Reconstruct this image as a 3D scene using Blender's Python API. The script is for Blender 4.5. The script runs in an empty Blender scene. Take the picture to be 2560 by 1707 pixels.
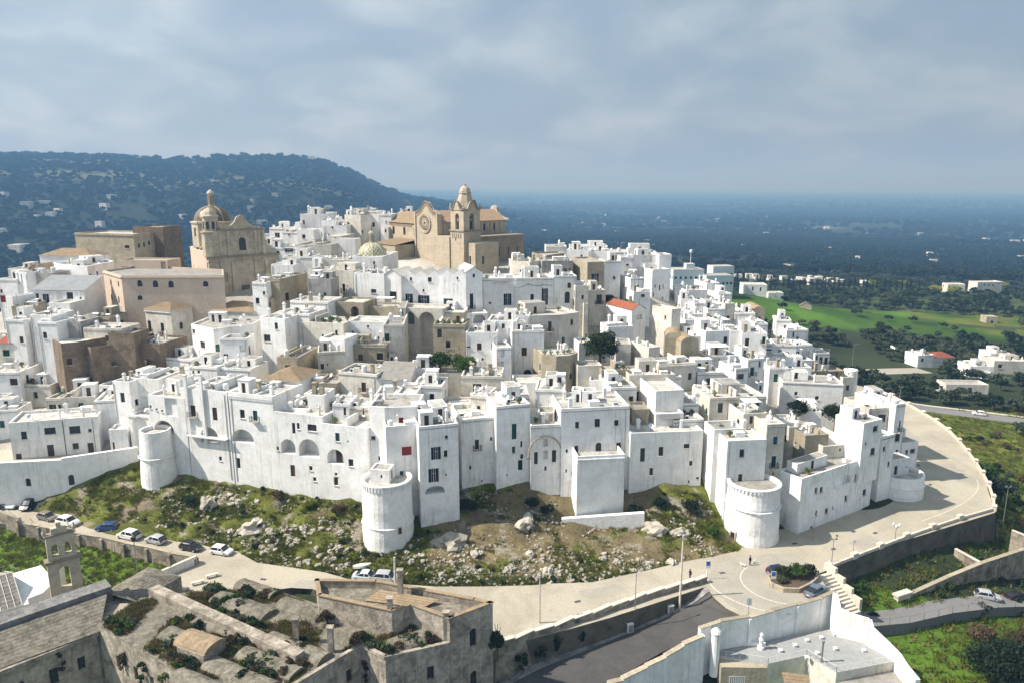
import bpy,math,random
import numpy as np
from mathutils import Vector,Matrix,noise as mnoise
# ---------------------------------------------------------------- camera, sky, sun, exposure
scn=bpy.context.scene
cam_d=bpy.data.cameras.new('camera');cam=bpy.data.objects.new('camera',cam_d);scn.collection.objects.link(cam)
cam.location=(0,0,62);cam.rotation_euler=(math.radians(90-12.1),0,0)
cam_d.sensor_width=36;cam_d.lens=36*1828/2560;cam_d.clip_start=.5;cam_d.clip_end=80000
scn.camera=cam
SUN_EL=math.radians(46);SUN_AZ=math.radians(-96)  # azimuth measured from +Y (view direction) clockwise
sdir=Vector((math.sin(SUN_AZ)*math.cos(SUN_EL),math.cos(SUN_AZ)*math.cos(SUN_EL),math.sin(SUN_EL)))
sun_d=bpy.data.lights.new('sun','SUN');sun_d.energy=5.0;sun_d.angle=math.radians(.55);sun_d.color=(1,.96,.90)
sun=bpy.data.objects.new('sun',sun_d);scn.collection.objects.link(sun)
sun.rotation_euler=sdir.to_track_quat('Z','Y').to_euler()
world=bpy.data.worlds.new('World');scn.world=world;world.use_nodes=True
def make_world():
 nt=world.node_tree;N=nt.nodes;L=nt.links;N.clear()
 out=N.new('ShaderNodeOutputWorld');bg=N.new('ShaderNodeBackground');bg.inputs[1].default_value=.0575
 sky=N.new('ShaderNodeTexSky');sky.sky_type='NISHITA';sky.sun_disc=False
 sky.sun_elevation=SUN_EL;sky.sun_rotation=SUN_AZ;sky.air_density=1.3;sky.dust_density=2.5;sky.altitude=200
 tc=N.new('ShaderNodeTexCoord');sep=N.new('ShaderNodeSeparateXYZ');L.new(tc.outputs['Generated'],sep.inputs[0])
 def math_(op,a,b=None,c=None):
  m=N.new('ShaderNodeMath');m.operation=op
  for i,v in enumerate((a,b,c)):
   if v is None:continue
   if isinstance(v,(int,float)):m.inputs[i].default_value=v
   else:L.new(v,m.inputs[i])
  return m.outputs[0]
 zc=math_('ADD',math_('MAXIMUM',sep.outputs[2],0.0),.32)
 cx=math_('DIVIDE',sep.outputs[0],zc);cy=math_('DIVIDE',sep.outputs[1],zc)
 cmb=N.new('ShaderNodeCombineXYZ');L.new(cx,cmb.inputs[0]);L.new(cy,cmb.inputs[1])
 n1=N.new('ShaderNodeTexNoise');n1.inputs['Scale'].default_value=2.3;n1.inputs['Detail'].default_value=8;n1.inputs['Roughness'].default_value=.52;n1.inputs['Distortion'].default_value=.35
 L.new(cmb.outputs[0],n1.inputs['Vector'])
 n2=N.new('ShaderNodeTexNoise');n2.inputs['Scale'].default_value=4.6;n2.inputs['Detail'].default_value=6;n2.inputs['Roughness'].default_value=.6
 L.new(cmb.outputs[0],n2.inputs['Vector'])
 r1=N.new('ShaderNodeMapRange');r1.interpolation_type='SMOOTHSTEP';L.new(n1.outputs[0],r1.inputs[0]);r1.inputs[1].default_value=.36;r1.inputs[2].default_value=.70
 # brightness of the thin cloud sheet falls off away from the sun
 dot=N.new('ShaderNodeVectorMath');dot.operation='DOT_PRODUCT';L.new(tc.outputs['Generated'],dot.inputs[0]);dot.inputs[1].default_value=sdir
 glow=N.new('ShaderNodeMapRange');L.new(dot.outputs['Value'],glow.inputs[0]);glow.inputs[1].default_value=-.45;glow.inputs[2].default_value=1.0;glow.inputs[3].default_value=5.1;glow.inputs[4].default_value=10.4
 var=math_('MULTIPLY',math_('MULTIPLY_ADD',n2.outputs[0],.26,.92),math_('MULTIPLY_ADD',r1.outputs[0],.16,1.0))
 val=math_('MULTIPLY',glow.outputs[0],var)
 cr=N.new('ShaderNodeMix');cr.data_type='RGBA';L.new(r1.outputs[0],cr.inputs[0])
 cr.inputs[6].default_value=(.62,.80,1.0,1);cr.inputs[7].default_value=(.83,.94,1.0,1)
 sc=N.new('ShaderNodeVectorMath');sc.operation='SCALE';L.new(cr.outputs[2],sc.inputs[0]);L.new(val,sc.inputs['Scale'])
 fac=math_('MULTIPLY_ADD',r1.outputs[0],.20,.68)
 mx=N.new('ShaderNodeMix');mx.data_type='RGBA';L.new(fac,mx.inputs[0]);L.new(sky.outputs[0],mx.inputs[6]);L.new(sc.outputs[0],mx.inputs[7])
 L.new(mx.outputs[2],bg.inputs[0]);L.new(bg.outputs[0],out.inputs[0])
make_world()
scn.view_settings.view_transform='Standard';scn.view_settings.look='None';scn.view_settings.exposure=0.62;scn.view_settings.gamma=1
scn.view_settings.use_curve_mapping=False
scn.cycles.use_denoising=True;scn.cycles.max_bounces=6;scn.cycles.diffuse_bounces=3;scn.cycles.glossy_bounces=2
scn.cycles.transparent_max_bounces=4;scn.cycles.volume_bounces=0;scn.cycles.caustics_reflective=False;scn.cycles.caustics_refractive=False
random.seed(7);RNG=np.random.default_rng(11)
# ---------------------------------------------------------------- helpers
COL=scn.collection
class MB:
 """collects faces of one mesh, with material slots"""
 def __init__(s):s.v=[];s.f=[];s.m=[]
 def poly(s,pts,m=0):
  i=len(s.v);s.v+=[tuple(p)for p in pts];s.f.append(tuple(range(i,i+len(pts))));s.m.append(m)
 def box(s,x0,y0,z0,x1,y1,z1,m=0,bottom=False):
  i=len(s.v);s.v+=[(x0,y0,z0),(x1,y0,z0),(x1,y1,z0),(x0,y1,z0),(x0,y0,z1),(x1,y0,z1),(x1,y1,z1),(x0,y1,z1)]
  F=[(0,1,5,4),(1,2,6,5),(2,3,7,6),(3,0,4,7),(4,5,6,7),(3,2,1,0)]
  for q in F:s.f.append(tuple(i+a for a in q));s.m.append(m)
 def obox(s,c,ux,hw,hd,z0,z1,m=0):
  """box centred at c (2d), axis ux (unit 2d), half width along ux, half depth across"""
  uy=(-ux[1],ux[0]);P=[]
  for a,b in((-1,-1),(1,-1),(1,1),(-1,1)):P.append((c[0]+ux[0]*hw*a+uy[0]*hd*b,c[1]+ux[1]*hw*a+uy[1]*hd*b))
  s.prism(P,z0,z1,m)
 def prism(s,P,z0,z1,m=0,mt=None,cap=True):
  n=len(P);i=len(s.v);zz0=z0 if isinstance(z0,(list,tuple))else[z0]*n;zz1=z1 if isinstance(z1,(list,tuple))else[z1]*n
  s.v+=[(p[0],p[1],a)for p,a in zip(P,zz0)]+[(p[0],p[1],a)for p,a in zip(P,zz1)]
  for k in range(n):s.f.append((i+k,i+(k+1)%n,i+n+(k+1)%n,i+n+k));s.m.append(m)
  if cap:s.f.append(tuple(range(i+n,i+2*n)));s.m.append(m if mt is None else mt)
 def lathe(s,prof,cx=0,cy=0,n=16,m=0,a0=0,a1=None,cap=True):
  full=a1 is None;a1=a0+2*math.pi if full else a1;k=n if full else n+1
  i=len(s.v)
  for r,z in prof:
   for j in range(k):
    a=a0+(a1-a0)*j/n;s.v.append((cx+r*math.cos(a),cy+r*math.sin(a),z))
  for p in range(len(prof)-1):
   for j in range(n):
    j2=(j+1)%k if full else j+1
    s.f.append((i+p*k+j,i+p*k+j2,i+(p+1)*k+j2,i+(p+1)*k+j));s.m.append(m)
  if cap and full:s.f.append(tuple(i+(len(prof)-1)*k+j for j in range(k)));s.m.append(m)
 def tube(s,p,q,r,n=6,m=0,r2=None):
  p=Vector(p);q=Vector(q);d=(q-p)
  if d.length<1e-6:return
  d.normalize();a=d.orthogonal().normalized();b=d.cross(a);i=len(s.v);r2=r if r2 is None else r2
  for base,rr in((p,r),(q,r2)):
   for j in range(n):
    t=2*math.pi*j/n;s.v.append(tuple(base+(a*math.cos(t)+b*math.sin(t))*rr))
  for j in range(n):s.f.append((i+j,i+(j+1)%n,i+n+(j+1)%n,i+n+j));s.m.append(m)
  s.f.append(tuple(i+n+j for j in range(n)));s.m.append(m)
  s.f.append(tuple(i+n-1-j for j in range(n)));s.m.append(m)
 def mesh(s,name,mats,smooth=False):
  me=bpy.data.meshes.new(name);me.from_pydata(s.v,[],s.f);me.update()
  for m in mats if isinstance(mats,(list,tuple))else[mats]:me.materials.append(m)
  if len(me.materials)>1:me.polygons.foreach_set('material_index',s.m)
  if smooth:me.polygons.foreach_set('use_smooth',[True]*len(me.polygons))
  return me
 def build(s,name,mats,parent=None,smooth=False,loc=None):
  return link(name,s.mesh(name,mats,smooth),parent,loc)
def link(name,me,parent=None,loc=None,rz=0,scale=None):
 o=bpy.data.objects.new(name,me);COL.objects.link(o)
 if parent is not None:o.parent=parent
 if loc is not None:o.location=loc
 if rz:o.rotation_euler=(0,0,rz)
 if scale is not None:o.scale=scale if isinstance(scale,(tuple,list))else(scale,)*3
 return o
def tag(o,label=None,cat=None,group=None,kind=None):
 if label:o['label']=label
 if cat:o['category']=cat
 if group:o['group']=group
 if kind:o['kind']=kind
 return o
def thing(name,label,cat,loc=(0,0,0),rz=0,group=None):
 o=link(name,None,None,loc,rz);o.empty_display_size=.3
 return tag(o,label,cat,group)
def copy_tree(o,parent=None):
 c=o.copy();COL.objects.link(c);c.parent=parent
 for ch in o.children:copy_tree(ch,c)
 return c
 # ---------------------------------------------------------------- materials
MATS={}
def nmat(name,col,rough=.9,stain=None,samt=.5,scale=.35,streak=0.,speck=0.,bump=.0,bscale=3.,rnd=.06,spec=.25,brick=None,metal=0.,col2=None,mott=.16):
 """procedural surface: base colour, mottling, rain streaks, specks and fine relief in world space"""
 m=bpy.data.materials.new(name);m.use_nodes=True;nt=m.node_tree;N=nt.nodes;L=nt.links
 b=N['Principled BSDF'];b.inputs['Roughness'].default_value=rough;b.inputs['Specular IOR Level'].default_value=spec;b.inputs['Metallic'].default_value=metal
 geo=N.new('ShaderNodeNewGeometry');oi=N.new('ShaderNodeObjectInfo')
 def mixc(fac,a,c,mode='MIX'):
  x=N.new('ShaderNodeMix');x.data_type='RGBA';x.blend_type=mode
  for i,v in((0,fac),(6,a),(7,c)):
   if isinstance(v,(int,float)):x.inputs[i].default_value=v
   elif isinstance(v,tuple):x.inputs[i].default_value=(*v[:3],1)
   else:L.new(v,x.inputs[i])
  return x.outputs[2]
 def nz(sc,detail=4,vec=None,dist=0.):
  t=N.new('ShaderNodeTexNoise');t.inputs['Scale'].default_value=sc;t.inputs['Detail'].default_value=detail;t.inputs['Roughness'].default_value=.6;t.inputs['Distortion'].default_value=dist
  L.new(vec if vec is not None else geo.outputs['Position'],t.inputs['Vector']);return t.outputs[0]
 def rng(v,a,c,lo=0.,hi=1.):
  r=N.new('ShaderNodeMapRange');L.new(v,r.inputs[0]);r.inputs[1].default_value=a;r.inputs[2].default_value=c;r.inputs[3].default_value=lo;r.inputs[4].default_value=hi;return r.outputs[0]
 c=tuple(col)
 if rnd:
  lo=tuple(max(0,v*(1-rnd*1.6))for v in col);hi=tuple(min(1,v*(1+rnd))for v in col)
  if col2:lo=tuple(col);hi=tuple(col2)
  c=mixc(oi.outputs['Random'],lo,hi)
 if stain:
  f=rng(nz(scale,6,dist=.6),.42,.72,0,samt);c=mixc(f,c,stain)
 if streak:
  mp=N.new('ShaderNodeMapping');mp.inputs['Scale'].default_value=(2.2,2.2,.16);L.new(geo.outputs['Position'],mp.inputs['Vector'])
  a=rng(nz(1.0,5,mp.outputs[0]),.50,.78,0,1);g=rng(nz(.16,2),.40,.62,0,streak)
  mm=N.new('ShaderNodeMath');mm.operation='MULTIPLY';L.new(a,mm.inputs[0]);L.new(g,mm.inputs[1])
  c=mixc(mm.outputs[0],c,stain or(.2,.19,.17))
 if speck:
  f=rng(nz(bscale*1.3,3),.60,.74,0,speck);c=mixc(f,c,tuple(v*.45 for v in(stain or col)))
 if brick:
  bt=N.new('ShaderNodeTexBrick');mp=N.new('ShaderNodeMapping');sx=N.new('ShaderNodeSeparateXYZ');L.new(geo.outputs['Position'],sx.inputs[0])
  ad=N.new('ShaderNodeMath');ad.operation='ADD';L.new(sx.outputs[0],ad.inputs[0]);L.new(sx.outputs[1],ad.inputs[1])
  cb=N.new('ShaderNodeCombineXYZ');L.new(ad.outputs[0],cb.inputs[0]);L.new(sx.outputs[2],cb.inputs[1]);L.new(cb.outputs[0],bt.inputs['Vector'])
  bt.inputs['Scale'].default_value=1.0;bt.inputs['Brick Width'].default_value=brick[0];bt.inputs['Row Height'].default_value=brick[1];bt.inputs['Mortar Size'].default_value=.015
  bt.inputs['Color1'].default_value=(1,1,1,1);bt.inputs['Color2'].default_value=(1-brick[2],)*3+(1,);bt.inputs['Mortar'].default_value=(1-brick[2]*1.6,)*3+(1,)
  c=mixc(1.0,c,bt.outputs['Color'],'MULTIPLY')
 if stain and mott:
  v=rng(nz(bscale*.62,5,dist=.4),.28,.72,1-mott,1+mott*.55);x=N.new('ShaderNodeVectorMath');x.operation='SCALE'
  if isinstance(c,tuple):x.inputs[0].default_value=c[:3]
  else:L.new(c,x.inputs[0])
  L.new(v,x.inputs['Scale']);c=x.outputs[0]
 if isinstance(c,tuple):b.inputs['Base Color'].default_value=(*c[:3],1)
 else:L.new(c,b.inputs['Base Color'])
 if bump:
  bp=N.new('ShaderNodeBump');bp.inputs['Strength'].default_value=bump;bp.inputs['Distance'].default_value=.12;L.new(nz(bscale,6),bp.inputs['Height']);L.new(bp.outputs[0],b.inputs['Normal'])
 MATS[name]=m;return m
nmat('plaster_white',(.81,.80,.775),col2=(.88,.88,.875),stain=(.42,.385,.32),samt=.38,scale=.3,streak=1.,speck=.22,bump=.3,bscale=2.2,rnd=.035,mott=.10)
nmat('plaster_wall',(.86,.857,.84),stain=(.48,.43,.36),samt=.30,scale=.34,streak=.7,speck=.32,bump=.6,bscale=1.9,rnd=.015,mott=.10)
nmat('plaster_cream',(.69,.655,.58),stain=(.34,.30,.23),samt=.55,scale=.3,streak=.85,speck=.3,bump=.4,bscale=2.4,rnd=.08)
nmat('stone_beige',(.45,.395,.29),stain=(.22,.185,.13),samt=.6,scale=.35,streak=.8,speck=.35,bump=.6,bscale=3.2,rnd=.08,brick=(.62,.3,.14))
nmat('stone_brown',(.255,.195,.135),stain=(.10,.075,.055),samt=.7,scale=.4,streak=.9,speck=.4,bump=.7,bscale=3.0,rnd=.12,brick=(.7,.32,.25))
nmat('plaster_pink',(.57,.47,.375),stain=(.46,.34,.245),samt=.5,scale=.2,streak=.4,speck=.1,bump=.25,rnd=.03)
nmat('plaster_tan',(.50,.37,.23),stain=(.3,.2,.12),samt=.5,scale=.3,streak=.5,bump=.3,rnd=.05)
nmat('plaster_grey',(.40,.385,.355),stain=(.17,.16,.145),samt=.7,scale=.3,streak=.9,speck=.3,bump=.4,rnd=.1)
nmat('church_stone',(.50,.425,.32),stain=(.30,.235,.155),samt=.55,scale=.3,streak=.7,speck=.22,bump=.5,bscale=3.2,rnd=.02,brick=(.8,.4,.10))
nmat('church_pale',(.54,.475,.36),stain=(.23,.185,.125),samt=.75,scale=.35,streak=.95,speck=.2,bump=.5,bscale=3.2,rnd=.02,brick=(.8,.4,.08))
nmat('church_dark',(.30,.245,.18),stain=(.15,.12,.09),samt=.6,scale=.4,streak=.8,speck=.3,bump=.5,rnd=.04)
nmat('roof_lime',(.30,.285,.255),stain=(.15,.135,.11),samt=.75,scale=.6,speck=.5,bump=.4,bscale=3.,rnd=.2,col2=(.66,.63,.565))
nmat('roof_white',(.68,.65,.58),stain=(.42,.38,.31),samt=.55,scale=.5,speck=.2,bump=.3,rnd=.06)
nmat('roof_grey',(.27,.262,.25),stain=(.09,.085,.075),samt=.85,scale=.5,speck=.6,bump=.5,rnd=.1,mott=.35)
nmat('monastery_wall',(.44,.385,.31),stain=(.13,.105,.08),samt=.9,scale=.6,streak=1.,speck=.7,bump=.8,bscale=3.,rnd=.04,mott=.35)
nmat('monastery_roof',(.25,.225,.175),stain=(.07,.065,.045),samt=.9,scale=.7,speck=.8,bump=.9,bscale=3.2,rnd=.08,mott=.4)
nmat('paving',(.46,.415,.325),stain=(.30,.265,.205),samt=.75,scale=.13,speck=.3,bump=.2,bscale=4.,rnd=0,brick=(1.1,.5,.06))
nmat('paving_square',(.355,.325,.27),stain=(.25,.225,.19),samt=.5,scale=.25,speck=.12,bump=.2,bscale=4.,rnd=0)
nmat('asphalt',(.085,.08,.075),stain=(.05,.05,.05),samt=.7,scale=.3,speck=.3,bump=.2,bscale=5.,rnd=0)
nmat('asphalt_far',(.20,.195,.19),stain=(.14,.14,.135),samt=.5,scale=.15,rnd=0)
nmat('retain_wall',(.42,.36,.28),stain=(.055,.05,.035),samt=.95,scale=.45,streak=1.,speck=.5,bump=.8,bscale=2.6,rnd=.05,brick=(.9,.42,.2))
nmat('dark_rock_wall',(.15,.13,.10),stain=(.05,.05,.03),samt=.8,scale=.5,streak=.8,speck=.5,bump=.9,bscale=2.2,rnd=.05)
nmat('coping',(.62,.565,.475),stain=(.40,.35,.28),samt=.5,scale=.6,speck=.2,bump=.3,rnd=.06)
nmat('limestone',(.47,.435,.365),stain=(.24,.21,.165),samt=.8,scale=1.1,speck=.45,bump=1.,bscale=4.5,rnd=.14)
def tile(name,a,b_):
 nmat(name,a,stain=b_,samt=.8,scale=.9,speck=.5,bump=.8,bscale=5.,rnd=.1)
tile('tile_brown',(.34,.25,.155),(.19,.15,.10));tile('tile_orange',(.46,.315,.20),(.33,.23,.15));tile('tile_red',(.31,.105,.06),(.25,.075,.045));tile('tile_grey',(.38,.36,.32),(.2,.19,.17))
nmat('metal_roof',(.42,.43,.42),rough=.5,stain=(.28,.27,.25),samt=.6,scale=.6,rnd=.02,metal=.3)
nmat('glass_dark',(.022,.026,.033),rough=.25,rnd=.0,spec=.5)
nmat('wood_brown',(.10,.055,.035),rough=.7,stain=(.05,.03,.02),samt=.6,scale=2.,rnd=.25)
nmat('shutter_green',(.012,.085,.045),rough=.6,rnd=.3);nmat('shutter_teal',(.025,.075,.085),rough=.6,rnd=.35)
nmat('shutter_blue',(.014,.024,.04),rough=.6,rnd=.3);nmat('shutter_red',(.22,.025,.025),rough=.6,rnd=.15)
nmat('iron',(.03,.03,.032),rough=.6,rnd=0,metal=.4);nmat('white_metal',(.72,.72,.71),rough=.5,rnd=.03);nmat('grey_metal',(.30,.30,.29),rough=.5,rnd=.1,metal=.5)
nmat('canvas',(.74,.71,.64),rough=.95,rnd=.06);nmat('dark_cloth',(.02,.021,.026),rough=.9,rnd=0);nmat('skin',(.42,.26,.18),rough=.7,rnd=0)
nmat('terracotta',(.36,.16,.09),rough=.9,rnd=.1);nmat('blue_plastic',(.03,.12,.30),rough=.5,rnd=.05);nmat('teal_plastic',(.03,.32,.30),rough=.5,rnd=.05)
nmat('trunk',(.13,.095,.065),rough=.95,stain=(.06,.045,.03),samt=.6,scale=3.,bump=.6,rnd=.1)
nmat('roof_terrace',(.31,.315,.305),stain=(.22,.225,.215),samt=.5,scale=.4,rnd=0,rough=.8)
nmat('hospital_wall',(.62,.68,.71),stain=(.52,.58,.62),samt=.4,scale=.1,rnd=.03)
nmat('far_house',(.70,.68,.63),stain=(.55,.5,.42),samt=.4,scale=.1,rnd=.1)
nmat('white_fur',(.7,.66,.58),rough=1,rnd=0)
def leafmat(name,a,b_,trans=.25):
 m=bpy.data.materials.new(name);m.use_nodes=True;nt=m.node_tree;N=nt.nodes;L=nt.links;p=N['Principled BSDF']
 p.inputs['Roughness'].default_value=.75;p.inputs['Specular IOR Level'].default_value=.15
 geo=N.new('ShaderNodeNewGeometry');oi=N.new('ShaderNodeObjectInfo');t=N.new('ShaderNodeTexNoise');t.inputs['Scale'].default_value=.9;t.inputs['Detail'].default_value=5;L.new(geo.outputs['Position'],t.inputs['Vector'])
 ad=N.new('ShaderNodeMath');ad.operation='ADD';L.new(t.outputs[0],ad.inputs[0])
 rm=N.new('ShaderNodeMapRange');L.new(oi.outputs['Random'],rm.inputs[0]);rm.inputs[3].default_value=-.25;rm.inputs[4].default_value=.25;L.new(rm.outputs[0],ad.inputs[1])
 r=N.new('ShaderNodeMapRange');L.new(ad.outputs[0],r.inputs[0]);r.inputs[1].default_value=.25;r.inputs[2].default_value=.75
 x=N.new('ShaderNodeMix');x.data_type='RGBA';L.new(r.outputs[0],x.inputs[0]);x.inputs[6].default_value=(*a,1);x.inputs[7].default_value=(*b_,1)
 L.new(x.outputs[2],p.inputs['Base Color'])
 tr=N.new('ShaderNodeBsdfTranslucent');L.new(x.outputs[2],tr.inputs[0]);ms=N.new('ShaderNodeMixShader');ms.inputs[0].default_value=trans
 L.new(p.outputs[0],ms.inputs[1]);L.new(tr.outputs[0],ms.inputs[2]);L.new(ms.outputs[0],N['Material Output'].inputs[0])
 MATS[name]=m;return m
leafmat('leaf_olive',(.035,.05,.026),(.095,.115,.06));leafmat('leaf_dark',(.016,.030,.013),(.042,.062,.024));leafmat('leaf_wood_shaded',(.014,.024,.013),(.032,.046,.022));leafmat('leaf_green',(.035,.075,.014),(.10,.16,.03))  # woodland leaf tone darkened to hold the cloud shadow over the plain
leafmat('leaf_yellow',(.12,.16,.015),(.34,.34,.02));leafmat('leaf_brown',(.06,.045,.024),(.13,.095,.05));leafmat('leaf_cypress',(.010,.018,.010),(.028,.04,.018),.1);leafmat('grass',(.075,.10,.013),(.19,.205,.035))
leafmat('dry_grass',(.15,.115,.05),(.25,.19,.09))
M=MATS
# ---------------------------------------------------------------- terrain
CTRL=[
  # town
(-105,137,6),(-88,139.5,7),(-105,131,-.7),(-95,131.5,-.7),(-89,130.5,-.6),(-100,133,-.5),(-84,130.5,.2),(-70,141,7),(-45,135,8),(-20,127,8),(0,131,9),(30,133,9),(46,129,3),(60,134,1.2),(76,144,.3),(82,152,.3),(55,124,-.7),(66,131,-.7),(49,123,-.7),(88,170,0),(95,195,0),
(-110,150,9),(-85,165,16),(-50,160,16),(-50,175,21),(-85,190,27),(-120,185,21),(-60,205,31),(-150,170,12),(-150,210,24),(-110,215,31),(-100,235,35),(-140,240,32),
(0,145,12),(0,165,18),(-15,190,27),(-25,175,22),(-22,228,38),(-45,235,39),(-55,255,41),(0,235,37),(0,215,35),(20,200,29),(40,150,12),(40,175,18.5),(40,200,25),(45,235,33),(62,225,21),
(65,145,6),(70,180,9),(68,200,15),(85,195,3),(92,215,3),(75,215,12),(50,215,24),(-10,160,16.5),(20,160,16),(20,180,22),
(0,262,36),(-60,275,37),(55,250,24),(95,245,-5),(0,300,22),(-100,290,26),(-160,290,12),(60,300,0),(110,300,-9),(-60,330,10),(-200,250,10),(-220,180,2),(-190,300,0),
  # slope foot / road level
(-110,126,-.6),(-95,125,-.6),(-80,124,-.6),(-62,119,-.6),(-45,114,-.6),(-30,109,-.6),(-18,106,-.6),(0,105,-.6),(15,106,-.6),(30,110,-.6),(40,114,-.6),(55,118,-.6),(70,126,-.6),(85,136,-.6),(93,150,-.6),(98,170,-.6),(103,190,-.6),(106,210,-.6),
(-74,131,3.2),(-55,127,3),(-40,122,2.2),(-26,115,1.2),(-27,120,4.2),(-12,117,2.2),(-8,122,4.0),(5,119,2.2),(10,124,2.6),(16,121.2,1.0),(22,121.2,1.0),(20,119.5,.9),(30,118,1.2),(32,123,3.6),(38,118,.3),(0,112,.4),(15,111,.2),(-50,120,1.0),(-64,124,1.2),
  # garden field lower left and foreground
(-110,108,-3.5),(-90,108,-3.5),(-72,106,-3.5),(-60,106,-3),(-45,100,-2),(-30,97,-2),(-100,90,-8),(-60,85,-8),(-20,85,-9),(0,86,-9),(20,86,-9),(45,88,-9),(65,90,-9),(-20,60,-10),(40,60,-10),(-80,60,-10),(90,70,-12),
(60,100,-9),(75,105,-10),(90,115,-11),(105,125,-12),(115,135,-12),(80,90,-11),(108,150,-10),(113,170,-9),(118,190,-9),(122,215,-9),(130,180,-10),(140,140,-14),(150,200,-12),(140,240,-12),(160,280,-12),(180,160,-15),(130,100,-14),(170,230,-12),
]
_CP=np.array(CTRL,float)
def _phi(d):return d*np.sqrt(d+4.0)
def _solve():
 p=_CP[:,:2];n=len(p)
 d=np.hypot(p[:,None,0]-p[None,:,0],p[:,None,1]-p[None,:,1])
 A=np.zeros((n+3,n+3));A[:n,:n]=_phi(d)-np.eye(n)*2.0
 A[:n,n]=1;A[:n,n+1:]=p;A[n,:n]=1;A[n+1:,:n]=p.T
 b=np.zeros(n+3);b[:n]=_CP[:,2]
 return np.linalg.solve(A,b)
_CW=_solve()
def sstep(a,b,x):
 t=np.clip((x-a)/(b-a),0,1);return t*t*(3-2*t)
def near_h(x,y):
 x=np.asarray(x,float);y=np.asarray(y,float);o=np.full(x.shape,0.0);n=len(_CP)
 fl=x.ravel();fy=y.ravel();r=np.empty(fl.shape)
 for i in range(0,len(fl),20000):
  a=fl[i:i+20000];c=fy[i:i+20000]
  d=np.hypot(a[:,None]-_CP[None,:,0],c[:,None]-_CP[None,:,1])
  r[i:i+20000]=_phi(d)@_CW[:n]+_CW[n]+_CW[n+1]*a+_CW[n+2]*c
 return r.reshape(x.shape)
def vnoise(x,y,s,seed=0):
 x=np.asarray(x)/s+seed*17.3;y=np.asarray(y)/s+seed*7.7
 xi=np.floor(x);yi=np.floor(y);fx=x-xi;fy=y-yi;fx=fx*fx*(3-2*fx);fy=fy*fy*(3-2*fy)
 def h(a,b):
  v=np.sin(a*127.1+b*311.7+seed*74.7)*43758.5453;return v-np.floor(v)
 return(h(xi,yi)*(1-fx)+h(xi+1,yi)*fx)*(1-fy)+(h(xi,yi+1)*(1-fx)+h(xi+1,yi+1)*fx)*fy
AZ=np.radians([-60,-38,-35,-31,-27,-23,-20.5,-18.5,-16,-14,-12,-10,-8,-5,0,4,8,60])
CR=np.array([150,143,145,141,134,124,142,145,144,130,96,46,6,-25,-55,-85,-105,-105.])
def far_h(x,y):
 r=np.hypot(x,y);az=np.arctan2(x,y)
 base=np.interp(r,[200,300,450,700,1300,2500,5000,40000],[-9,-12,-16,-26,-60,-98,-122,-122])
 lft=np.interp(r,[200,320,500,900,1500,40000],[20,0,-25,-45,-50,-60])
 k=sstep(-.02,-.30,az)if False else np.clip((-.02-az)/.28,0,1)
 base=base*(1-k)+lft*k
 crest=np.interp(az,AZ,CR)
 up=sstep(850,2700,r)*(1-.75*sstep(2900,5200,r))
 hill=base+(crest-base)*up
 hw=np.clip((.12-az)/.2,0,1)
 z=np.where(crest>base,base*(1-hw)+hill*hw,base)
 amp=np.interp(r,[300,900,2500,9000],[1,6,16,10])*(.35+.65*hw)
 z=z+14*np.exp(-((x-125)**2+(y-432)**2)/62.**2)  # hospital knoll
 z=z+(vnoise(x,y,420,1)-.5)*amp*2+(vnoise(x,y,150,2)-.5)*amp*.7
 return z
def H(x,y):
 x=np.asarray(x,float);y=np.asarray(y,float)
 r=np.hypot(x,y);w=sstep(250,420,r)
 n=near_h(np.clip(x,-230,190),np.clip(y,55,335));f=far_h(x,y)
 return n*(1-w)+f*w
def ground_z(x,y):return float(H(np.array([float(x)]),np.array([float(y)]))[0])
def ell(x,y,cx,cy,rx,ry,a=0.):
 c,s=math.cos(a),math.sin(a);dx,dy=x-cx,y-cy;u=(dx*c+dy*s)/rx;v=(-dx*s+dy*c)/ry
 return u*u+v*v
FIELDS=[(150,425,60,22,.1),(225,392,95,20,-.22),(240,440,110,26,-.1),(330,430,90,22,-.15),(150,385,40,16,0.)]
def in_field(x,y):
 o=np.zeros(np.shape(x),bool)
 for f in FIELDS:o|=ell(x,y,*f)<1
 return o
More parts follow.
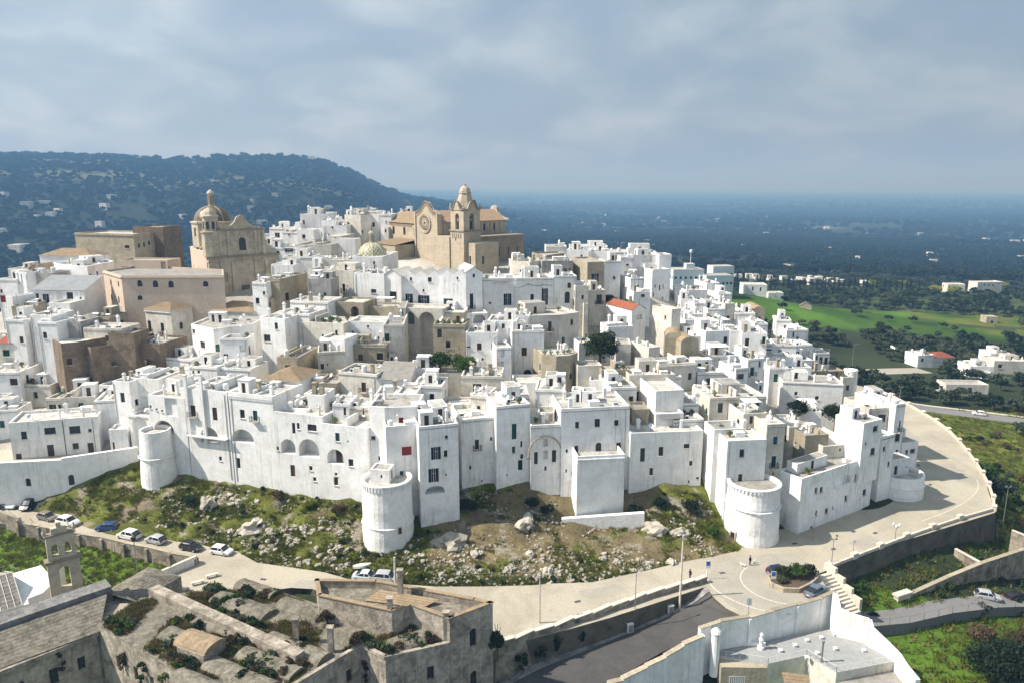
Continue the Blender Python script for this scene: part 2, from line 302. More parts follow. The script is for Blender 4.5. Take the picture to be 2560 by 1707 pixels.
def make_ground():
 rr=list(np.arange(58,104,1.6))+list(np.arange(104,150,.75))+list(np.arange(150,330,1.8));r=rr[-1]
 while r<42000:r*=1.022;rr.append(r)
 rr=np.array(rr);az=np.radians(np.linspace(-58,58,470))
 R,A=np.meshgrid(rr,az,indexing='ij');X=R*np.sin(A);Y=R*np.cos(A);Zz=H(X,Y)
 # broken rocky relief on the slope below the walls
 sl=((Zz>-.3)&(Y>104)&(Y<142)&(X<42)&(X>-92))
 bump_=(vnoise(X,Y,3.1,5)-.5)*1.0+(vnoise(X,Y,1.3,6)-.5)*.55
 Zz=Zz+np.where(sl,bump_*np.clip((Zz+.3)/1.5,0,1),0)
 n,m=R.shape;v=np.stack([X,Y,Zz],-1).reshape(-1,3)
 idx=np.arange(n*m).reshape(n,m)
 f=np.stack([idx[:-1,:-1],idx[:-1,1:],idx[1:,1:],idx[1:,:-1]],-1).reshape(-1,4)[:,::-1]
 me=bpy.data.meshes.new('ground');me.vertices.add(len(v));me.vertices.foreach_set('co',v.ravel())
 me.loops.add(f.size);me.loops.foreach_set('vertex_index',f.ravel());me.polygons.add(len(f));me.polygons.foreach_set('loop_start',np.arange(0,f.size,4));me.polygons.foreach_set('loop_total',np.full(len(f),4));me.update();me.validate()
 x,y,z=v.T;r=np.hypot(x,y)
 C=np.zeros((len(v),4));C[:,3]=1
 def put(mask,c):C[mask,:3]=c
 n1=vnoise(x,y,90,3);n2=vnoise(x,y,28,4);n3=vnoise(x,y,7,8);n4=vnoise(x,y,2.3,9)
 C[:,:3]=np.array([.034,.045,.020])[None]*(.7+.6*n2[:,None])
 brown=(vnoise(x,y,210,12)>.70)&(r<900);C[brown,:3]=np.array([.085,.070,.042])*(.7+.6*n2[brown,None])
 lg=(vnoise(x,y,160,13)>.78)&(r>500)&(x>0);C[lg,:3]=np.array([.06,.08,.03])*(.8+.4*n2[lg,None])
 hl=(r>800)&(r<=1800);C[hl,:3]*=.55  # hill ground colour darkened to stand for self-shadowing of the tree cover
 far=r>1800;p=vnoise(x,y,330,21)*.6+vnoise(x,y,120,22)*.4
 C[far,:3]=(np.array([.019,.027,.014])[None]*(.55+.9*p[far,None]))  # dark ground tone includes the shade between the trees
 vf=r>4200;C[vf,:3]*=np.clip(1-(r[vf,None]-4200)/5000,.45,1)  # farthest ground darkened further, painted in place of canopy self-shadow
 fb=far&(r<5000)&(vnoise(x,y*2.2,260,31)>.72);C[fb,:3]=np.array([.10,.105,.060])*(.7+.5*p[fb,None])
 put(in_field(x,y),(.066,.135,.014));fl=in_field(x,y);C[fl,:3]*=(.45+.9*n2[fl,None]*(.6+.8*n3[fl,None]))
 yl=fl&(x>250)&(n2>.4);C[yl,:3]=np.array([.10,.12,.02])
 # green bank right of the ring road and lower gardens
 gb=(x>96)&(y>92)&(y<235)&(x<190);C[gb,:3]=(np.array([.105,.14,.022])[None]*(.6+.7*n3[gb,None]));g2=gb&(n2>.62);C[g2,:3]=np.array([.15,.16,.028])
 lo=(y<112)&(x>36)&(z<-3);C[lo,:3]=np.array([.085,.15,.018])*(.6+.8*n3[lo,None])
 gl=(x<-48)&(y<126)&(z<-.8);C[gl,:3]=np.array([.10,.16,.02])*(.65+.6*n3[gl,None])
 # town floor: pale paving under and between the houses
 tw=(z>5.0)&(r<330)&(y>118);C[tw,:3]=np.array([.40,.37,.32])*(.8+.3*n3[tw,None])
 # rocky slope
 s=sl.ravel();lft=s&(x<-14)
 C[s,:3]=np.where((x[s]<-47)[:,None],np.array([[.23,.19,.13]]),np.array([[.16,.13,.07]]))*(.7+.6*n4[s,None])
 g=s&((n3*.55+n4*.45+np.where(x<-14,.16,-.08)+np.where((x>26),.25,0)+np.where((x<-16)&(x>-48),.12,0))>.50);C[g,:3]=np.array([.105,.115,.025])*(.6+.8*n4[g,None])
 k=s&(n4>.74)&(n3>.35);C[k,:3]=np.array([.25,.22,.17])
 ca=me.color_attributes.new('Col','FLOAT_COLOR','POINT');ca.data.foreach_set('color',C.astype(np.float32).ravel())
 mt=bpy.data.materials.new('ground');mt.use_nodes=True;nt=mt.node_tree;N=nt.nodes;L=nt.links;b=N['Principled BSDF'];b.inputs['Roughness'].default_value=.95;b.inputs['Specular IOR Level'].default_value=.1
 at=N.new('ShaderNodeAttribute');at.attribute_name='Col';geo=N.new('ShaderNodeNewGeometry')
 def nz(sc,lo,hi,a=.3,c=.7):
  t=N.new('ShaderNodeTexNoise');t.inputs['Scale'].default_value=sc;t.inputs['Detail'].default_value=6;t.inputs['Roughness'].default_value=.65;L.new(geo.outputs['Position'],t.inputs['Vector'])
  r_=N.new('ShaderNodeMapRange');L.new(t.outputs[0],r_.inputs[0]);r_.inputs[1].default_value=a;r_.inputs[2].default_value=c;r_.inputs[3].default_value=lo;r_.inputs[4].default_value=hi;return r_.outputs[0],t.outputs[0]
 f1,h1=nz(2.2,.62,1.38);f2,_=nz(.035,.72,1.28)
 mm=N.new('ShaderNodeMath');mm.operation='MULTIPLY';L.new(f1,mm.inputs[0]);L.new(f2,mm.inputs[1])
 sc=N.new('ShaderNodeVectorMath');sc.operation='SCALE';L.new(at.outputs['Color'],sc.inputs[0]);L.new(mm.outputs[0],sc.inputs['Scale']);L.new(sc.outputs[0],b.inputs['Base Color'])
 bp=N.new('ShaderNodeBump');bp.inputs['Strength'].default_value=.6;bp.inputs['Distance'].default_value=.25;L.new(h1,bp.inputs['Height']);L.new(bp.outputs[0],b.inputs['Normal'])
 me.materials.append(mt);me.polygons.foreach_set('use_smooth',[True]*len(me.polygons))
 o=link('ground',me);tag(o,kind='structure')
make_ground()
FG={
'road':[(-102.89,128.54,0),(-96.11,127.08,0),(-53.16,112.49,0),(-58.04,106.67,0),(-52.8,102.83,0),(-41.65,102.83,0),(-32.78,104.98,0),(-3.01,87.94,0),(-1.85,89.27,0),(7.69,93.29,0),(14.29,96.29,0),(21.36,99.94,0),(30.68,104.85,0),(31.04,101.61,0),(32.1,98.77,0),(34.2,96.29,0),(40.63,98.54,0),(49.23,101.61,0),(50.05,108.82,0),(52.08,109.93,0),(68.2,119.22,0),(93.61,131.56,0),(101.58,147.37,0),(107.33,161.28,0),(112.72,179.17,0),(113.52,191.09,0),(114.11,201.15,0),(114.53,211.78,0),(111.02,220.98,0),(105.8,227.72,0),(92.96,199.89,0),(86.52,160.72,0),(76.18,145.5,0),(63.24,136.75,0),(57.21,134.71,0),(51.85,131.75,0),(42.8,121.85,0),(39.61,116.54,0),(34.54,114.56,0),(28.09,112.34,0),(23.3,110.21,0),(17.21,107.87,0),(12.79,106.14,0),(6.51,105.75,0),(3.04,105.23,0),(-4.54,104.85,0),(-12.11,104.85,0),(-19.13,105.75,0),(-26.35,107.07,0),(-30.75,109.23,0),(-38.89,111.34,0),(-42.86,112.34,0),(-48.07,116.54,0),(-60.23,120.03,0),(-67.74,124.24,0),(-78.44,126.9,0),(-87.37,131.56,0),(-92.24,136.75,0),(-98.3,138.0,0),(-109.75,138.0,0)],
'parapet':[(-2.38,88.94,0.9),(0.36,89.92,0.9),(3.05,91.63,0.9),(5.92,92.76,0.9),(8.91,94.68,0.9),(11.69,95.99,0.9),(14.74,97.91,0.9),(17.54,99.3,0.9),(20.48,101.1,0.9),(23.57,102.57,0.9),(26.58,103.96,0.9),(28.88,104.99,0.9),(31.07,106.04,0.9)],
'asph_l':[(-1.8,88.53,-5.0),(3.32,91.44,-4.2),(9.74,94.5,-3.7),(16.57,98.03,-3.3),(23.04,101.18,-2.7),(28.25,103.57,-1.5),(30.71,104.42,-0.05)],
'asph_r':[(14.02,88.53,-5.0),(17.36,90.77,-4.2),(21.54,93.49,-3.7),(26.09,95.59,-3.1),(29.9,96.92,-2.2),(33.12,97.18,-1.0),(34.19,96.26,-0.05)],
'garden_wall':[(-97.94,128.59,1.2),(-90.66,124.78,1.2),(-86.26,123.48,1.2),(-81.73,122.04,1.2),(-77.12,120.53,1.2),(-72.33,119.16,1.2),(-67.4,117.15,1.2),(-62.73,115.66,1.2),(-57.77,113.57,1.2),(-52.9,112.16,1.2)],
'garden_white':[(-52.64,111.8,1.3),(-57.97,105.5,1.3)],
'bastion':[(52.17,110.26,0.6),(58.07,113.75,0.6),(64.25,117.28,0.6),(70.77,121.01,0.6),(77.48,124.61,0.6),(84.81,128.4,0.6),(94.04,132.61,0.6),(97.01,137.5,0.6),(100.34,144.09,0.6),(102.96,150.29,0.6),(105.6,156.99,0.6),(107.9,163.69,0.6),(110.18,170.93,0.6),(112.4,179.14,0.6),(113.52,186.61,0.6),(113.82,193.51,0.6),(114.11,201.74,0.6),(113.89,210.66,0.6),(112.38,218.84,0.6)],
'benches':[(-51.26,103.25,0.0),(-49.9,105.52,0.0),(-48.49,107.63,0.0)],
'rwall_plaza':[(26.44,92.3,0.9),(29.77,93.94,0.9),(34.24,95.03,0.9),(38.12,96.56,0.9),(42.28,98.23,0.9),(46.56,99.95,0.9),(49.46,101.62,0.9)],
'rwall_right':[(48.5,99.37,2.2),(48.09,97.12,1.2),(49.64,96.4,0.6),(51.9,95.34,0.4),(51.88,94.56,-0.3),(53.04,92.96,-1.2),(53.96,91.0,-1.9),(54.0,88.59,-2.3),(54.24,86.05,-2.6)],
'rwall_road':[(12.77,85.85,-3.0),(14.73,86.31,-2.8),(18.2,87.91,-2.0),(20.97,89.15,-1.4),(23.79,90.74,-0.7),(26.67,91.65,0.2)],
'rroof':[(29.35,92.1,-3.4),(35.78,90.5,-3.4),(41.94,92.37,-3.4),(44.52,88.61,-3.4),(54.54,91.2,-3.4),(54.75,94.3,-3.4),(49.27,99.0,-3.4),(36.24,95.25,-3.4),(30.23,94.68,-3.4)],
'rfacade':[(28.69,94.39,-3.2),(29.01,90.92,-3.2),(33.16,90.75,-3.2)],
'car':[(-100.08,133.44,0),(-97.86,134.03,0),(-94.62,133.44,0),(-91.13,133.61,0),(-88.1,128.06,0),(-82.91,125.91,0),(-74.38,123.73,0),(-68.77,120.58,0),(-63.17,118.89,0),(-55.82,116.32,0),(-49.98,114.95,0),(-23.41,106.57,0),(-20.09,105.98,0),(43.47,108.16,0),(47.04,102.22,0),(82.41,114.21,-9.3),(88.85,116.11,-9.3),(153.52,229.53,-11)],
'pole':[(-60.74,108.84,0),(3.99,95.05,0),(25.16,101.68,0),(18.09,94.73,0),(53.37,111.68,0),(58.37,114.82,0),(68.23,118.89,0),(53.62,120.09,0),(94.65,133.44,0),(31.44,107.08,0),(34.5,96.28,0),(41.86,106.57,0),(57.07,115.63,0),(-15.71,89.99,8)],
'person':[(39.67,111.46,0),(28.65,106.29,0)],
'dog':[(38.39,111.04,0),(40.46,112.1,0)],
'm_block':[(-26.35,85.1,9),(-26.59,91.2,9),(-18.58,91.03,9),(-4.89,86.4,9),(-2.53,85.67,9),(-7.79,82.14,9),(-13.09,85.19,9),(-15.29,83.79,9),(-25.62,87.45,9)],
'm_low':[(-8.01,84.05,5.6),(-15.45,79.13,5.6),(-18.87,81.62,5.6),(-26.79,74.49,5.6),(-38.03,74.49,5.6),(-46.3,93.32,5.6),(-35.55,95.02,5.6),(-28.93,89.94,5.6)],
'bell':[(-72.92,104.7,-1.5),(-69.06,105.45,-1.5),(-58.43,88.24,18)],
'lowhouse':[(-71.43,91.69,3),(-68.92,94.08,3),(-66.01,96.76,3),(-69.06,94.72,5),(-64.24,95.1,9),(-67.82,95.85,5),(-73.47,97.91,6.5),(-74.31,96.64,6.5)]}
def road_sheet(name,L_,R_,mat,skirt=0.):
 mb=MB()
 for i in range(len(L_)-1):mb.poly([L_[i],R_[i],R_[i+1],L_[i+1]])
 return tag(mb.build(name,mat),kind='structure')
def platform(name,poly,z,depth,mats):
 import mathutils
 mb=MB();n=len(poly);tri=mathutils.geometry.tessellate_polygon([[Vector((p[0],p[1],0))for p in poly]])
 i0=len(mb.v);mb.v+=[(p[0],p[1],z)for p in poly]
 for t in tri:
  a,b,c=[Vector(poly[k][:2])for k in t];ccw=(b-a).cross(c-a)>0
  mb.f.append(tuple(i0+k for k in(t if ccw else t[::-1])));mb.m.append(0)
 ar=sum(poly[i][0]*poly[(i+1)%n][1]-poly[(i+1)%n][0]*poly[i][1]for i in range(n))
 for i in range(n):
  p,q=poly[i],poly[(i+1)%n];f=[(p[0],p[1],z-depth),(q[0],q[1],z-depth),(q[0],q[1],z),(p[0],p[1],z)]
  mb.poly(f if ar>0 else f[::-1],1)
 return tag(mb.build(name,mats),kind='structure')
platform('road',[p[:2]for p in FG['road']],0,12,[M['paving'],M['dark_rock_wall']])
road_sheet('asphalt_road',FG['asph_l'],FG['asph_r'],M['asphalt'])
# paved oval of the square, its pale kerb rings and the faint line markings
def ring(name,cx,cy,rx,ry,z,w,mat,a0=0,a1=2*math.pi,rot=0.,n=64):
 mb=MB();P=[]
 for i in range(n+1):
  a=a0+(a1-a0)*i/n
  for k in(0,1):
   x,y=(rx+w*k)*math.cos(a),(ry+w*k)*math.sin(a);P.append((cx+x*math.cos(rot)-y*math.sin(rot),cy+x*math.sin(rot)+y*math.cos(rot),z))
 for i in range(n):mb.poly([P[2*i],P[2*i+1],P[2*i+3],P[2*i+2]])
 return tag(mb.build(name,mat),kind='structure')
def disc(name,pts,z,mat):
 mb=MB();mb.poly([(x,y,z)for x,y in pts]);return tag(mb.build(name,mat),kind='structure')
disc('square_paving',[(34.9,97.4),(40,99.2),(46,101.4),(49.4,104.5),(50.2,110),(49,115.2),(44.5,115.4),(38.5,114.2),(33.8,111.5),(31.7,107.5),(31.7,102.8),(32.9,99.4)],.004,M['paving_square'])
ring('kerb_line',43.0,106.6,11.4,9.4,.008,.22,M['coping'],math.radians(150),math.radians(262))
ring('kerb_line',43.4,106.0,6.6,6.2,.009,.18,M['coping'],math.radians(130),math.radians(265))
def patch(name,x,y,w,d,rz,z,mat):
 mb=MB();mb.obox((x,y),(math.cos(rz),math.sin(rz)),w/2,d/2,z-.003,z);return tag(mb.build(name,mat),kind='structure')
for x,y,a in((46.5,119.4,.3),(50.0,119.0,.3),(62.5,123.6,.6),(66.2,123.0,.6),(56.0,117.0,.5),(88.5,145.0,1.0),(92.0,156.0,1.2),(95.0,168.0,1.3),(34.4,109.0,.2),(10.0,100.6,.4),(-12.0,101.0,.1),(-40,107.0,-.2)):patch('drain_cover',x,y,1.0,.55,a,.012,M['asphalt'])
for i in range(13):patch('road_marking',-4+i*2.7,101.3+i*.42+.02*i*i,.09,3.2,.12+.018*i,.011,M['paving_square'])
for i,(x,y,w,d,a)in enumerate(((-30,105.2,9,2.4,-.1),(14,103.6,7,2,.3),(63,119.4,6,3,.5),(98,150,8,3,1.2),(-64,120.6,8,2,-.4),(100,176,9,4,1.45))):patch('road_patch',x,y,w,d,a,.006,M['paving_square'])
ring('road_marking',44.5,137,58.0,20.5,.010,.16,M['coping'],math.radians(-60),math.radians(-14),rot=.28)
# ---------------------------------------------------------------- houses
def wall_edge(mb,A,B,z0,z1,holes,m=0,mback=0):
 """one wall from A to B (2d, seen from outside left->right) with real recesses. hole: (s, zb, w, h, depth, arch, back)"""
 ex,ey=B[0]-A[0],B[1]-A[1];L=math.hypot(ex,ey);ex/=L;ey/=L;nx,ny=ey,-ex
 def pt(s,z,d=0.):return(A[0]+ex*s-nx*d,A[1]+ey*s-ny*d,z)
 if not holes:mb.poly([pt(0,z0),pt(L,z0),pt(L,z1),pt(0,z1)],m);return
 xs=sorted({0.,L}|{round(min(max(h[0]+k*h[2]/2,0),L),4)for h in holes for k in(-1,1)})
 zs=sorted({z0,z1}|{round(min(max(z,z0),z1),4)for h in holes for z in(h[1],h[1]+h[3])})
 for i in range(len(xs)-1):
  run=None
  for j in range(len(zs)-1):
   cx,cz=(xs[i]+xs[i+1])/2,(zs[j]+zs[j+1])/2
   ins=any(abs(cx-h[0])<h[2]/2 and h[1]<cz<h[1]+h[3]for h in holes)
   if not ins:run=zs[j]if run is None else run
   if run is not None and(ins or j==len(zs)-2):
    top=zs[j]if ins else zs[j+1]
    mb.poly([pt(xs[i],run),pt(xs[i+1],run),pt(xs[i+1],top),pt(xs[i],top)],m);run=None
 for(s,zb,w,h,dp,arch,back)in holes:
  a,b=s-w/2,s+w/2;t=zb+h
  if arch:
   rh=min(w/2*(1.25 if arch==2 else 1),h*.8);n=10;sp=t-rh
   arc=[]
   for k in range(n+1):
    th=math.pi*k/n;c,sn=math.cos(th),math.sin(th)
    if arch==2:sn=sn**.8
    arc.append((s+w/2*c,sp+rh*sn))  # from right to left
   half=n//2
   mb.poly([pt(b,t)]+[pt(*q)for q in arc[half::-1]][0:0]+[pt(*q)for q in arc[half::-1]],m)if False else None
   mb.poly([pt(b,sp),pt(b,t),pt(*(s,t))]+[pt(*q)for q in arc[half-1:0:-1]],m)
   mb.poly([pt(s,t),pt(a,t),pt(a,sp)]+[pt(*q)for q in arc[n-1:half:-1]],m)
   loop=[(b,zb)]+arc+[(a,zb)]
  else:loop=[(b,zb),(b,t),(a,t),(a,zb)]
  for k in range(len(loop)):
   p,q=loop[k],loop[(k+1)%len(loop)]
   mb.poly([pt(*p),pt(*p,dp),pt(*q,dp),pt(*q)],mback)
  if back:mb.poly([pt(*q,dp)for q in loop],mback)
WCACHE={}
def window_mesh(w,h,k):
 key=(round(w,1),round(h,1),k);w,h=max(key[0],.2),max(key[1],.2)
 if key in WCACHE:return WCACHE[key]
 mb=MB();fr=.05
 if k in 'bt' and w>1.25:  # glazed window with its two leaves folded back
  mats=[M['shutter_blue' if k=='b' else 'shutter_teal'],M['glass_dark'],M['white_metal']];e=w*.27
  for s in(-1,1):
   x0,x1=(-w/2,-w/2+e)if s<0 else(w/2-e,w/2);mb.box(x0+.01,-.16,.02,x1,-.1,h-.01)
   n=max(2,int(h/.25))
   for i in range(n):z=.06+(h-.1)*i/n;mb.box(x0+.06,-.18,z,x1-.05,-.16,z+.09)
  mb.poly([(-w/2,-.01,0),(w/2,-.01,0),(w/2,-.01,h),(-w/2,-.01,h)],1);mb.box(-.03,-.04,0,.03,-.012,h,2);mb.box(-w/2+e,-.04,h*.62,w/2-e,-.012,h*.62+.05,2);mb.box(-w/2+e,-.04,0,-w/2+e+.06,-.012,h,2);mb.box(w/2-e-.06,-.04,0,w/2-e,-.012,h,2)
 elif k in 'gbtnr':
  mats=[M[{'g':'shutter_green','b':'shutter_blue','t':'shutter_teal','n':'wood_brown','r':'shutter_red'}[k]],M['plaster_white']]
  for s in(-1,1):
   x0,x1=(-w/2+.01,-.012)if s<0 else(.012,w/2-.01)
   mb.box(x0,-.05,.02,x0+.07,.0,h-.01);mb.box(x1-.07,-.05,.02,x1,0,h-.01);mb.box(x0,-.03,.02,x1,.0,h-.01)
   n=max(2,int(h/.22))
   for i in range(n):z=.05+(h-.1)*i/n;mb.box(x0+.07,-.045,z,x1-.07,-.03,z+.1)
 elif k=='o':
  mats=[M['wood_brown'],M['plaster_white'],M['glass_dark']]
  mb.box(-w/2+.01,-.04,.01,w/2-.01,.0,h-.01);mb.box(-w/2+.1,-.06,.1,-.04,-.04,h*.5);mb.box(.04,-.06,.1,w/2-.1,-.04,h*.5)
  mb.box(-w/2+.1,-.055,h*.55,w/2-.1,-.04,h-.12,2)
 else:
  mats=[M['glass_dark'],M['plaster_white'],M['wood_brown']]
  if k in 'aD':
   n=10;r=w/2;sp=h-min(r,h*.8);rr=min(r,h*.8)
   loop=[(w/2,0)]+[(r*math.cos(math.pi*i/n),sp+rr*math.sin(math.pi*i/n))for i in range(n+1)]+[(-w/2,0)]
   mb.poly([(x,-.01,z)for x,z in loop[::-1]][::-1])
  else:mb.poly([(-w/2,-.01,0),(w/2,-.01,0),(w/2,-.01,h),(-w/2,-.01,h)])
  mb.box(-.025,-.035,0,.025,-.012,h*.97,2);mb.box(-w/2,-.035,h*.5,w/2,-.012,h*.5+.05,2)
  if k not in 'aD':mb.box(-w/2,-.035,h-fr,w/2,-.012,h,2)
  for s in(-1,1):mb.box(s*w/2-(fr if s>0 else 0),-.035,0,s*w/2+(fr if s<0 else 0),-.012,h*.6,2)
 me=mb.mesh('window',mats);WCACHE[key]=me;return me
SILL={}
def sill_mesh(w):
 w=round(w,1)
 if w not in SILL:
  mb=MB();mb.box(-w/2-.08,-.38,-.09,w/2+.08,0,-.005);SILL[w]=mb.mesh('window_sill',M['coping'])
 return SILL[w]
def inset(P,d):
 n=len(P);out=[]
 for i in range(n):
  p0,p1,p2=Vector(P[i-1]),Vector(P[i]),Vector(P[(i+1)%n])
  a=(p1-p0).normalized();b=(p2-p1).normalized();na=Vector((-a.y,a.x));nb=Vector((-b.y,b.x))
  k=na+nb;k=k/max(.35,k.dot(k)/2)if k.length>1e-4 else na
  out.append((p1.x+k.x*d,p1.y+k.y*d))
 return out
PROTO={}
def proto_mesh(kind):
 if kind in PROTO:return PROTO[kind]
 mb=MB();W=M['plaster_white']
 if kind=='chimney_a':mb.box(-.28,-.28,0,.28,.28,1.5);mb.box(-.36,-.36,1.5,.36,.36,1.64);mb.box(-.2,-.2,1.64,.2,.2,1.85);mats=[W]
 elif kind=='chimney_b':mb.box(-.22,-.3,0,.22,.3,2.1);mb.box(-.3,-.38,2.1,.3,.38,2.2);mb.poly([(-.3,-.38,2.2),(.3,-.38,2.2),(0,0,2.7)]);mb.poly([(.3,-.38,2.2),(.3,.38,2.2),(0,0,2.7)]);mb.poly([(.3,.38,2.2),(-.3,.38,2.2),(0,0,2.7)]);mb.poly([(-.3,.38,2.2),(-.3,-.38,2.2),(0,0,2.7)]);mats=[W]
 elif kind=='chimney_c':mb.lathe([(.24,0),(.2,1.3),(.32,1.4),(.32,1.5),(.1,1.9),(.02,2.1)],n=8);mats=[W]
 elif kind=='chimney_d':mb.box(-.3,-.3,0,.3,.3,1.9);mb.box(-.38,-.38,1.9,.38,.38,2.05);mats=[M['stone_beige']]
 elif kind=='satellite_dish':
  prof=[(.02,0),(.2,.03),(.36,.1),(.45,.19)];t=MB();t.lathe(prof,n=12,cap=False)
  R=Matrix.Rotation(math.radians(62),3,'X')
  for v in t.v:p=R@Vector(v);mb.v.append((p.x,p.y,p.z+.9))
  mb.f=list(t.f);mb.m=list(t.m)
  mb.tube((0,.03,0),(0,.03,.9),.03,5,1);mb.tube((0,-.0,.85),(0,-.45,1.15),.015,4,1);mats=[M['white_metal'],M['grey_metal']]
 elif kind=='antenna':
  mb.tube((0,0,0),(0,0,3.2),.03,5);mb.tube((-.5,0,2.9),(.5,0,2.9),.015,4)
  for i in range(6):x=-.5+i*.2;mb.tube((x,-.25-.02*i,2.9),(x,.25+.02*i,2.9),.01,4)
  mats=[M['grey_metal']]
 elif kind=='water_tank':mb.lathe([(.5,.25),(.52,.35),(.52,1.2),(.4,1.35),(.12,1.42)],n=12);mb.box(-.4,-.4,0,.4,.4,.25);mats=[M['white_metal']]
 elif kind=='steel_tank':
  for i in range(13):
   pass
  t=MB();t.lathe([(.05,-.8),(.42,-.75),(.45,-.6),(.45,.6),(.42,.75),(.05,.8)],n=12)
  mb.v=[(z,x,y+.75)for x,y,z in t.v];mb.f=[tuple(q)for q in t.f];mb.m=list(t.m)
  mb.box(-.5,-.3,0,-.4,.3,.5);mb.box(.4,-.3,0,.5,.3,.5);mats=[M['grey_metal']]
 elif kind=='roof_hut':
  h=[(0.,0.02,.8,1.85,.2,0,False)]
  P=[(-1.1,-1.0),(1.1,-1.0),(1.1,1.0),(-1.1,1.0)]
  wall_edge(mb,P[0],P[1],0,2.3,[(1.1,.02,.8,1.85,.2,0,False)])
  for a,b in((1,2),(2,3),(3,0)):wall_edge(mb,P[a],P[b],0,2.3,[])
  mb.box(-1.2,-1.1,2.3,1.2,1.1,2.42);mb.poly([(-.4,-.8,.02),(.4,-.8,.02),(.4,-.8,1.87),(-.4,-.8,1.87)],1);mats=[W,M['wood_brown']]
 elif kind=='low_box':mb.box(-.9,-.6,0,.9,.6,.9);mb.box(-.98,-.68,.9,.98,.68,.98);mats=[W]
 elif kind=='skylight':mb.box(-.6,-.5,0,.6,.5,.3);mb.poly([(-.5,-.4,.31),(.5,-.4,.31),(.5,.4,.5),(-.5,.4,.5)],1);mb.box(-.6,.38,.3,.6,.5,.5);mats=[W,M['glass_dark']]
 elif kind=='air_unit':mb.box(-.42,-.17,.1,.42,.17,.75);mb.lathe([(.01,0),(.27,0)],n=12,m=1,cap=False);k=len(mb.v)-24;mb.v[k:]=[(x-.08,-.175,y+.42)for x,y,z in mb.v[k:]];mb.box(-.3,-.15,0,-.2,.15,.1);mb.box(.2,-.15,0,.3,.15,.1);mats=[M['white_metal'],M['iron']]
 elif kind=='pot_plant':
  mb.lathe([(.16,0),(.24,.38),(.27,.42)],n=8)
  for i in range(70):
   a=random.random()*6.28;r=random.random()**.5*.5;z=.5+random.random()*.9*(1-r);c=Vector((r*math.cos(a),r*math.sin(a),z));d1=Vector((random.uniform(-1,1),random.uniform(-1,1),random.uniform(-.4,1))).normalized()*.14;d2=d1.orthogonal().normalized()*.09
   mb.poly([c-d1,c+d2,c+d1,c-d2],1)
  mats=[M['terracotta'],M['leaf_green']]
 elif kind=='solar_panel':mb.poly([(-1,-.6,.2),(1,-.6,.2),(1,.5,.95),(-1,.5,.95)]);mb.poly([(-1,.5,.9),(1,.5,.9),(1,-.6,.15),(-1,-.6,.15)],1);mb.box(-.9,.4,0,-.8,.5,.9,1);mb.box(.8,.4,0,.9,.5,.9,1);mats=[M['glass_dark'],M['grey_metal']]
 PROTO[kind]=mb.mesh(kind,mats);return PROTO[kind]
MATK={'W':'plaster_white','L':'plaster_wall','C':'plaster_cream','S':'stone_beige','B':'stone_brown','P':'plaster_pink','Y':'plaster_tan','G':'plaster_grey'}
RMK={None:'roof_lime','tile':'tile_brown','red':'tile_red','white':'roof_white','grey':'tile_grey','metal':'metal_roof'}
CATN={'white_house':'house','stone_house':'house','grey_house':'house','stone_palace':'palace','box_bastion':'bastion','convent':'convent','chapel':'chapel','white_mansion':'mansion','tower_house':'house','arched_terrace':'terrace','round_tower':'tower','white_villa':'villa','stone_farmhouse':'farmhouse','barn':'barn','field_hut':'hut'}
def tile_rows(mb,a,b,c,d,m=0,step=.42,lift=.05):
 """tiled slope: stepped courses between eave a-b and ridge d-c"""
 a,b,c,d=map(Vector,(a,b,c,d));L=max((d-a).length,(c-b).length);n=max(2,min(16,int(L/step)))
 nrm=(b-a).cross(d-a);nrm=nrm.normalized()if nrm.length>1e-6 else Vector((0,0,1))
 if nrm.z<0:nrm=-nrm
 for i in range(n):
  p,q=a.lerp(d,i/n),b.lerp(c,i/n);r,s=b.lerp(c,(i+1)/n),a.lerp(d,(i+1)/n)
  mb.poly([p+nrm*lift,q+nrm*lift,r+nrm*.005,s+nrm*.005],m);mb.poly([p,q,q+nrm*lift,p+nrm*lift],m)
def balustrade(mb,pts,h=1.0,m=0,step=.16,r=.012,post=.035):
 for a,b in zip(pts[:-1],pts[1:]):
  a,b=Vector(a),Vector(b);L=(b-a).length;n=max(2,int(L/step))
  mb.tube(a+Vector((0,0,h)),b+Vector((0,0,h)),post*.8,4,m);mb.tube(a+Vector((0,0,.1)),b+Vector((0,0,.1)),post*.6,4,m)
  for i in range(n+1):
   p=a.lerp(b,i/n);big=i in(0,n);mb.tube(p,p+Vector((0,0,h)),post if big else r,4,m)
def mini_block(name,q,z0,z1,wm,rm,root,hole,par=0.):
 w=MB();l0=math.dist(q[0],q[1]);hw=min(hole[2],l0*.4)
 wall_edge(w,q[0],q[1],z0,z1,[(l0*hole[0],hole[1],hw,hole[3],.18,0,True)]if hole[1]>z0 and l0>1.2 else[],0,1)
 for i in(1,2,3):wall_edge(w,q[i],q[(i+1)%4],z0,z1,[])
 Q=inset(q,.16)
 for i in range(4):j=(i+1)%4;w.poly([(*q[i],z1),(*q[j],z1),(*Q[j],z1),(*Q[i],z1)]);w.poly([(*Q[i],z1),(*Q[j],z1),(*Q[j],z1-par),(*Q[i],z1-par)])if par else None
 w.poly([(*p,z1-par)for p in Q],2);return w.build(name,[wm,hole[4],rm],root)
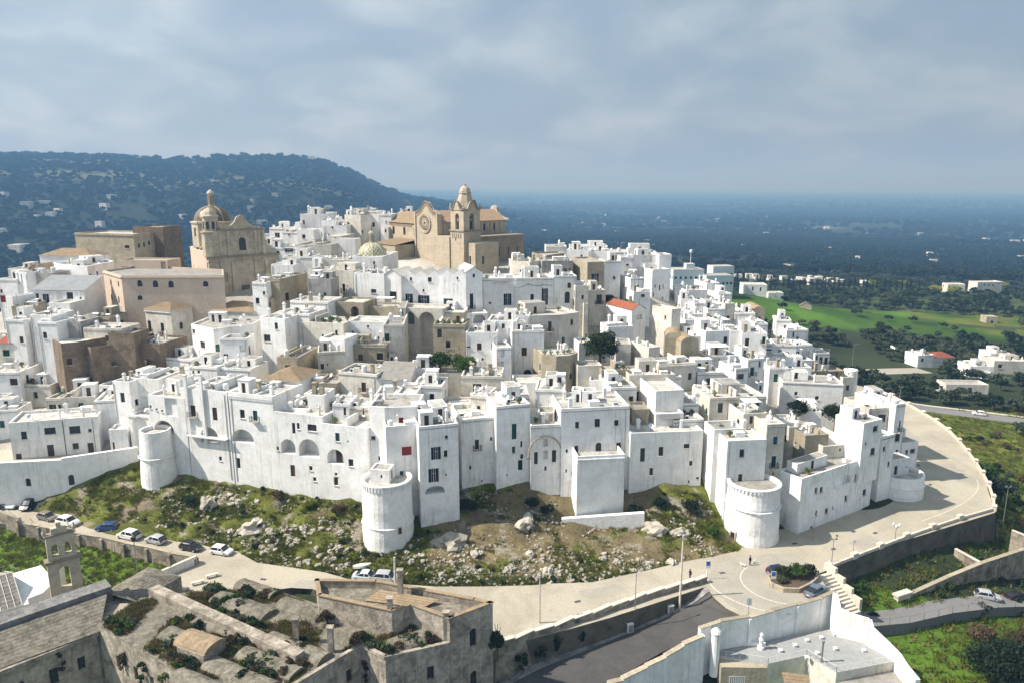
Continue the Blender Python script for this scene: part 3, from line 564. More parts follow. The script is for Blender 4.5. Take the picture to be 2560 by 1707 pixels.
def build_house(D):
 P0=D['P'];z0,z1=D['z'];n=len(P0);cx=sum(p[0]for p in P0)/n;cy=sum(p[1]for p in P0)/n
 rs=random.Random(D['lb']);root=thing(D['n'],D['lb'],CATN.get(D['n'],'house'),(cx,cy,z0),0,D.get('g'))
 root.rotation_euler=(rs.uniform(-.011,.011),rs.uniform(-.011,.011),rs.uniform(-.012,.012))if cy>131 and D['n']!='convent' else(0,0,0)
 P=[(x-cx,y-cy)for x,y in P0];H=z1-z0;wm=M[MATK[D['m']]]
 jit=rs.uniform(-.0,.0)
 edges=[(P[i],P[(i+1)%n])for i in range(n)]
 lens=[math.dist(*e)for e in edges]
 wins=[list(w)for w in D['w']]
 for w in wins:w[2]-=z0
 if(D['aw']or(len(wins)<=1 and D['cl']and D['roof']=='flat'))and H>3:  # small irregular windows on walls that show
  for i,(a,b)in enumerate(edges):
   mx,my=(a[0]+b[0])/2+cx,(a[1]+b[1])/2+cy;nx,ny=(b[1]-a[1])/lens[i],-(b[0]-a[0])/lens[i]
   if nx*mx+ny*my>-10 or lens[i]<2.2:continue
   for k in range(rs.choice((1,1,2,2,3))if lens[i]>3.5 else rs.choice((0,1))):
    w_,h_=rs.choice(((.7,.9),(.9,1.3),(1.0,1.5),(.5,.6),(1.0,2.0),(1.7,1.6)));s=rs.uniform(w_/2+.3,lens[i]-w_/2-.3)if lens[i]>w_+.8 else lens[i]/2
    zb=H-D['ph']-rs.choice((2.2,2.4,3.0,4.6))-h_*.2
    if zb<1 or any(o[0]==i and abs(o[1]-s)<(o[3]+w_)/2+.3 and abs(o[2]-zb)<2 for o in wins):continue
    wins.append([i,s,zb,w_,h_,rs.choice('dddbtgn')])
 mb=MB();rf=D['roof'];flat=rf in('flat','vault','dome');ph=D['ph']if flat else 0
 panes=[]
 for i,(a,b)in enumerate(edges):
  holes=[];used=[]
  for w in wins:
   if w[0]!=i:continue
   _,s,zb,ww,hh,k=w
   if ww<.22 or hh<.22:continue
   if zb+hh>H-.15:hh=H-.15-zb
   if hh<.2:continue
   # keep holes apart
   bx=(s-ww/2-.06,s+ww/2+.06,zb-.06,zb+hh+.06)
   if bx[0]<.04 or bx[1]>lens[i]-.04 or any(bx[0]<o[1]and bx[1]>o[0]and bx[2]<o[3]and bx[3]>o[2]for o in used):continue
   used.append(bx)
   dp,arch,back={'N':(.5,0,True),'A':(2.4,1,True),'D':(1.3,1,True),'a':(.25,1,False)}.get(k,(.25,0,False))
   if k=='A' and(ww<1.5 or min(lens)<5):dp=.7
   holes.append((s,zb,ww,hh,dp,arch,back));panes.append((i,s,zb,ww,hh,k,dp))
  wall_edge(mb,a,b,0,H,holes)
 if flat:
  th=.28 if min(lens)>1.6 else .18;Q=inset(P,th)
  for i in range(n):
   j=(i+1)%n
   mb.poly([(*P[i],H),(*P[j],H),(*Q[j],H),(*Q[i],H)]);mb.poly([(*Q[i],H),(*Q[j],H),(*Q[j],H-ph),(*Q[i],H-ph)])
 mb.build('wall',wm,root)
 rm=M[RMK[D['rm']]];ro=MB()
 ux=((P[1][0]-P[0][0])/lens[0],(P[1][1]-P[0][1])/lens[0])if n==4 else((P[n-3][0]-P[0][0]),(P[n-3][1]-P[0][1]))
 l_=math.hypot(*ux);ux=(ux[0]/l_,ux[1]/l_);uy=(-ux[1],ux[0])
 if flat:
  ro.poly([(*q,H-ph)for q in Q])
  if rf=='vault' and n>=4:
   a,b,c,d=(Q[0],Q[n-3],Q[n-2],Q[n-1]);k=8
   for s0,s1 in((.04,.47),(.53,.96)):
    for i in range(k):
     t0,t1=i/k,(i+1)/k;f=lambda t:(math.sin(math.pi*t))*.9+.02
     def at(s,t):
      x0=a[0]+(b[0]-a[0])*s;y0=a[1]+(b[1]-a[1])*s;x1=d[0]+(c[0]-d[0])*s;y1=d[1]+(c[1]-d[1])*s
      return(x0+(x1-x0)*(.08+.84*t),y0+(y1-y0)*(.08+.84*t),H-ph+f(t))
      # barrel along the depth direction
     def at2(s,t):
      q=at(s0+(s1-s0)*t,s);return(q[0],q[1],H-ph+f(t))
     ro.poly([at2(0,t0),at2(1,t0),at2(1,t1),at2(0,t1)][::-1])
    ro.poly([at2(0,i/k)for i in range(k+1)])
  if rf=='dome':
   r=min(lens)*.36;ro.lathe([(r,H-ph),(r*.95,H-ph+r*.22),(r*.75,H-ph+r*.42),(r*.4,H-ph+r*.55),(r*.05,H-ph+r*.6)],0,0,14)
  ro.build('roof',[rm if rf=='flat' else M['roof_white']],root)
 else:
  a,b,c,d=P[0],P[1],P[2],P[3];e=.22
  ov=inset([a,b,c,d],-e);A_,B_,C_,D_=ov
  w_,dpt=lens[0],lens[1]
  if rf=='hiptile':
   rh=min(w_,dpt)*.22
   if w_>=dpt:k=dpt/2/w_;r0=[(a[i]+(d[i]-a[i])/2)for i in(0,1)];r1=[(b[i]+(c[i]-b[i])/2)for i in(0,1)]
   else:k=w_/2/dpt;r0=[(a[i]+b[i])/2 for i in(0,1)];r1=[(d[i]+c[i])/2 for i in(0,1)]
   k=min(k,.42);R0=(r0[0]+(r1[0]-r0[0])*k,r0[1]+(r1[1]-r0[1])*k,H+rh);R1=(r0[0]+(r1[0]-r0[0])*(1-k),r0[1]+(r1[1]-r0[1])*(1-k),H+rh)
   E=[(*q,H+.02)for q in ov]
   if w_>=dpt:S=[(E[0],E[1],R1,R0),(E[1],E[2],R1,R1),(E[2],E[3],R0,R1),(E[3],E[0],R0,R0)]
   else:S=[(E[0],E[1],R0,R0),(E[1],E[2],R1,R0),(E[2],E[3],R1,R1),(E[3],E[0],R0,R1)]
   for s in S:tile_rows(ro,*s)
   mbu=MB();mbu.prism(ov,H-.12,H+.02);mbu.build('eaves',M['coping'],root)
  elif rf in('shedtile','shedmetal'):
   up=dpt*(.28 if rf=='shedtile' else .36)
   if rf=='shedtile':tile_rows(ro,(*A_,H+.02),(*B_,H+.02),(*C_,H+up),(*D_,H+up))
   else:
    nn=max(6,int(w_/.45))
    for i in range(nn):
     for t0,t1,o0,o1 in((0,.35,0,.09),(.35,.5,.09,.09),(.5,.85,.09,0),(.85,1,0,0)):
      s0,s1=(i+t0)/nn,(i+t1)/nn;l0=[A_[j]+(B_[j]-A_[j])*s0 for j in(0,1)];l1=[A_[j]+(B_[j]-A_[j])*s1 for j in(0,1)];u0=[D_[j]+(C_[j]-D_[j])*s0 for j in(0,1)];u1=[D_[j]+(C_[j]-D_[j])*s1 for j in(0,1)]
      ro.poly([(*l0,H+.05+o0),(*l1,H+.05+o1),(*u1,H+up+o1),(*u0,H+up+o0)])
   g=MB();g.poly([(*b,H),(*c,H),(*c,H+up)]);g.poly([(*d,H),(*a,H),(*d,H+up)]);g.poly([(*c,H),(*d,H),(*d,H+up),(*c,H+up)]);g.build('gable_wall',wm,root)
  elif rf=='gable':
   up=w_*.33;f0=[(a[i]+b[i])/2 for i in(0,1)];f1=[(d[i]+c[i])/2 for i in(0,1)]
   F0=(A_[0]+(B_[0]-A_[0])/2,A_[1]+(B_[1]-A_[1])/2,H+up+.06);F1=(D_[0]+(C_[0]-D_[0])/2,D_[1]+(C_[1]-D_[1])/2,H+up+.06)
   tile_rows(ro,(*D_,H),(*A_,H),F0,F1);tile_rows(ro,(*B_,H),(*C_,H),F1,F0)
   g=MB();g.poly([(*a,H),(*b,H),(*f0,H+up)]);g.poly([(*c,H),(*d,H),(*f1,H+up)]);g.build('gable_wall',wm,root)
  elif rf=='gablex':
   up=dpt*.17+.5;s0=[(a[i]+d[i])/2 for i in(0,1)];s1=[(b[i]+c[i])/2 for i in(0,1)]
   # ridge runs along the long left flank
   f0=[(a[i]+b[i])/2 for i in(0,1)];f1=[(d[i]+c[i])/2 for i in(0,1)];up=lens[0]*.30
   tile_rows(ro,(*D_,H),(*A_,H),(*f0,H+up+.06),(*f1,H+up+.06));tile_rows(ro,(*B_,H),(*C_,H),(*f1,H+up+.06),(*f0,H+up+.06))
   g=MB();g.poly([(*a,H),(*b,H),(*f0,H+up)]);g.poly([(*c,H),(*d,H),(*f1,H+up)]);g.build('gable_wall',wm,root)
   ch=MB();ch.box(-.35,-.35,-1,.35,.35,1.6);ch.build('chimney',M['stone_beige'],root,loc=(f0[0]*.7+f1[0]*.3,f0[1]*.7+f1[1]*.3,H+up))
  elif rf.startswith('gables'):
   k=int(rf[-1]);g=MB();ro2=ro
   for j in range(k):
    q0=[a[i]+(b[i]-a[i])*j/k for i in(0,1)];q1=[a[i]+(b[i]-a[i])*(j+1)/k for i in(0,1)];r0=[d[i]+(c[i]-d[i])*j/k for i in(0,1)];r1=[d[i]+(c[i]-d[i])*(j+1)/k for i in(0,1)]
    up=w_/k*.42;f0=[(q0[i]+q1[i])/2 for i in(0,1)];f1=[(r0[i]+r1[i])/2 for i in(0,1)]
    g.poly([(*q0,H),(*q1,H),(*f0,H+up)]);g.poly([(*r1,H),(*r0,H),(*f1,H+up)])
    g.poly([(*q0,H),(*f0,H+up),(f0[0]+uy[0]*.3,f0[1]+uy[1]*.3,H+up),(q0[0]+uy[0]*.3,q0[1]+uy[1]*.3,H)]);g.poly([(*f0,H+up),(*q1,H),(q1[0]+uy[0]*.3,q1[1]+uy[1]*.3,H),(f0[0]+uy[0]*.3,f0[1]+uy[1]*.3,H+up)])
    sb=lambda q,t:(q[0]+uy[0]*t,q[1]+uy[1]*t)
    ro2.poly([(*sb(q0,.3),H-.15),(*sb(f0,.3),H+up-.15),(*f1,H+up-.15),(*r0,H-.15)][::-1]);ro2.poly([(*sb(f0,.3),H+up-.15),(*sb(q1,.3),H-.15),(*r1,H-.15),(*f1,H+up-.15)][::-1])
   g.build('gable_wall',wm,root)
  elif rf=='vaulty':
   k=10;r=w_/2
   for i in range(k):
    t0,t1=math.pi*i/k,math.pi*(i+1)/k
    def pt(t,s):
     x=r-r*math.cos(t);return(a[0]+ux[0]*x+uy[0]*dpt*s,a[1]+ux[1]*x+uy[1]*dpt*s,H+r*.62*math.sin(t))
    ro.poly([pt(t0,0),pt(t0,1),pt(t1,1),pt(t1,0)]);ro.poly([pt(t0,0),pt(t1,0),(pt(0,0)[0]+ux[0]*r,pt(0,0)[1]+ux[1]*r,H)],1)
  ro.build('roof',[rm if rf!='vaulty' else M['tile_brown'],wm],root)
 for(i,s,zb,ww,hh,k,dp)in panes:
  a,b=edges[i];ex,ey=(b[0]-a[0])/lens[i],(b[1]-a[1])/lens[i];nx,ny=ey,-ex;ang=math.atan2(ey,ex)
  if k in 'NA':continue
  d_=dp-.06 if k in 'gbtnr' else dp-.005
  if k=='D':ww,hh=ww*.38,hh*.85
  o=link('door' if k in 'oD' or(k=='a' and hh>1.9)else('shutter' if k in 'gbtnr' else 'window'),window_mesh(ww,hh,'o' if k=='D' else k),root,(a[0]+ex*s-nx*d_,a[1]+ey*s-ny*d_,zb),ang)
  if k in 'dgbtn' and hh>1.75 and ww<1.6 and zb>2.2 and rs.random()<.5:
   bl=MB();bl.box(-ww/2-.35,-.75,-.16,ww/2+.35,.1,-.02);balustrade(bl,[(-ww/2-.3,-.05,-.02),(-ww/2-.3,-.7,-.02),(ww/2+.3,-.7,-.02),(ww/2+.3,-.05,-.02)],.95,step=.16,m=1)
   ob=bl.build('balcony',[M['coping'],M['iron']],root,loc=(a[0]+ex*s,a[1]+ey*s,zb));ob.rotation_euler=(0,0,ang)
  if k in 'dgbtn' and ww>.45 and hh<2.0:link('window_sill',sill_mesh(ww),root,(a[0]+ex*s-nx*(dp-.02),a[1]+ey*s-ny*(dp-.02),zb),ang)
  # roof furniture
 def on_roof(kind,s,t,rz=None,sc=1.,z=None):
  a,b,c,d=P[0],P[n-3],P[n-2],P[n-1]
  x=(a[0]+(b[0]-a[0])*s)*(1-t)+(d[0]+(c[0]-d[0])*s)*t;y=(a[1]+(b[1]-a[1])*s)*(1-t)+(d[1]+(c[1]-d[1])*s)*t
  nm={'chimney_a':'chimney','chimney_b':'chimney','chimney_c':'chimney','chimney_d':'chimney','steel_tank':'water_tank'}.get(kind,kind)
  return link(nm,proto_mesh(kind),root,(x,y,(H-ph-.02)if z is None else z),math.atan2(ux[1],ux[0])if rz is None else rz,sc)
 if D['cl']and flat and min(lens)>2.4:
  area=lens[0]*lens[1];slots=[(.2,.25),(.5,.3),(.8,.25),(.22,.72),(.55,.72),(.82,.7)];rs.shuffle(slots)
  k=2+(area>26)+(area>60)*2
  for j in range(min(k,len(slots))):
   s,t=slots[j];s+=rs.uniform(-.06,.06);t+=rs.uniform(-.06,.06)
   kind=rs.choice(('chimney_a','chimney_b','chimney_c','chimney_a','satellite_dish','antenna','water_tank','steel_tank','roof_hut','low_box','low_box','skylight','air_unit','pot_plant','chimney_d'))
   if kind=='roof_hut' and min(lens)<5:kind='low_box'
   on_roof(kind,s,t,rz=rs.uniform(-.5,.5)-.5 if kind in('satellite_dish','antenna')else None,sc=rs.uniform(.85,1.2))
  for j in range(rs.choice((1,1,2,3))):on_roof(rs.choice(('antenna','satellite_dish','satellite_dish','chimney_c')),rs.uniform(.1,.9),rs.uniform(.12,.9),rz=rs.uniform(-1,.3),sc=rs.uniform(.8,1.15))
  fl=math.dist(P[0],P[n-3])
  if n==4 and fl>2.5 and H>4:
   nx,ny=ux[1],-ux[0];fpt=lambda s,o:(P[0][0]+ux[0]*s+nx*o,P[0][1]+ux[1]*s+ny*o)
   if rs.random()<.5:w=MB();w.obox(fpt(fl/2,.04),ux,fl/2+.03,.07,H-ph-.12,H-ph+.02);w.build('string_course',M['plaster_grey'],root)
   if rs.random()<.45:w=MB();s=rs.choice((.06,.94))*fl;w.tube((*fpt(s,.07),H*.1),(*fpt(s,.07),H-ph),.05,5);w.build('drain_pipe',M['grey_metal'],root)
  if min(lens)>4 and rs.random()<.5:  # set-back room on the roof
   hr=rs.uniform(1.2,2.2);s0=rs.choice((.08,.3,.5));q=[]
   for s,t in((s0,.48),(s0+.4,.48),(s0+.4,.92),(s0,.92)):
    a,b,c,d=P[0],P[n-3],P[n-2],P[n-1];q.append(tuple((a[i]+(b[i]-a[i])*s)*(1-t)+(d[i]+(c[i]-d[i])*s)*t for i in(0,1)))
   mini_block('roof_room',q,H-ph-.03,H+hr,wm,rm,root,(.5,H-ph+.1,.75,min(1.6,hr),M['wood_brown']))
  if n==4 and fl>3.4 and cy>143 and H>4.5:  # lower annexes against the front wall
   for _k in range(rs.choice((0,1,1,2))):
    wa=rs.uniform(.28,.5)*fl;s0=rs.uniform(.02,.98-wa/fl)*fl;da=rs.uniform(1.0,2.4);ha=H*rs.uniform(.5,.86)
    if any(w[0]==0 and w[1]+w[3]/2>s0-.2 and w[1]-w[3]/2<s0+wa+.2 and w[2]<ha+.3 for w in wins):continue
    wins.append([0,s0+wa/2,0,wa,ha,'x']);fpt2=lambda s,o:(P[0][0]+ux[0]*s+ux[1]*o,P[0][1]+ux[1]*s-ux[0]*o)
    mini_block('annex',[fpt2(s0,da),fpt2(s0+wa,da),fpt2(s0+wa,-.05),fpt2(s0,-.05)],0,ha,wm,rm,root,(rs.uniform(.3,.7),ha-rs.uniform(1.7,2.4),.7,1.1,M['glass_dark']),.28)
  if rs.random()<.45 and min(lens)>4.5:  # parapet step / dividing wall on the roof
   w=MB();s=rs.choice((.33,.5,.66));a,b,c,d=P[0],P[n-3],P[n-2],P[n-1]
   p=[a[i]+(b[i]-a[i])*s for i in(0,1)];q=[d[i]+(c[i]-d[i])*s for i in(0,1)]
   p=[p[i]+(q[i]-p[i])*.1 for i in(0,1)];q=[q[i]+(p[i]-q[i])*.1 for i in(0,1)]
   w.obox(((p[0]+q[0])/2,(p[1]+q[1])/2),uy,math.dist(p,q)/2,.13,H-ph-.02,H+rs.choice((.15,.5,1.1)));w.build('dividing_wall',wm,root)
 for f in D['fe']:feature(f,D,root,P,edges,lens,H,ph,ux,uy,wm,on_roof,rs)
 return root
def feature(f,D,root,P,edges,lens,H,ph,ux,uy,wm,on_roof,rs):
 n=len(P);a,b=P[0],P[n-3];L=math.dist(a,b);fx=((b[0]-a[0])/L,(b[1]-a[1])/L);fn=(fx[1],-fx[0]);ang=math.atan2(fx[1],fx[0])
 def fp(s,out=0.):return(a[0]+fx[0]*s+fn[0]*out,a[1]+fx[1]*s+fn[1]*out)
 mb=MB()
 if f=='pil':
  for s,z0,z1 in((L*.08,H*.55,H+2.6),(L*.44,H*.45,H+3.0)):m2=MB();m2.obox(fp(s,.22),fx,.32,.22,z0,z1);m2.obox(fp(s,.22),fx,.40,.30,z1,z1+.18);m2.build('chimney',wm,root)
 elif f=='ledge':
  mb.obox(fp(L*.5,.5),fx,L*.46,.5,H*.52,H*.52+.18);balustrade(mb,[(*fp(L*.05,.95),H*.52+.18),(*fp(L*.48,.95),H*.52+.18)]);mb.build('balcony',M['white_metal'],root)
 elif f=='ledge2':
  mb.obox(fp(L*.45,.7),fx,L*.55,.7,H*.30,H*.30+.2);balustrade(mb,[(*fp(-.4,1.3),H*.30+.2),(*fp(L*.98,1.3),H*.30+.2)],step=.3,r=.05);mb.build('balcony',M['coping'],root)
 elif f=='teeth':
  k=int(L/.42)
  for i in range(k):mb.obox(fp((i+.5)*L/k,.07),fx,.12,.08,H-1.25,H-.78)
  mb.obox(fp(L/2,.08),fx,L/2-.02,.1,H-.78,H-.55);mb.build('cornice',wm,root)
 elif f=='cornice':
  for i in range(n-3):
   p,q=P[i],P[i+1];l=math.dist(p,q);u=((q[0]-p[0])/l,(q[1]-p[1])/l);mb.obox(((p[0]+q[0])/2+u[1]*.12,(p[1]+q[1])/2-u[0]*.12),u,l/2+.12,.16,H-.62,H-.32)
  mb.build('cornice',wm,root)
 elif f in('rail','rail2'):
  z=H if f=='rail' else H*.28;o=-.15 if f=='rail' else .9
  if f=='rail2':mb.obox(fp(L*.6,.45),fx,L*.4,.45,z-.15,z)
  balustrade(mb,[(*fp(.1 if f=='rail' else L*.2,o),z),(*fp(L-.1,o),z)]);mb.build('railing',M['white_metal']if f=='rail' else M['iron'],root)
 elif f=='pipe':
  mb.tube((*fp(L*.6,.06),.3),(*fp(L*.6,.06),H-.4),.06,6);mb.box(0,0,0,0,0,0)if False else None;mb.build('drain_pipe',M['iron'],root)
 elif f=='pergola':
  w,d=min(L*.5,4),2.6;c=[P[0][i]*.35+P[1][i]*.25+P[n-2][i]*.2+P[n-1][i]*.2 for i in(0,1)]
  pt=lambda s,t:(c[0]+ux[0]*s+uy[0]*t,c[1]+ux[1]*s+uy[1]*t)
  for s in(-w/2,w/2):
   for t in(-d/2,d/2):mb.tube((*pt(s,t),H-ph),(*pt(s,t),H+1.9),.05,4)
   mb.tube((*pt(s,-d/2),H+1.9),(*pt(s,d/2),H+1.9),.05,4)
  for i in range(7):t=-d/2+d*i/6;mb.tube((*pt(-w/2,t),H+1.95),(*pt(w/2,t),H+1.95),.04,4)
  mb.build('pergola',M['white_metal'],root)
 elif f in('canopy','awning'):
  w,d=min(L*.7,4.5),2.6;c=[(P[0][i]+P[n-3][i])/2*.68+(P[n-2][i]+P[n-1][i])/2*.32 for i in(0,1)]
  if f=='awning':c=list(fp(L*.5,.6));d=1.3
  pt=lambda s,t:(c[0]+ux[0]*s+uy[0]*t,c[1]+ux[1]*s+uy[1]*t);zt=H+1.9 if f=='canopy' else H-.6
  if f=='canopy':
   for s in(-w/2,w/2):
    for t in(-d/2,d/2):mb.tube((*pt(s,t),H-ph),(*pt(s,t),zt),.045,4,1)
  k=6
  for i in range(k):
   t0,t1=-d/2+d*i/k,-d/2+d*(i+1)/k;sag=lambda t:-.12*math.sin(math.pi*(t+d/2)/d)+.12*(t/d)
   p=[(*pt(-w/2,t0),zt+sag(t0)),(*pt(w/2,t0),zt+sag(t0)),(*pt(w/2,t1),zt+sag(t1)),(*pt(-w/2,t1),zt+sag(t1))];mb.poly(p);mb.poly([(x,y,z-.03)for x,y,z in p[::-1]])
  mb.build('awning',[M['canvas']if f=='canopy' else M['grey_metal'],M['white_metal']],root)
 elif f=='parch':
  c=L*.47;w=3.15;sp=H-6.1;k=12;N_=[]
  for i in range(k+1):th=math.pi*i/k;N_.append((c+w*math.cos(th),sp+3.9*math.sin(th)**.82))
  for(x0,z0_),(x1,z1_)in zip(N_[:-1],N_[1:]):
   for o in(0,):
    p=[(*fp(x0,.0),z0_),(*fp(x1,.0),z1_)];mb.tube((*fp(x0,.04),z0_),(*fp(x1,.04),z1_),.17,6)
  for s in(-1,1):mb.obox(fp(c+s*w,.08),fx,.28,.12,sp-.45,sp)
  mb.build('arch_moulding',M['stone_beige'],root)
 elif f=='hut':on_roof('roof_hut',.35,.6)
 elif f=='chim':
  for s in(.25,.7):on_roof('chimney_d',s,.3,sc=1.25)
 elif f=='plants':
  for i in range(5):on_roof('pot_plant',.12+.18*i,.12+.1*rs.random(),sc=rs.uniform(.8,1.5))
 elif f=='mast':
  on_roof('antenna',.3,.4,sc=1.3);on_roof('chimney_b',.15,.3,sc=1.3);balustrade(mb,[(*fp(.2,-.2),H),(*fp(L-.2,-.2),H)],h=.9,step=.5);mb.build('railing',M['white_metal'],root)
 elif f=='zigzag':
  pts=[(.04,-1.3),(.2,-.95),(.32,-.35),(.45,-.75),(.62,-.9),(.72,-.55),(.85,-.8),(.97,-.75)]
  for(s0,q0),(s1,q1)in zip(pts[:-1],pts[1:]):mb.tube((*fp(L*s0,.06),H-1.2+q0),(*fp(L*s1,.06),H-1.2+q1),.1,5)
  mb.build('drip_moulding',M['plaster_grey'],root)
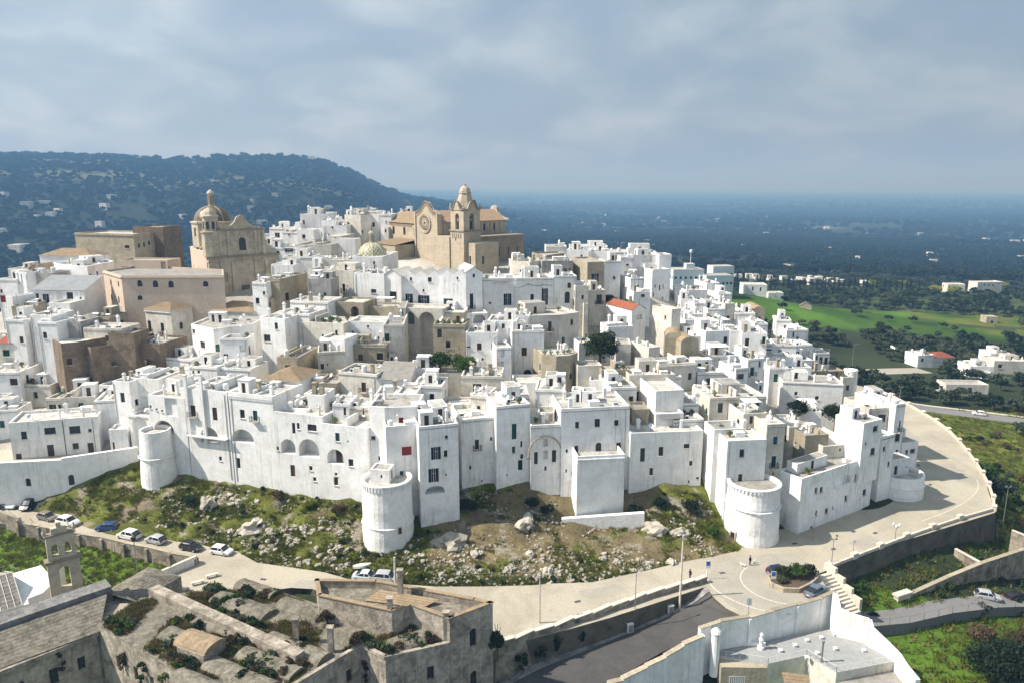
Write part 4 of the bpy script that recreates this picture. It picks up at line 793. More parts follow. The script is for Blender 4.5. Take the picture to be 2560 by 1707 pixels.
HOUSES=[
{'lb':'two-storey white house with dark windows on the terrace above the low wall','P':[(-99.7,138),(-84.7,142.6),(-87,150.3),(-102.1,145.7)],'z':(7.5,15.9),'w':[(0,2.4,12.3,1,1.6,'d'),(0,7,12.9,2,1.4,'d'),(0,11.4,12.6,2,1.6,'d'),(0,14.1,12.7,0.6,0.7,'d'),(0,6.7,8,1.2,2.7,'o'),(0,11.2,9.3,1.1,1.3,'d'),(0,13.9,8.3,1.1,2.1,'o'),(0,1,7.7,1,1.7,'o')],'fe':['pipe']},
{'lb':'white wall house with square niche above the left round tower','P':[(-71.5,138.3),(-63.3,135.7),(-60.5,144.2),(-68.7,146.9)],'z':(4.5,21.8),'w':[(0,5.4,17.9,2.9,3.6,'N'),(0,1.8,18.7,0.5,0.5,'d'),(0,3.1,18.5,0.5,0.5,'d'),(0,0.4,19,0.5,0.7,'d'),(0,3.1,14,4.8,2.8,'A')]},
{'lb':'white wall house with tall pilasters and dark balcony doors','P':[(-63.1,135.6),(-53.5,132.5),(-50.4,142),(-60,145.1)],'z':(4.3,23.8),'w':[(0,1.8,18.3,1.2,2.2,'n'),(0,6.9,17.9,1.1,2.6,'n'),(0,5.1,13.2,4.2,3.2,'A'),(0,7.2,9.8,0.7,0.9,'d')],'fe':['pil','ledge']},
{'lb':'white wall house with toothed cornice and half-dome niche below','P':[(-53.5,132.5),(-44.1,129.4),(-41,138.9),(-50.4,142)],'z':(4.2,23.9),'w':[(0,2.9,19,1.1,1.7,'d'),(0,5.8,18.8,1,2,'t'),(0,2.6,14.1,5,2.7,'A'),(0,4.5,13.5,0.5,0.6,'d'),(0,1.1,8.8,0.9,2.1,'d')],'fe':['teeth']},
{'lb':'white wall house with two arched loggias side by side','P':[(-44.2,129.4),(-34.4,126.2),(-31.6,134.8),(-41.4,138)],'z':(4.1,21.1),'w':[(0,4.1,17.2,0.7,2.1,'d'),(0,5.1,18.2,0.6,1.2,'d'),(0,8,18.1,1.9,1.3,'d'),(0,0.4,13.5,0.5,0.8,'d'),(0,2.7,13.1,3.1,2.9,'A'),(0,7.1,13,4.3,3.5,'A'),(0,3.4,8.7,1,2.3,'n'),(0,7.3,10.4,0.7,0.9,'d'),(0,8,8.4,0.7,0.8,'d')]},
{'lb':'white wall house with one arched loggia and brown door beside the balustraded tower','P':[(-34.5,126.2),(-25.6,123.3),(-23.1,130.9),(-32,133.8)],'z':(4.1,19.9),'w':[(0,3.2,16.8,0.9,1.6,'t'),(0,5.3,16.8,0.3,0.4,'d'),(0,2.6,12.3,3.5,2.9,'D'),(0,2.5,10.1,0.6,0.6,'d'),(0,2.4,8.2,0.9,1.6,'d'),(0,5.7,12.3,1,1.4,'d')]},
{'lb':'tall white block with red shuttered balcony door behind the balustraded tower','P':[(-25.3,124),(-22.4,123.1),(-16.8,123.6),(-16.5,131.6),(-25,132)],'z':(4.6,23.8),'w':[(1,2.7,20.4,1.1,1.5,'r'),(0,0.6,17.6,0.9,0.7,'n'),(0,1.6,13.8,0.4,0.8,'d')]},
{'lb':'white block with red window shutters directly behind the balustraded tower','P':[(-21.7,119.6),(-16.4,121.2),(-17.6,125),(-22.8,123.4)],'z':(2.8,21.4),'w':[(0,3.5,15.9,1.7,1.6,'r'),(0,2.5,11.4,0.6,1.7,'t')]},
{'lb':'tall white block with dark blue windows right of the balustraded tower','P':[(-15.9,118.5),(-9.3,120.5),(-12.5,131),(-19.1,129)],'z':(2.1,21.8),'w':[(0,2.9,15.6,1.7,2.3,'b'),(0,4.6,15.9,0.6,1.2,'b'),(0,4.8,19.2,0.5,0.6,'b'),(0,2.4,11.5,1.8,2.5,'b'),(0,4.6,12.4,0.3,0.4,'d'),(0,2.6,9.3,3.5,1.5,'A'),(3,8.9,9.2,0.8,0.4,'d')],'fe':['pergola']},
{'lb':'low white wall house between the blue-windowed block and teal-shuttered house','P':[(-9.3,127),(-2.9,128.8),(-6.3,140.4),(-12.6,138.5)],'z':(5.6,20.3),'w':[(0,2.9,14.3,0.8,1.9,'d'),(0,5.6,15.7,0.4,0.7,'d'),(0,1.6,10.5,0.4,0.8,'d'),(0,3.8,7.8,0.3,0.4,'d')]},
{'lb':'white wall house with teal shuttered windows left of pointed arch','P':[(-2.9,127.2),(3.3,129),(0.8,137.6),(-5.4,135.9)],'z':(5.6,22.8),'w':[(0,3.4,16.2,0.9,3,'t'),(0,3.3,13.5,0.6,1.3,'t'),(0,4.8,14.5,0.4,1.2,'n'),(0,4.9,12.2,0.6,1,'a'),(0,4.6,10,0.9,2,'t'),(0,2,9.1,0.3,0.4,'d')]},
{'lb':'white wall carrying a pointed blind arch with stone moulding','P':[(3.4,127.6),(9.2,128.3),(8,138.2),(2.2,137.5)],'z':(4,19.1),'w':[(0,1,11.5,0.7,2.4,'d'),(0,4.4,11.7,0.8,2.4,'d'),(0,2.8,14.9,0.8,1.5,'N'),(0,2.8,12.4,0.8,1.7,'N'),(0,2.8,10.1,0.4,0.9,'n'),(3,1.8,18.2,0.6,0.3,'d')],'fe':['parch']},
{'lb':'broad white house with three square windows above the box bastion','P':[(9.2,127.9),(22,129.5),(20.7,140.4),(7.8,138.8)],'z':(3.8,22),'w':[(0,3,18.1,0.7,1.3,'d'),(0,6.8,18.2,1,1.6,'d'),(0,10.4,18.3,0.8,1.1,'d'),(0,1.1,13.5,0.4,0.7,'d'),(0,10.9,13.7,0.9,1.3,'n'),(0,2.9,12.8,0.7,2,'d'),(0,7.1,12.7,1.1,2.5,'a'),(0,1,9.6,0.3,0.7,'d'),(0,2.1,8.8,0.3,0.9,'d')],'fe':['rail']},
{'n':'box_bastion','lb':'plain white box bastion with terrace projecting over the dark rocks','P':[(11.7,123.6),(20.4,124.7),(19.7,130.4),(11,129.4)],'z':(1.2,14.5),'ph':0.9,'cl':0,'fe':['teeth']},
{'lb':'long white wall with scattered small windows left of the right round tower','P':[(22,128.4),(35.8,130.1),(34.3,142),(20.5,140.3)],'z':(3.9,17.2),'w':[(0,2.4,11.5,0.9,2.7,'d'),(0,5.9,12.5,0.9,1.8,'d'),(0,10.8,13.8,1.1,0.9,'d'),(0,11.8,10.3,0.6,1,'d'),(0,4.2,8.7,0.7,1.5,'d'),(0,13.3,7.5,0.6,0.5,'d'),(0,11.6,6.8,0.3,0.6,'d')],'ph':0.25},
{'lb':'white corner house with two small windows behind the right round tower','P':[(38.3,123.2),(45.6,124.1),(44.5,133.4),(37.2,132.5)],'z':(-0.3,17.6),'w':[(0,2.8,14.4,0.9,1.5,'d'),(0,2.8,9.1,0.8,2.1,'o'),(3,1.5,12.7,1.3,1.3,'d'),(3,1.8,8.4,1,1.3,'d')],'ph':0.3},
{'lb':'dirty white house with teal shutters between right tower and ruin','P':[(46.1,126),(49.6,126.5),(48.3,135.4),(44.9,134.9)],'z':(-0.4,19.7),'m':'C','w':[(0,1.8,15.8,0.8,1.5,'t'),(0,1.8,11.4,0.9,2.2,'t'),(0,1.9,9.8,0.3,0.6,'d')]},
{'lb':'white corner block with arched gateway at the foot on the curving road','P':[(51.8,122.6),(70.5,134.3),(67.8,138.5),(49.1,126.8)],'z':(-1,10.7),'w':[(0,4.5,6.8,0.8,1.2,'d'),(0,6,6.6,0.9,1.2,'d'),(0,10.1,6.5,0.3,0.4,'d'),(0,13.6,6.7,2.7,1.8,'A'),(0,16.6,6.5,1,1.5,'d'),(0,20.7,6.4,0.7,1.3,'d'),(0,19.9,2.8,1.2,1.3,'d'),(0,14,3,0.9,1.2,'d'),(0,5.1,2.3,0.8,1,'d'),(0,8.2,1.9,0.9,1.1,'d'),(0,10.1,2.4,0.5,0.5,'d'),(0,4.1,-0.2,0.7,0.7,'d')],'ph':0.35},
{'lb':'tall white house with grey window rising over the right corner block','P':[(66.1,131),(70.9,133.6),(68,139),(63.2,136.5)],'z':(6,18.3),'w':[(0,3.6,16,1.5,1.2,'d'),(0,1.1,13.8,0.5,0.6,'d'),(0,3.5,11.3,1.3,1.5,'n')],'ph':0.25},
{'lb':'narrow white house above the half-round bastion on the right','P':[(72.3,135.5),(75.9,137.6),(71.9,144.5),(68.3,142.4)],'z':(-1,13.9),'w':[(0,0.9,10.8,0.9,1,'d'),(0,3,7.2,0.8,1.1,'d')]},
{'lb':'cream white house with gravel roof terrace at the right end of town','P':[(75.1,147),(81.5,147.9),(80.3,156.8),(73.8,155.9)],'z':(-1,16.1),'m':'C','w':[(0,4.6,12.2,0.6,1.7,'N')]},
{'lb':'tall sloping white buttress house at the right edge beside the road','P':[(80,146),(82.4,146.9),(79,156.3),(76.6,155.4)],'z':(-1,17.3),'w':[(0,1.4,9,1.4,1.7,'d'),(0,1.6,11.2,0.5,2.4,'d'),(0,1.7,6.4,0.7,0.8,'d')]},
{'lb':'low white outbuilding leaning on the buttress house by the road','P':[(84.4,150),(88.6,151.1),(87.3,155.9),(83.1,154.8)],'z':(-1,7.4),'w':[(0,3,4.8,1.3,1,'d')],'ph':0.2},
{'lb':'broad plain white house below the ruined stone tower on the right flank','P':[(62.9,164.5),(76.2,162.4),(77.4,170.3),(64.1,172.4)],'z':(2.5,17.2),'w':[(0,7.9,13.2,0.8,0.9,'b'),(0,3.2,14,0.7,0.9,'g')],'ph':0.3},
{'lb':'white house with green door and satellite dish on the right flank','P':[(70.2,177.5),(74.8,177.2),(75.2,183.2),(70.6,183.5)],'z':(5.1,17.4),'w':[(0,3.5,13.9,0.8,1.9,'g')]},
{'lb':'white house with dark green shutters left of the dish house','P':[(61.2,168.5),(65.6,168.3),(66,175.3),(61.5,175.5)],'z':(7.7,19.6),'w':[(0,1.6,16.1,1,2,'g'),(0,2.7,18.8,0.3,0.5,'d')]},
{'n':'stone_house','lb':'crumbling beige stone house with gaping rooms beside the white drum','P':[(82.7,196),(92.3,197),(91.5,205),(81.8,204)],'z':(-0.1,11.6),'m':'S','w':[(0,6.3,9.5,3.1,1.9,'N')]},
{'lb':'narrow grey plaster wall house joined to the white drum','P':[(91.5,195.5),(94.8,196.1),(93.9,201),(90.6,200.4)],'z':(-0.9,10),'m':'C'},
{'lb':'small white house with canvas canopy on its roof between two trees','P':[(62.2,153),(67.5,152.3),(68.5,159.2),(63.2,159.9)],'z':(4.6,13.7),'w':[(0,2.2,9.5,0.9,1.5,'d'),(0,0.7,6.4,0.9,1.7,'d')],'fe':['canopy']},
{'n':'stone_house','lb':'ruined beige stone house with broken vault behind the right corner block','P':[(56.6,134),(61.4,134.7),(60.3,142.6),(55.5,141.9)],'z':(3,14.8),'m':'S'},
{'lb':'low dirty white house with small dome behind the right corner block','P':[(59.6,133),(67.1,134.9),(64.7,144.6),(57.2,142.7)],'z':(4,12.9),'m':'C','w':[(0,3.9,11.6,0.4,0.6,'d'),(0,0.3,10.5,0.4,0.6,'d')],'roof':'dome'},
{'lb':'stained white house over a dark alley beside the ruin','P':[(55,138),(58.2,138.2),(57.6,146.2),(54.4,146)],'z':(2.5,15.2),'m':'C','w':[(0,1.9,11.7,0.8,1.7,'d')]},
{'lb':'low white wall house with pebble roof nearest the curving road','P':[(82.3,158),(88,158.6),(87.1,167.5),(81.4,167)],'z':(-1,14.1)},
{'lb':'bright white corner house with one tall window above the low arch','P':[(-82.5,146),(-78.5,144.9),(-76.1,153.6),(-80.2,154.7)],'z':(7.6,22.4),'w':[(0,2.1,17.9,1.1,2.1,'d')]},
{'lb':'white house with open recessed roof terrace above the left arch','P':[(-79.8,147.5),(-73.4,146.2),(-71.6,155),(-77.9,156.3)],'z':(8,22.7),'w':[(0,2.2,15.7,3.2,3.1,'N'),(0,2.6,18.9,3.5,2.8,'N')]},
{'lb':'low pinkish white house right of the two-storey terrace house','P':[(-86.8,146),(-81.6,147.3),(-83.8,156),(-89,154.7)],'z':(8.2,18.1),'w':[(0,4,13.5,0.4,0.9,'d'),(0,4.9,14.3,0.3,0.6,'d')]},
{'lb':'low white house with cluttered roof behind the two-storey terrace house','P':[(-96.2,150),(-89.7,151.2),(-91.4,161),(-98,159.8)],'z':(9.1,17.6),'m':'C'},
{'lb':'small white roof hut with dark window left of bright corner house','P':[(-91.4,156),(-87.8,155.4),(-87.2,159.4),(-90.8,160)],'z':(11.4,18.8),'w':[(0,1.4,16.8,1,1.3,'d')],'cl':0},
{'lb':'white wall with tall round-headed alcove left of the left round tower','P':[(-78.4,143),(-74,142.2),(-73.3,146.2),(-77.7,146.9)],'z':(6.3,16.1),'w':[(0,2.3,9.1,3.4,6.7,'A')]},
{'lb':'white garden wall house with blue door beside the tall alcove','P':[(-82.2,142),(-78.8,142.6),(-79.5,146.5),(-82.9,145.9)],'z':(6.4,13.2),'w':[(0,0.6,8.7,0.4,1.8,'n')],'cl':0},
{'lb':'low white terrace house below the dark brown stone wall','P':[(-111,159.5),(-104,158.9),(-103.2,167.9),(-110.2,168.5)],'z':(11.3,18),'m':'C'},
{'lb':'low white terrace house at the left edge below red balconies','P':[(-116.1,159),(-111.1,158.5),(-110,168.4),(-115,168.9)],'z':(10.8,16.2),'m':'C'},
{'lb':'small stained white house with pipes left of cluttered roof','P':[(-102.8,155),(-98.1,154.8),(-97.7,161.7),(-102.4,162)],'z':(10.4,16.1),'m':'C','aw':1},
{'lb':'pale house with red tiled roof and dark green shutters at the left edge','P':[(-119.7,166),(-115.9,165.9),(-115.7,173.9),(-119.6,174)],'z':(13,26),'m':'C','w':[(0,2,22.9,1.9,1.6,'g'),(0,1.5,17.8,2.1,1.6,'g')],'roof':'shedtile','rm':'red'},
{'n':'stone_house','lb':'dark brown weathered stone house next to the red tiled roof','P':[(-118.6,170.5),(-113.9,171.7),(-115.6,178.5),(-120.3,177.3)],'z':(14.8,27.9),'m':'B'},
{'n':'stone_house','lb':'brown stone house corner with lit flank and small red window','P':[(-113.5,171),(-99.1,156.9),(-96.5,158.3),(-92.3,163.9),(-109.3,176.6)],'z':(11.4,27.9),'m':'B','w':[(1,1.2,22.9,1,1.5,'n'),(0,1.3,22.1,1.6,1.8,'N'),(0,12.5,21.2,1.7,1.6,'N'),(0,10.3,17.2,1.3,1.4,'d'),(0,7.5,23,1.2,0.8,'d')],'rm':'white'},
{'n':'stone_house','lb':'large brown stone house with walled-up windows and white vaulted roof','P':[(-99.4,163),(-93.7,158.2),(-88.6,165.1),(-90.3,174),(-101.1,171.8)],'z':(12.2,26.6),'m':'B','w':[(1,5.1,21.8,1.2,1.8,'n'),(0,2.1,21.8,1.8,1.7,'N'),(1,8.1,21.3,0.7,1.9,'n'),(1,7,20.4,2.2,5,'N')],'roof':'vault','rm':'white'},
{'n':'stone_house','lb':'brown stone house end wall with small doorway and grey roof','P':[(-87.9,164),(-80.2,162.4),(-78.1,172.1),(-85.8,173.8)],'z':(14.1,26.5),'m':'B','w':[(0,4.4,21.1,0.8,1.8,'n'),(0,5.6,21,1.3,1.6,'N')]},
{'lb':'low white house with potted plants on its roof edge','P':[(-81.2,164.5),(-73.1,162),(-71.1,168.7),(-79.2,171.2)],'z':(14.3,23.1)},
{'lb':'small white roof box in front of the brown stone house','P':[(-76.2,153),(-72.2,151.9),(-70.9,156.8),(-74.9,157.8)],'z':(10.4,22.5),'cl':0},
{'lb':'low white roof terrace behind the square niche house','P':[(-73.5,148),(-66.7,146.3),(-65,153.1),(-71.8,154.8)],'z':(8.4,22.2)},
{'lb':'white house with two little windows behind the pilaster house','P':[(-68.6,151),(-62.2,149.6),(-60.7,156.5),(-67.2,157.8)],'z':(10.1,24.4),'w':[(0,0.9,22.7,0.5,0.7,'d'),(0,2.2,22.5,0.6,1,'d')]},
{'lb':'white house with spiral stair and green plants on the terrace','P':[(-62.9,151),(-55.1,149.4),(-53.6,156.2),(-61.4,157.8)],'z':(10.6,24.1),'w':[(0,2,20,1.7,2.1,'t'),(0,5.5,21.6,0.4,0.9,'d')]},
{'n':'stone_palace','lb':'long tan stone palace with dark cornice on the left skyline','P':[(-146.1,246),(-123.8,240.4),(-120.3,254.6),(-142.6,260.2)],'z':(21.7,46.2),'m':'S','w':[(0,20.1,41.5,1.8,1,'d'),(1,2.1,41.6,1,1.3,'d'),(1,4.5,41.7,0.9,1.5,'d'),(1,7,42.1,1,1.4,'d')],'cl':0,'fe':['cornice']},
{'n':'stone_house','lb':'raised grey roof storey on the long tan palace','P':[(-129.5,252),(-117.8,248.9),(-115.5,257.6),(-127.2,260.7)],'z':(25.7,48),'m':'B','cl':0},
{'lb':'white house with brown tiled roofs left of the tan palace','P':[(-143.2,222),(-126.9,220.6),(-126.1,229.5),(-142.4,231)],'z':(27,40.9),'roof':'hiptile','aw':1,'rm':'tile'},
{'n':'stone_house','lb':'little tan gabled house among the white roofs at far left','P':[(-142.2,214),(-136.4,213.3),(-135.6,219.2),(-141.5,220)],'z':(25.6,37.2),'m':'Y','roof':'gable','aw':1,'rm':'tile'},
{'lb':'grey flat-roofed house with antenna mast at far left','P':[(-147.8,214),(-142.2,213.4),(-141.3,221.4),(-147,222)],'z':(24.3,37.9),'m':'C','aw':1},
{'lb':'tall white street front with brown shutters receding beside the pink convent','P':[(-122.5,200),(-114.4,196.7),(-113.7,209.3),(-120.2,215.5),(-129,206.2)],'z':(24.7,40.5),'w':[(1,1.1,36.9,0.9,1.4,'n'),(1,4.2,37.3,0.8,1.3,'n'),(1,0.8,31.6,1.3,2.7,'n'),(1,4.2,32.3,1.2,2.1,'d'),(1,0.9,28.6,1.5,1.4,'n')]},
{'lb':'white house with small windows left of the tall street front','P':[(-124.2,199),(-116.7,198.9),(-116.5,206.9),(-124,207)],'z':(24.2,39.3),'w':[(0,5.2,37.2,0.9,0.6,'d'),(0,6.5,36.5,0.5,1.2,'d')]},
{'n':'grey_house','lb':'grey plastered house with blank wall behind the corrugated roof','P':[(-127.8,192),(-120.5,191.6),(-120.1,197.6),(-127.5,198)],'z':(21.4,39.2),'m':'G'},
{'lb':'narrow white house with two slit windows left of the grey house','P':[(-129.3,190),(-126.1,189.2),(-124.4,196),(-127.6,196.8)],'z':(20.5,39.6),'w':[(0,0.4,36.5,0.5,2.8,'N'),(0,1.5,36.7,0.4,2.4,'d')]},
{'lb':'white house with corrugated metal roof and blue balcony doors','P':[(-119.3,180),(-105.9,179.1),(-105.3,187),(-118.8,188)],'z':(18.3,36.3),'w':[(0,1.3,34.3,0.8,1.2,'d'),(0,3.5,33.1,1.6,2.3,'b'),(0,9.7,33.5,1.7,2.4,'d'),(0,12.4,33.8,0.5,1,'d'),(0,7,32.6,1.7,3.5,'N')],'roof':'shedmetal','rm':'metal'},
{'lb':'small white cube house with one window before the corrugated roof','P':[(-111.7,174),(-106.4,173.5),(-105.9,179.5),(-111.2,180)],'z':(17,34.2),'w':[(0,2.6,31.9,0.8,1,'d')],'cl':0},
{'lb':'white house with small red shutter at the upper left edge','P':[(-134.5,190),(-129,189.5),(-128.3,198.5),(-133.7,199)],'z':(19.8,37.9),'w':[(0,1,31.7,1.5,1.8,'r')]},
{'n':'stone_house','lb':'beige stone house with rounded parapet below the corrugated roof','P':[(-119,172),(-114.5,172.8),(-115.9,180.7),(-120.4,179.9)],'z':(15.5,33.8),'m':'S'},
{'lb':'narrow white house with two dark windows at left','P':[(-121.4,174),(-119.6,173.5),(-117.9,179.2),(-119.6,179.7)],'z':(15.9,35.7),'w':[(0,0.5,32.9,0.8,1,'d')]},
{'n':'convent','lb':'pink convent with arched windows along its curved street corner','P':[(-107.6,192),(-96.7,180.3),(-71.7,181.2),(-76.8,194.2),(-103.8,204.4)],'z':(20.9,39.9),'m':'P','w':[(1,4.3,37.2,1.2,1.6,'a'),(1,8.1,37,1.3,1.7,'a'),(1,11.9,36.9,1.3,1.7,'a'),(1,20.4,37.1,1.3,1.4,'a'),(1,4,33.8,1.2,1.2,'a'),(0,6.2,36.6,1.3,1.5,'a'),(0,12.8,36.8,1.1,1.5,'a'),(0,5.3,32.3,1.3,1.8,'a'),(0,11.6,32.5,1.1,1.8,'a')],'cl':0,'fe':['cornice']},
{'n':'stone_house','lb':'raised pink upper storey on the convent roof','P':[(-108.5,201),(-94.2,199.8),(-93.6,206.7),(-107.9,208)],'z':(26.7,41.7),'m':'P','w':[(0,13.1,38.7,1.4,2.6,'N'),(0,3,38,4,1.9,'N')],'cl':0},
{'lb':'cream palazzo with tall pedimented windows and tiled hip roof','P':[(-90.4,178),(-82.5,174.5),(-79.8,180.5),(-87.7,184)],'z':(19.1,32.1),'m':'C','w':[(0,1,26.3,1.1,2.9,'d'),(0,5.3,25.8,1.1,3.1,'d'),(1,2.7,27.2,1,1.6,'d')],'roof':'hiptile','rm':'tile','fe':['cornice']},
{'lb':'cream wall house with arched recess left of the pedimented palazzo','P':[(-101.8,183),(-91.7,180.5),(-90,187.3),(-100.1,189.8)],'z':(21.5,32.1),'m':'C','w':[(0,3.3,26.4,1.4,2.4,'a'),(0,0.6,27.3,0.5,0.8,'d'),(0,8.4,25.1,0.6,1.2,'d')]},
{'lb':'low white house with shallow tiled hip roof below the convent','P':[(-98.5,187),(-86,184.1),(-84.2,191.9),(-96.7,194.8)],'z':(23.4,32.5),'m':'C','roof':'hiptile','rm':'tile'},
{'lb':'cream blank wall between the two tiled palazzo roofs','P':[(-79.9,181),(-76.6,181.6),(-78,189.5),(-81.3,188.9)],'z':(22.2,31.9),'m':'C','cl':0},
{'lb':'cream house with low tiled roof right of the palazzo','P':[(-76.6,181),(-64.4,179.1),(-63,188),(-75.2,189.9)],'z':(21.5,31),'m':'C','roof':'hiptile','rm':'tile'},
{'n':'chapel','lb':'white chapel gable with arched opening and tiled roof','P':[(-81.5,185),(-78.3,184.7),(-77.6,191.3),(-80.8,191.7)],'z':(23.8,36),'m':'C','w':[(0,1,32.8,1.2,2.5,'a')],'roof':'gable','cl':0,'rm':'tile'},
{'lb':'white two-part house with green shutter and roof terrace box','P':[(-75.4,169),(-67.6,162.4),(-60.8,168.6),(-60.6,177.6),(-75.1,178)],'z':(14.9,30),'w':[(0,4.7,24.8,2.1,1.6,'d'),(0,1,27.8,1.2,1.1,'d'),(1,0.6,24.7,0.9,1.7,'g'),(1,7,27,0.5,0.8,'d')],'fe':['hut']},
{'lb':'lower white annex of the green-shuttered house with grey awning','P':[(-64.4,158),(-58.5,157.9),(-58.4,162.9),(-64.3,163)],'z':(13.4,28.8),'w':[(0,4.8,25.7,1.3,1.5,'N')]},
{'lb':'white roof block with slim chimney at the left edge','P':[(-117.1,166),(-112.6,165.4),(-111.8,172.4),(-116.3,172.9)],'z':(13.5,31.6)},
{'lb':'low white terrace with two square pillars left of centre roofs','P':[(-111.9,167),(-106,166.5),(-105.4,173.5),(-111.3,174)],'z':(14.3,32.5)},
{'lb':'small white lean-to roof below the pillared terrace','P':[(-106.9,162),(-102.3,161.5),(-101.7,167.5),(-106.3,168)],'z':(12.8,31.8)},
{'n':'grey_house','lb':'low stained stone wall house before the cube house','P':[(-104.6,165),(-99,164.5),(-98.3,171.5),(-104,172)],'z':(14.2,31.3),'m':'G'},
{'n':'stone_house','lb':'tan stone hut with one slit window beside the conical roof','P':[(-101,172),(-95.9,171.5),(-95.1,178.4),(-100.2,179)],'z':(17.2,31.2),'m':'S'},
{'n':'stone_house','lb':'small beige stone house with sloping roof beside the tan hut','P':[(-103.4,171),(-100,170.4),(-98.9,176.3),(-102.4,176.9)],'z':(16.6,31),'m':'S','roof':'hiptile','rm':'grey'},
{'lb':'low white roof with long dark ridge left of the palazzo','P':[(-98.1,164),(-88.9,163),(-88.1,170),(-97.4,171)],'z':(14.3,30),'m':'C'},
{'n':'stone_house','lb':'brown stone parapet house above the vaulted white roof','P':[(-91.5,162),(-85.4,161.3),(-84.7,167.2),(-90.7,168)],'z':(13.7,29.3),'m':'B','cl':0},
{'lb':'white domed roof on stone walls behind the brown corner house','P':[(-107.7,166),(-102.9,165.3),(-101.7,173.2),(-106.4,173.9)],'z':(14.3,28.9),'m':'C','roof':'dome'},
{'lb':'white cube house with one dark window on the ridge','P':[(-69.4,238),(-63.9,237.4),(-63.2,244.4),(-68.6,245)],'z':(37.5,47.8),'w':[(0,2.2,44.9,1.1,1.3,'d')],'cl':0},
{'lb':'tall white house with roof rails highest on the left skyline','P':[(-72.2,252),(-64.9,252.3),(-65.8,278.2),(-73.1,278)],'z':(29.4,52),'w':[(0,1.1,48.7,0.8,1.3,'d'),(0,5.6,46.6,0.6,0.9,'d'),(0,6.9,44.7,0.6,1.2,'d')],'fe':['mast']},
{'lb':'white house with stepped roof right of the rail-topped house','P':[(-64.4,250),(-57.3,249.6),(-56.9,258.6),(-63.9,259)],'z':(37.8,50),'w':[(0,5.4,49.2,0.7,0.6,'d')]},
{'lb':'bright white cube house below the stepped skyline house','P':[(-62,243),(-54.2,242.9),(-54.1,250.9),(-61.8,251)],'z':(38.7,48.8),'w':[(0,1.7,45.3,0.4,0.9,'d'),(0,3,47.8,0.6,0.6,'d')]},
{'lb':'thin white side block of the rail-topped house','P':[(-73.4,250),(-71.7,249.7),(-70.8,255.7),(-72.5,255.9)],'z':(37.1,49.5),'cl':0},
{'lb':'low white house left of the ridge cube house','P':[(-74.6,240),(-69.7,239.2),(-68.4,247.1),(-73.3,247.9)],'z':(37.3,47),'w':[(0,2.1,45.8,0.6,0.5,'d')]},
{'lb':'low white house with dish above the church roof','P':[(-81.6,248),(-76.2,247.1),(-74.9,255.1),(-80.3,255.9)],'z':(35.8,47.8),'aw':1},
{'lb':'tall cream white house with pinnacle chimney on the skyline','P':[(-56.6,250),(-50.7,247.8),(-47.3,257.1),(-53.2,259.3)],'z':(37.9,51.9),'m':'C','w':[(1,0.8,45.7,0.9,1.1,'d'),(0,0.7,47.8,0.5,1.3,'d')],'fe':['mast']},
{'lb':'white upper storey with domed hut and long roof rail','P':[(-55.6,256),(-45.8,253.7),(-44.3,260.6),(-54.1,262.8)],'z':(37.7,53.1),'fe':['rail']},
{'lb':'white block with spire chimney left of the cathedral','P':[(-44.5,250),(-40.7,249.4),(-39.5,257.3),(-43.2,257.9)],'z':(38.6,52.2),'aw':1},
{'lb':'white flat house with antennas peeping behind the cathedral','P':[(-40.4,262),(-35.6,261.7),(-35.2,268.7),(-40.1,269)],'z':(35,52.3)},
{'lb':'distant white house with chimney showing behind the rosette gable','P':[(-33.6,272),(-26,271.3),(-25.3,279.3),(-32.9,280)],'z':(29.3,51.4)},
{'lb':'long low cream house with flat parapet below the skyline cubes','P':[(-65.4,222),(-54.2,220.4),(-50.6,246.2),(-61.8,247.7)],'z':(34.8,44.4),'m':'C'},
{'lb':'small white house with flat canopy on the cream parapet house','P':[(-55.4,226),(-48,225.4),(-47.5,231.3),(-54.8,232)],'z':(36.1,45.6),'w':[(0,1.6,43.4,0.7,0.9,'d')],'cl':0},
{'lb':'white house beside the right flank of the domed church','P':[(-76.5,222),(-71.5,221.4),(-70.5,229.3),(-75.5,229.9)],'z':(34.3,44.4),'aw':1},
{'lb':'low white house with shed roofs right of the domed church','P':[(-70.9,215),(-62.9,214.2),(-62.1,222.1),(-70.1,223)],'z':(32.8,44),'w':[(0,2.4,41.9,0.9,1,'d'),(0,5.8,42.7,2.5,1,'b')]},
{'lb':'white house with brown pent roof over its terrace','P':[(-64.5,206),(-55.9,205.2),(-55.2,212.2),(-63.9,213)],'z':(30.2,42.3),'w':[(0,5.2,39.4,0.7,1.1,'d')]},
{'lb':'narrow white wall with arched doorway left of a brick shed','P':[(-56,205),(-53.2,204.1),(-51.4,209.9),(-54.2,210.7)],'z':(30,42),'w':[(0,1.4,39.4,1.1,2.2,'N')],'cl':0},
{'lb':'cream house with long dark roof left of tiled small dome','P':[(-53.3,205),(-45.1,204.4),(-44.6,211.4),(-52.8,212)],'z':(30.3,41.4),'m':'C'},
{'lb':'white house with small balcony before the tiled lantern dome','P':[(-43.6,200),(-35.1,198.8),(-33.1,213),(-41.6,214.2)],'z':(28.9,42.9),'w':[(0,1.8,38.8,1.2,2.3,'a'),(0,6.2,40.8,0.6,0.8,'d'),(0,6.3,38.9,0.3,1.6,'d')],'cl':0},
{'lb':'white sunlit wall house below the domed church facade','P':[(-64.7,196),(-58.5,195.2),(-57.6,202.2),(-63.8,202.9)],'z':(27.1,41)},
{'lb':'long dirty cream wall house running below the tiled dome','P':[(-53,189),(-40.5,185.6),(-38.4,193.4),(-51,196.7)],'z':(24.2,40.5),'m':'C','w':[(0,10.2,34.9,0.8,2.1,'d'),(0,11.2,36.2,0.3,0.4,'d'),(0,7.6,36.9,0.3,0.3,'d')]},
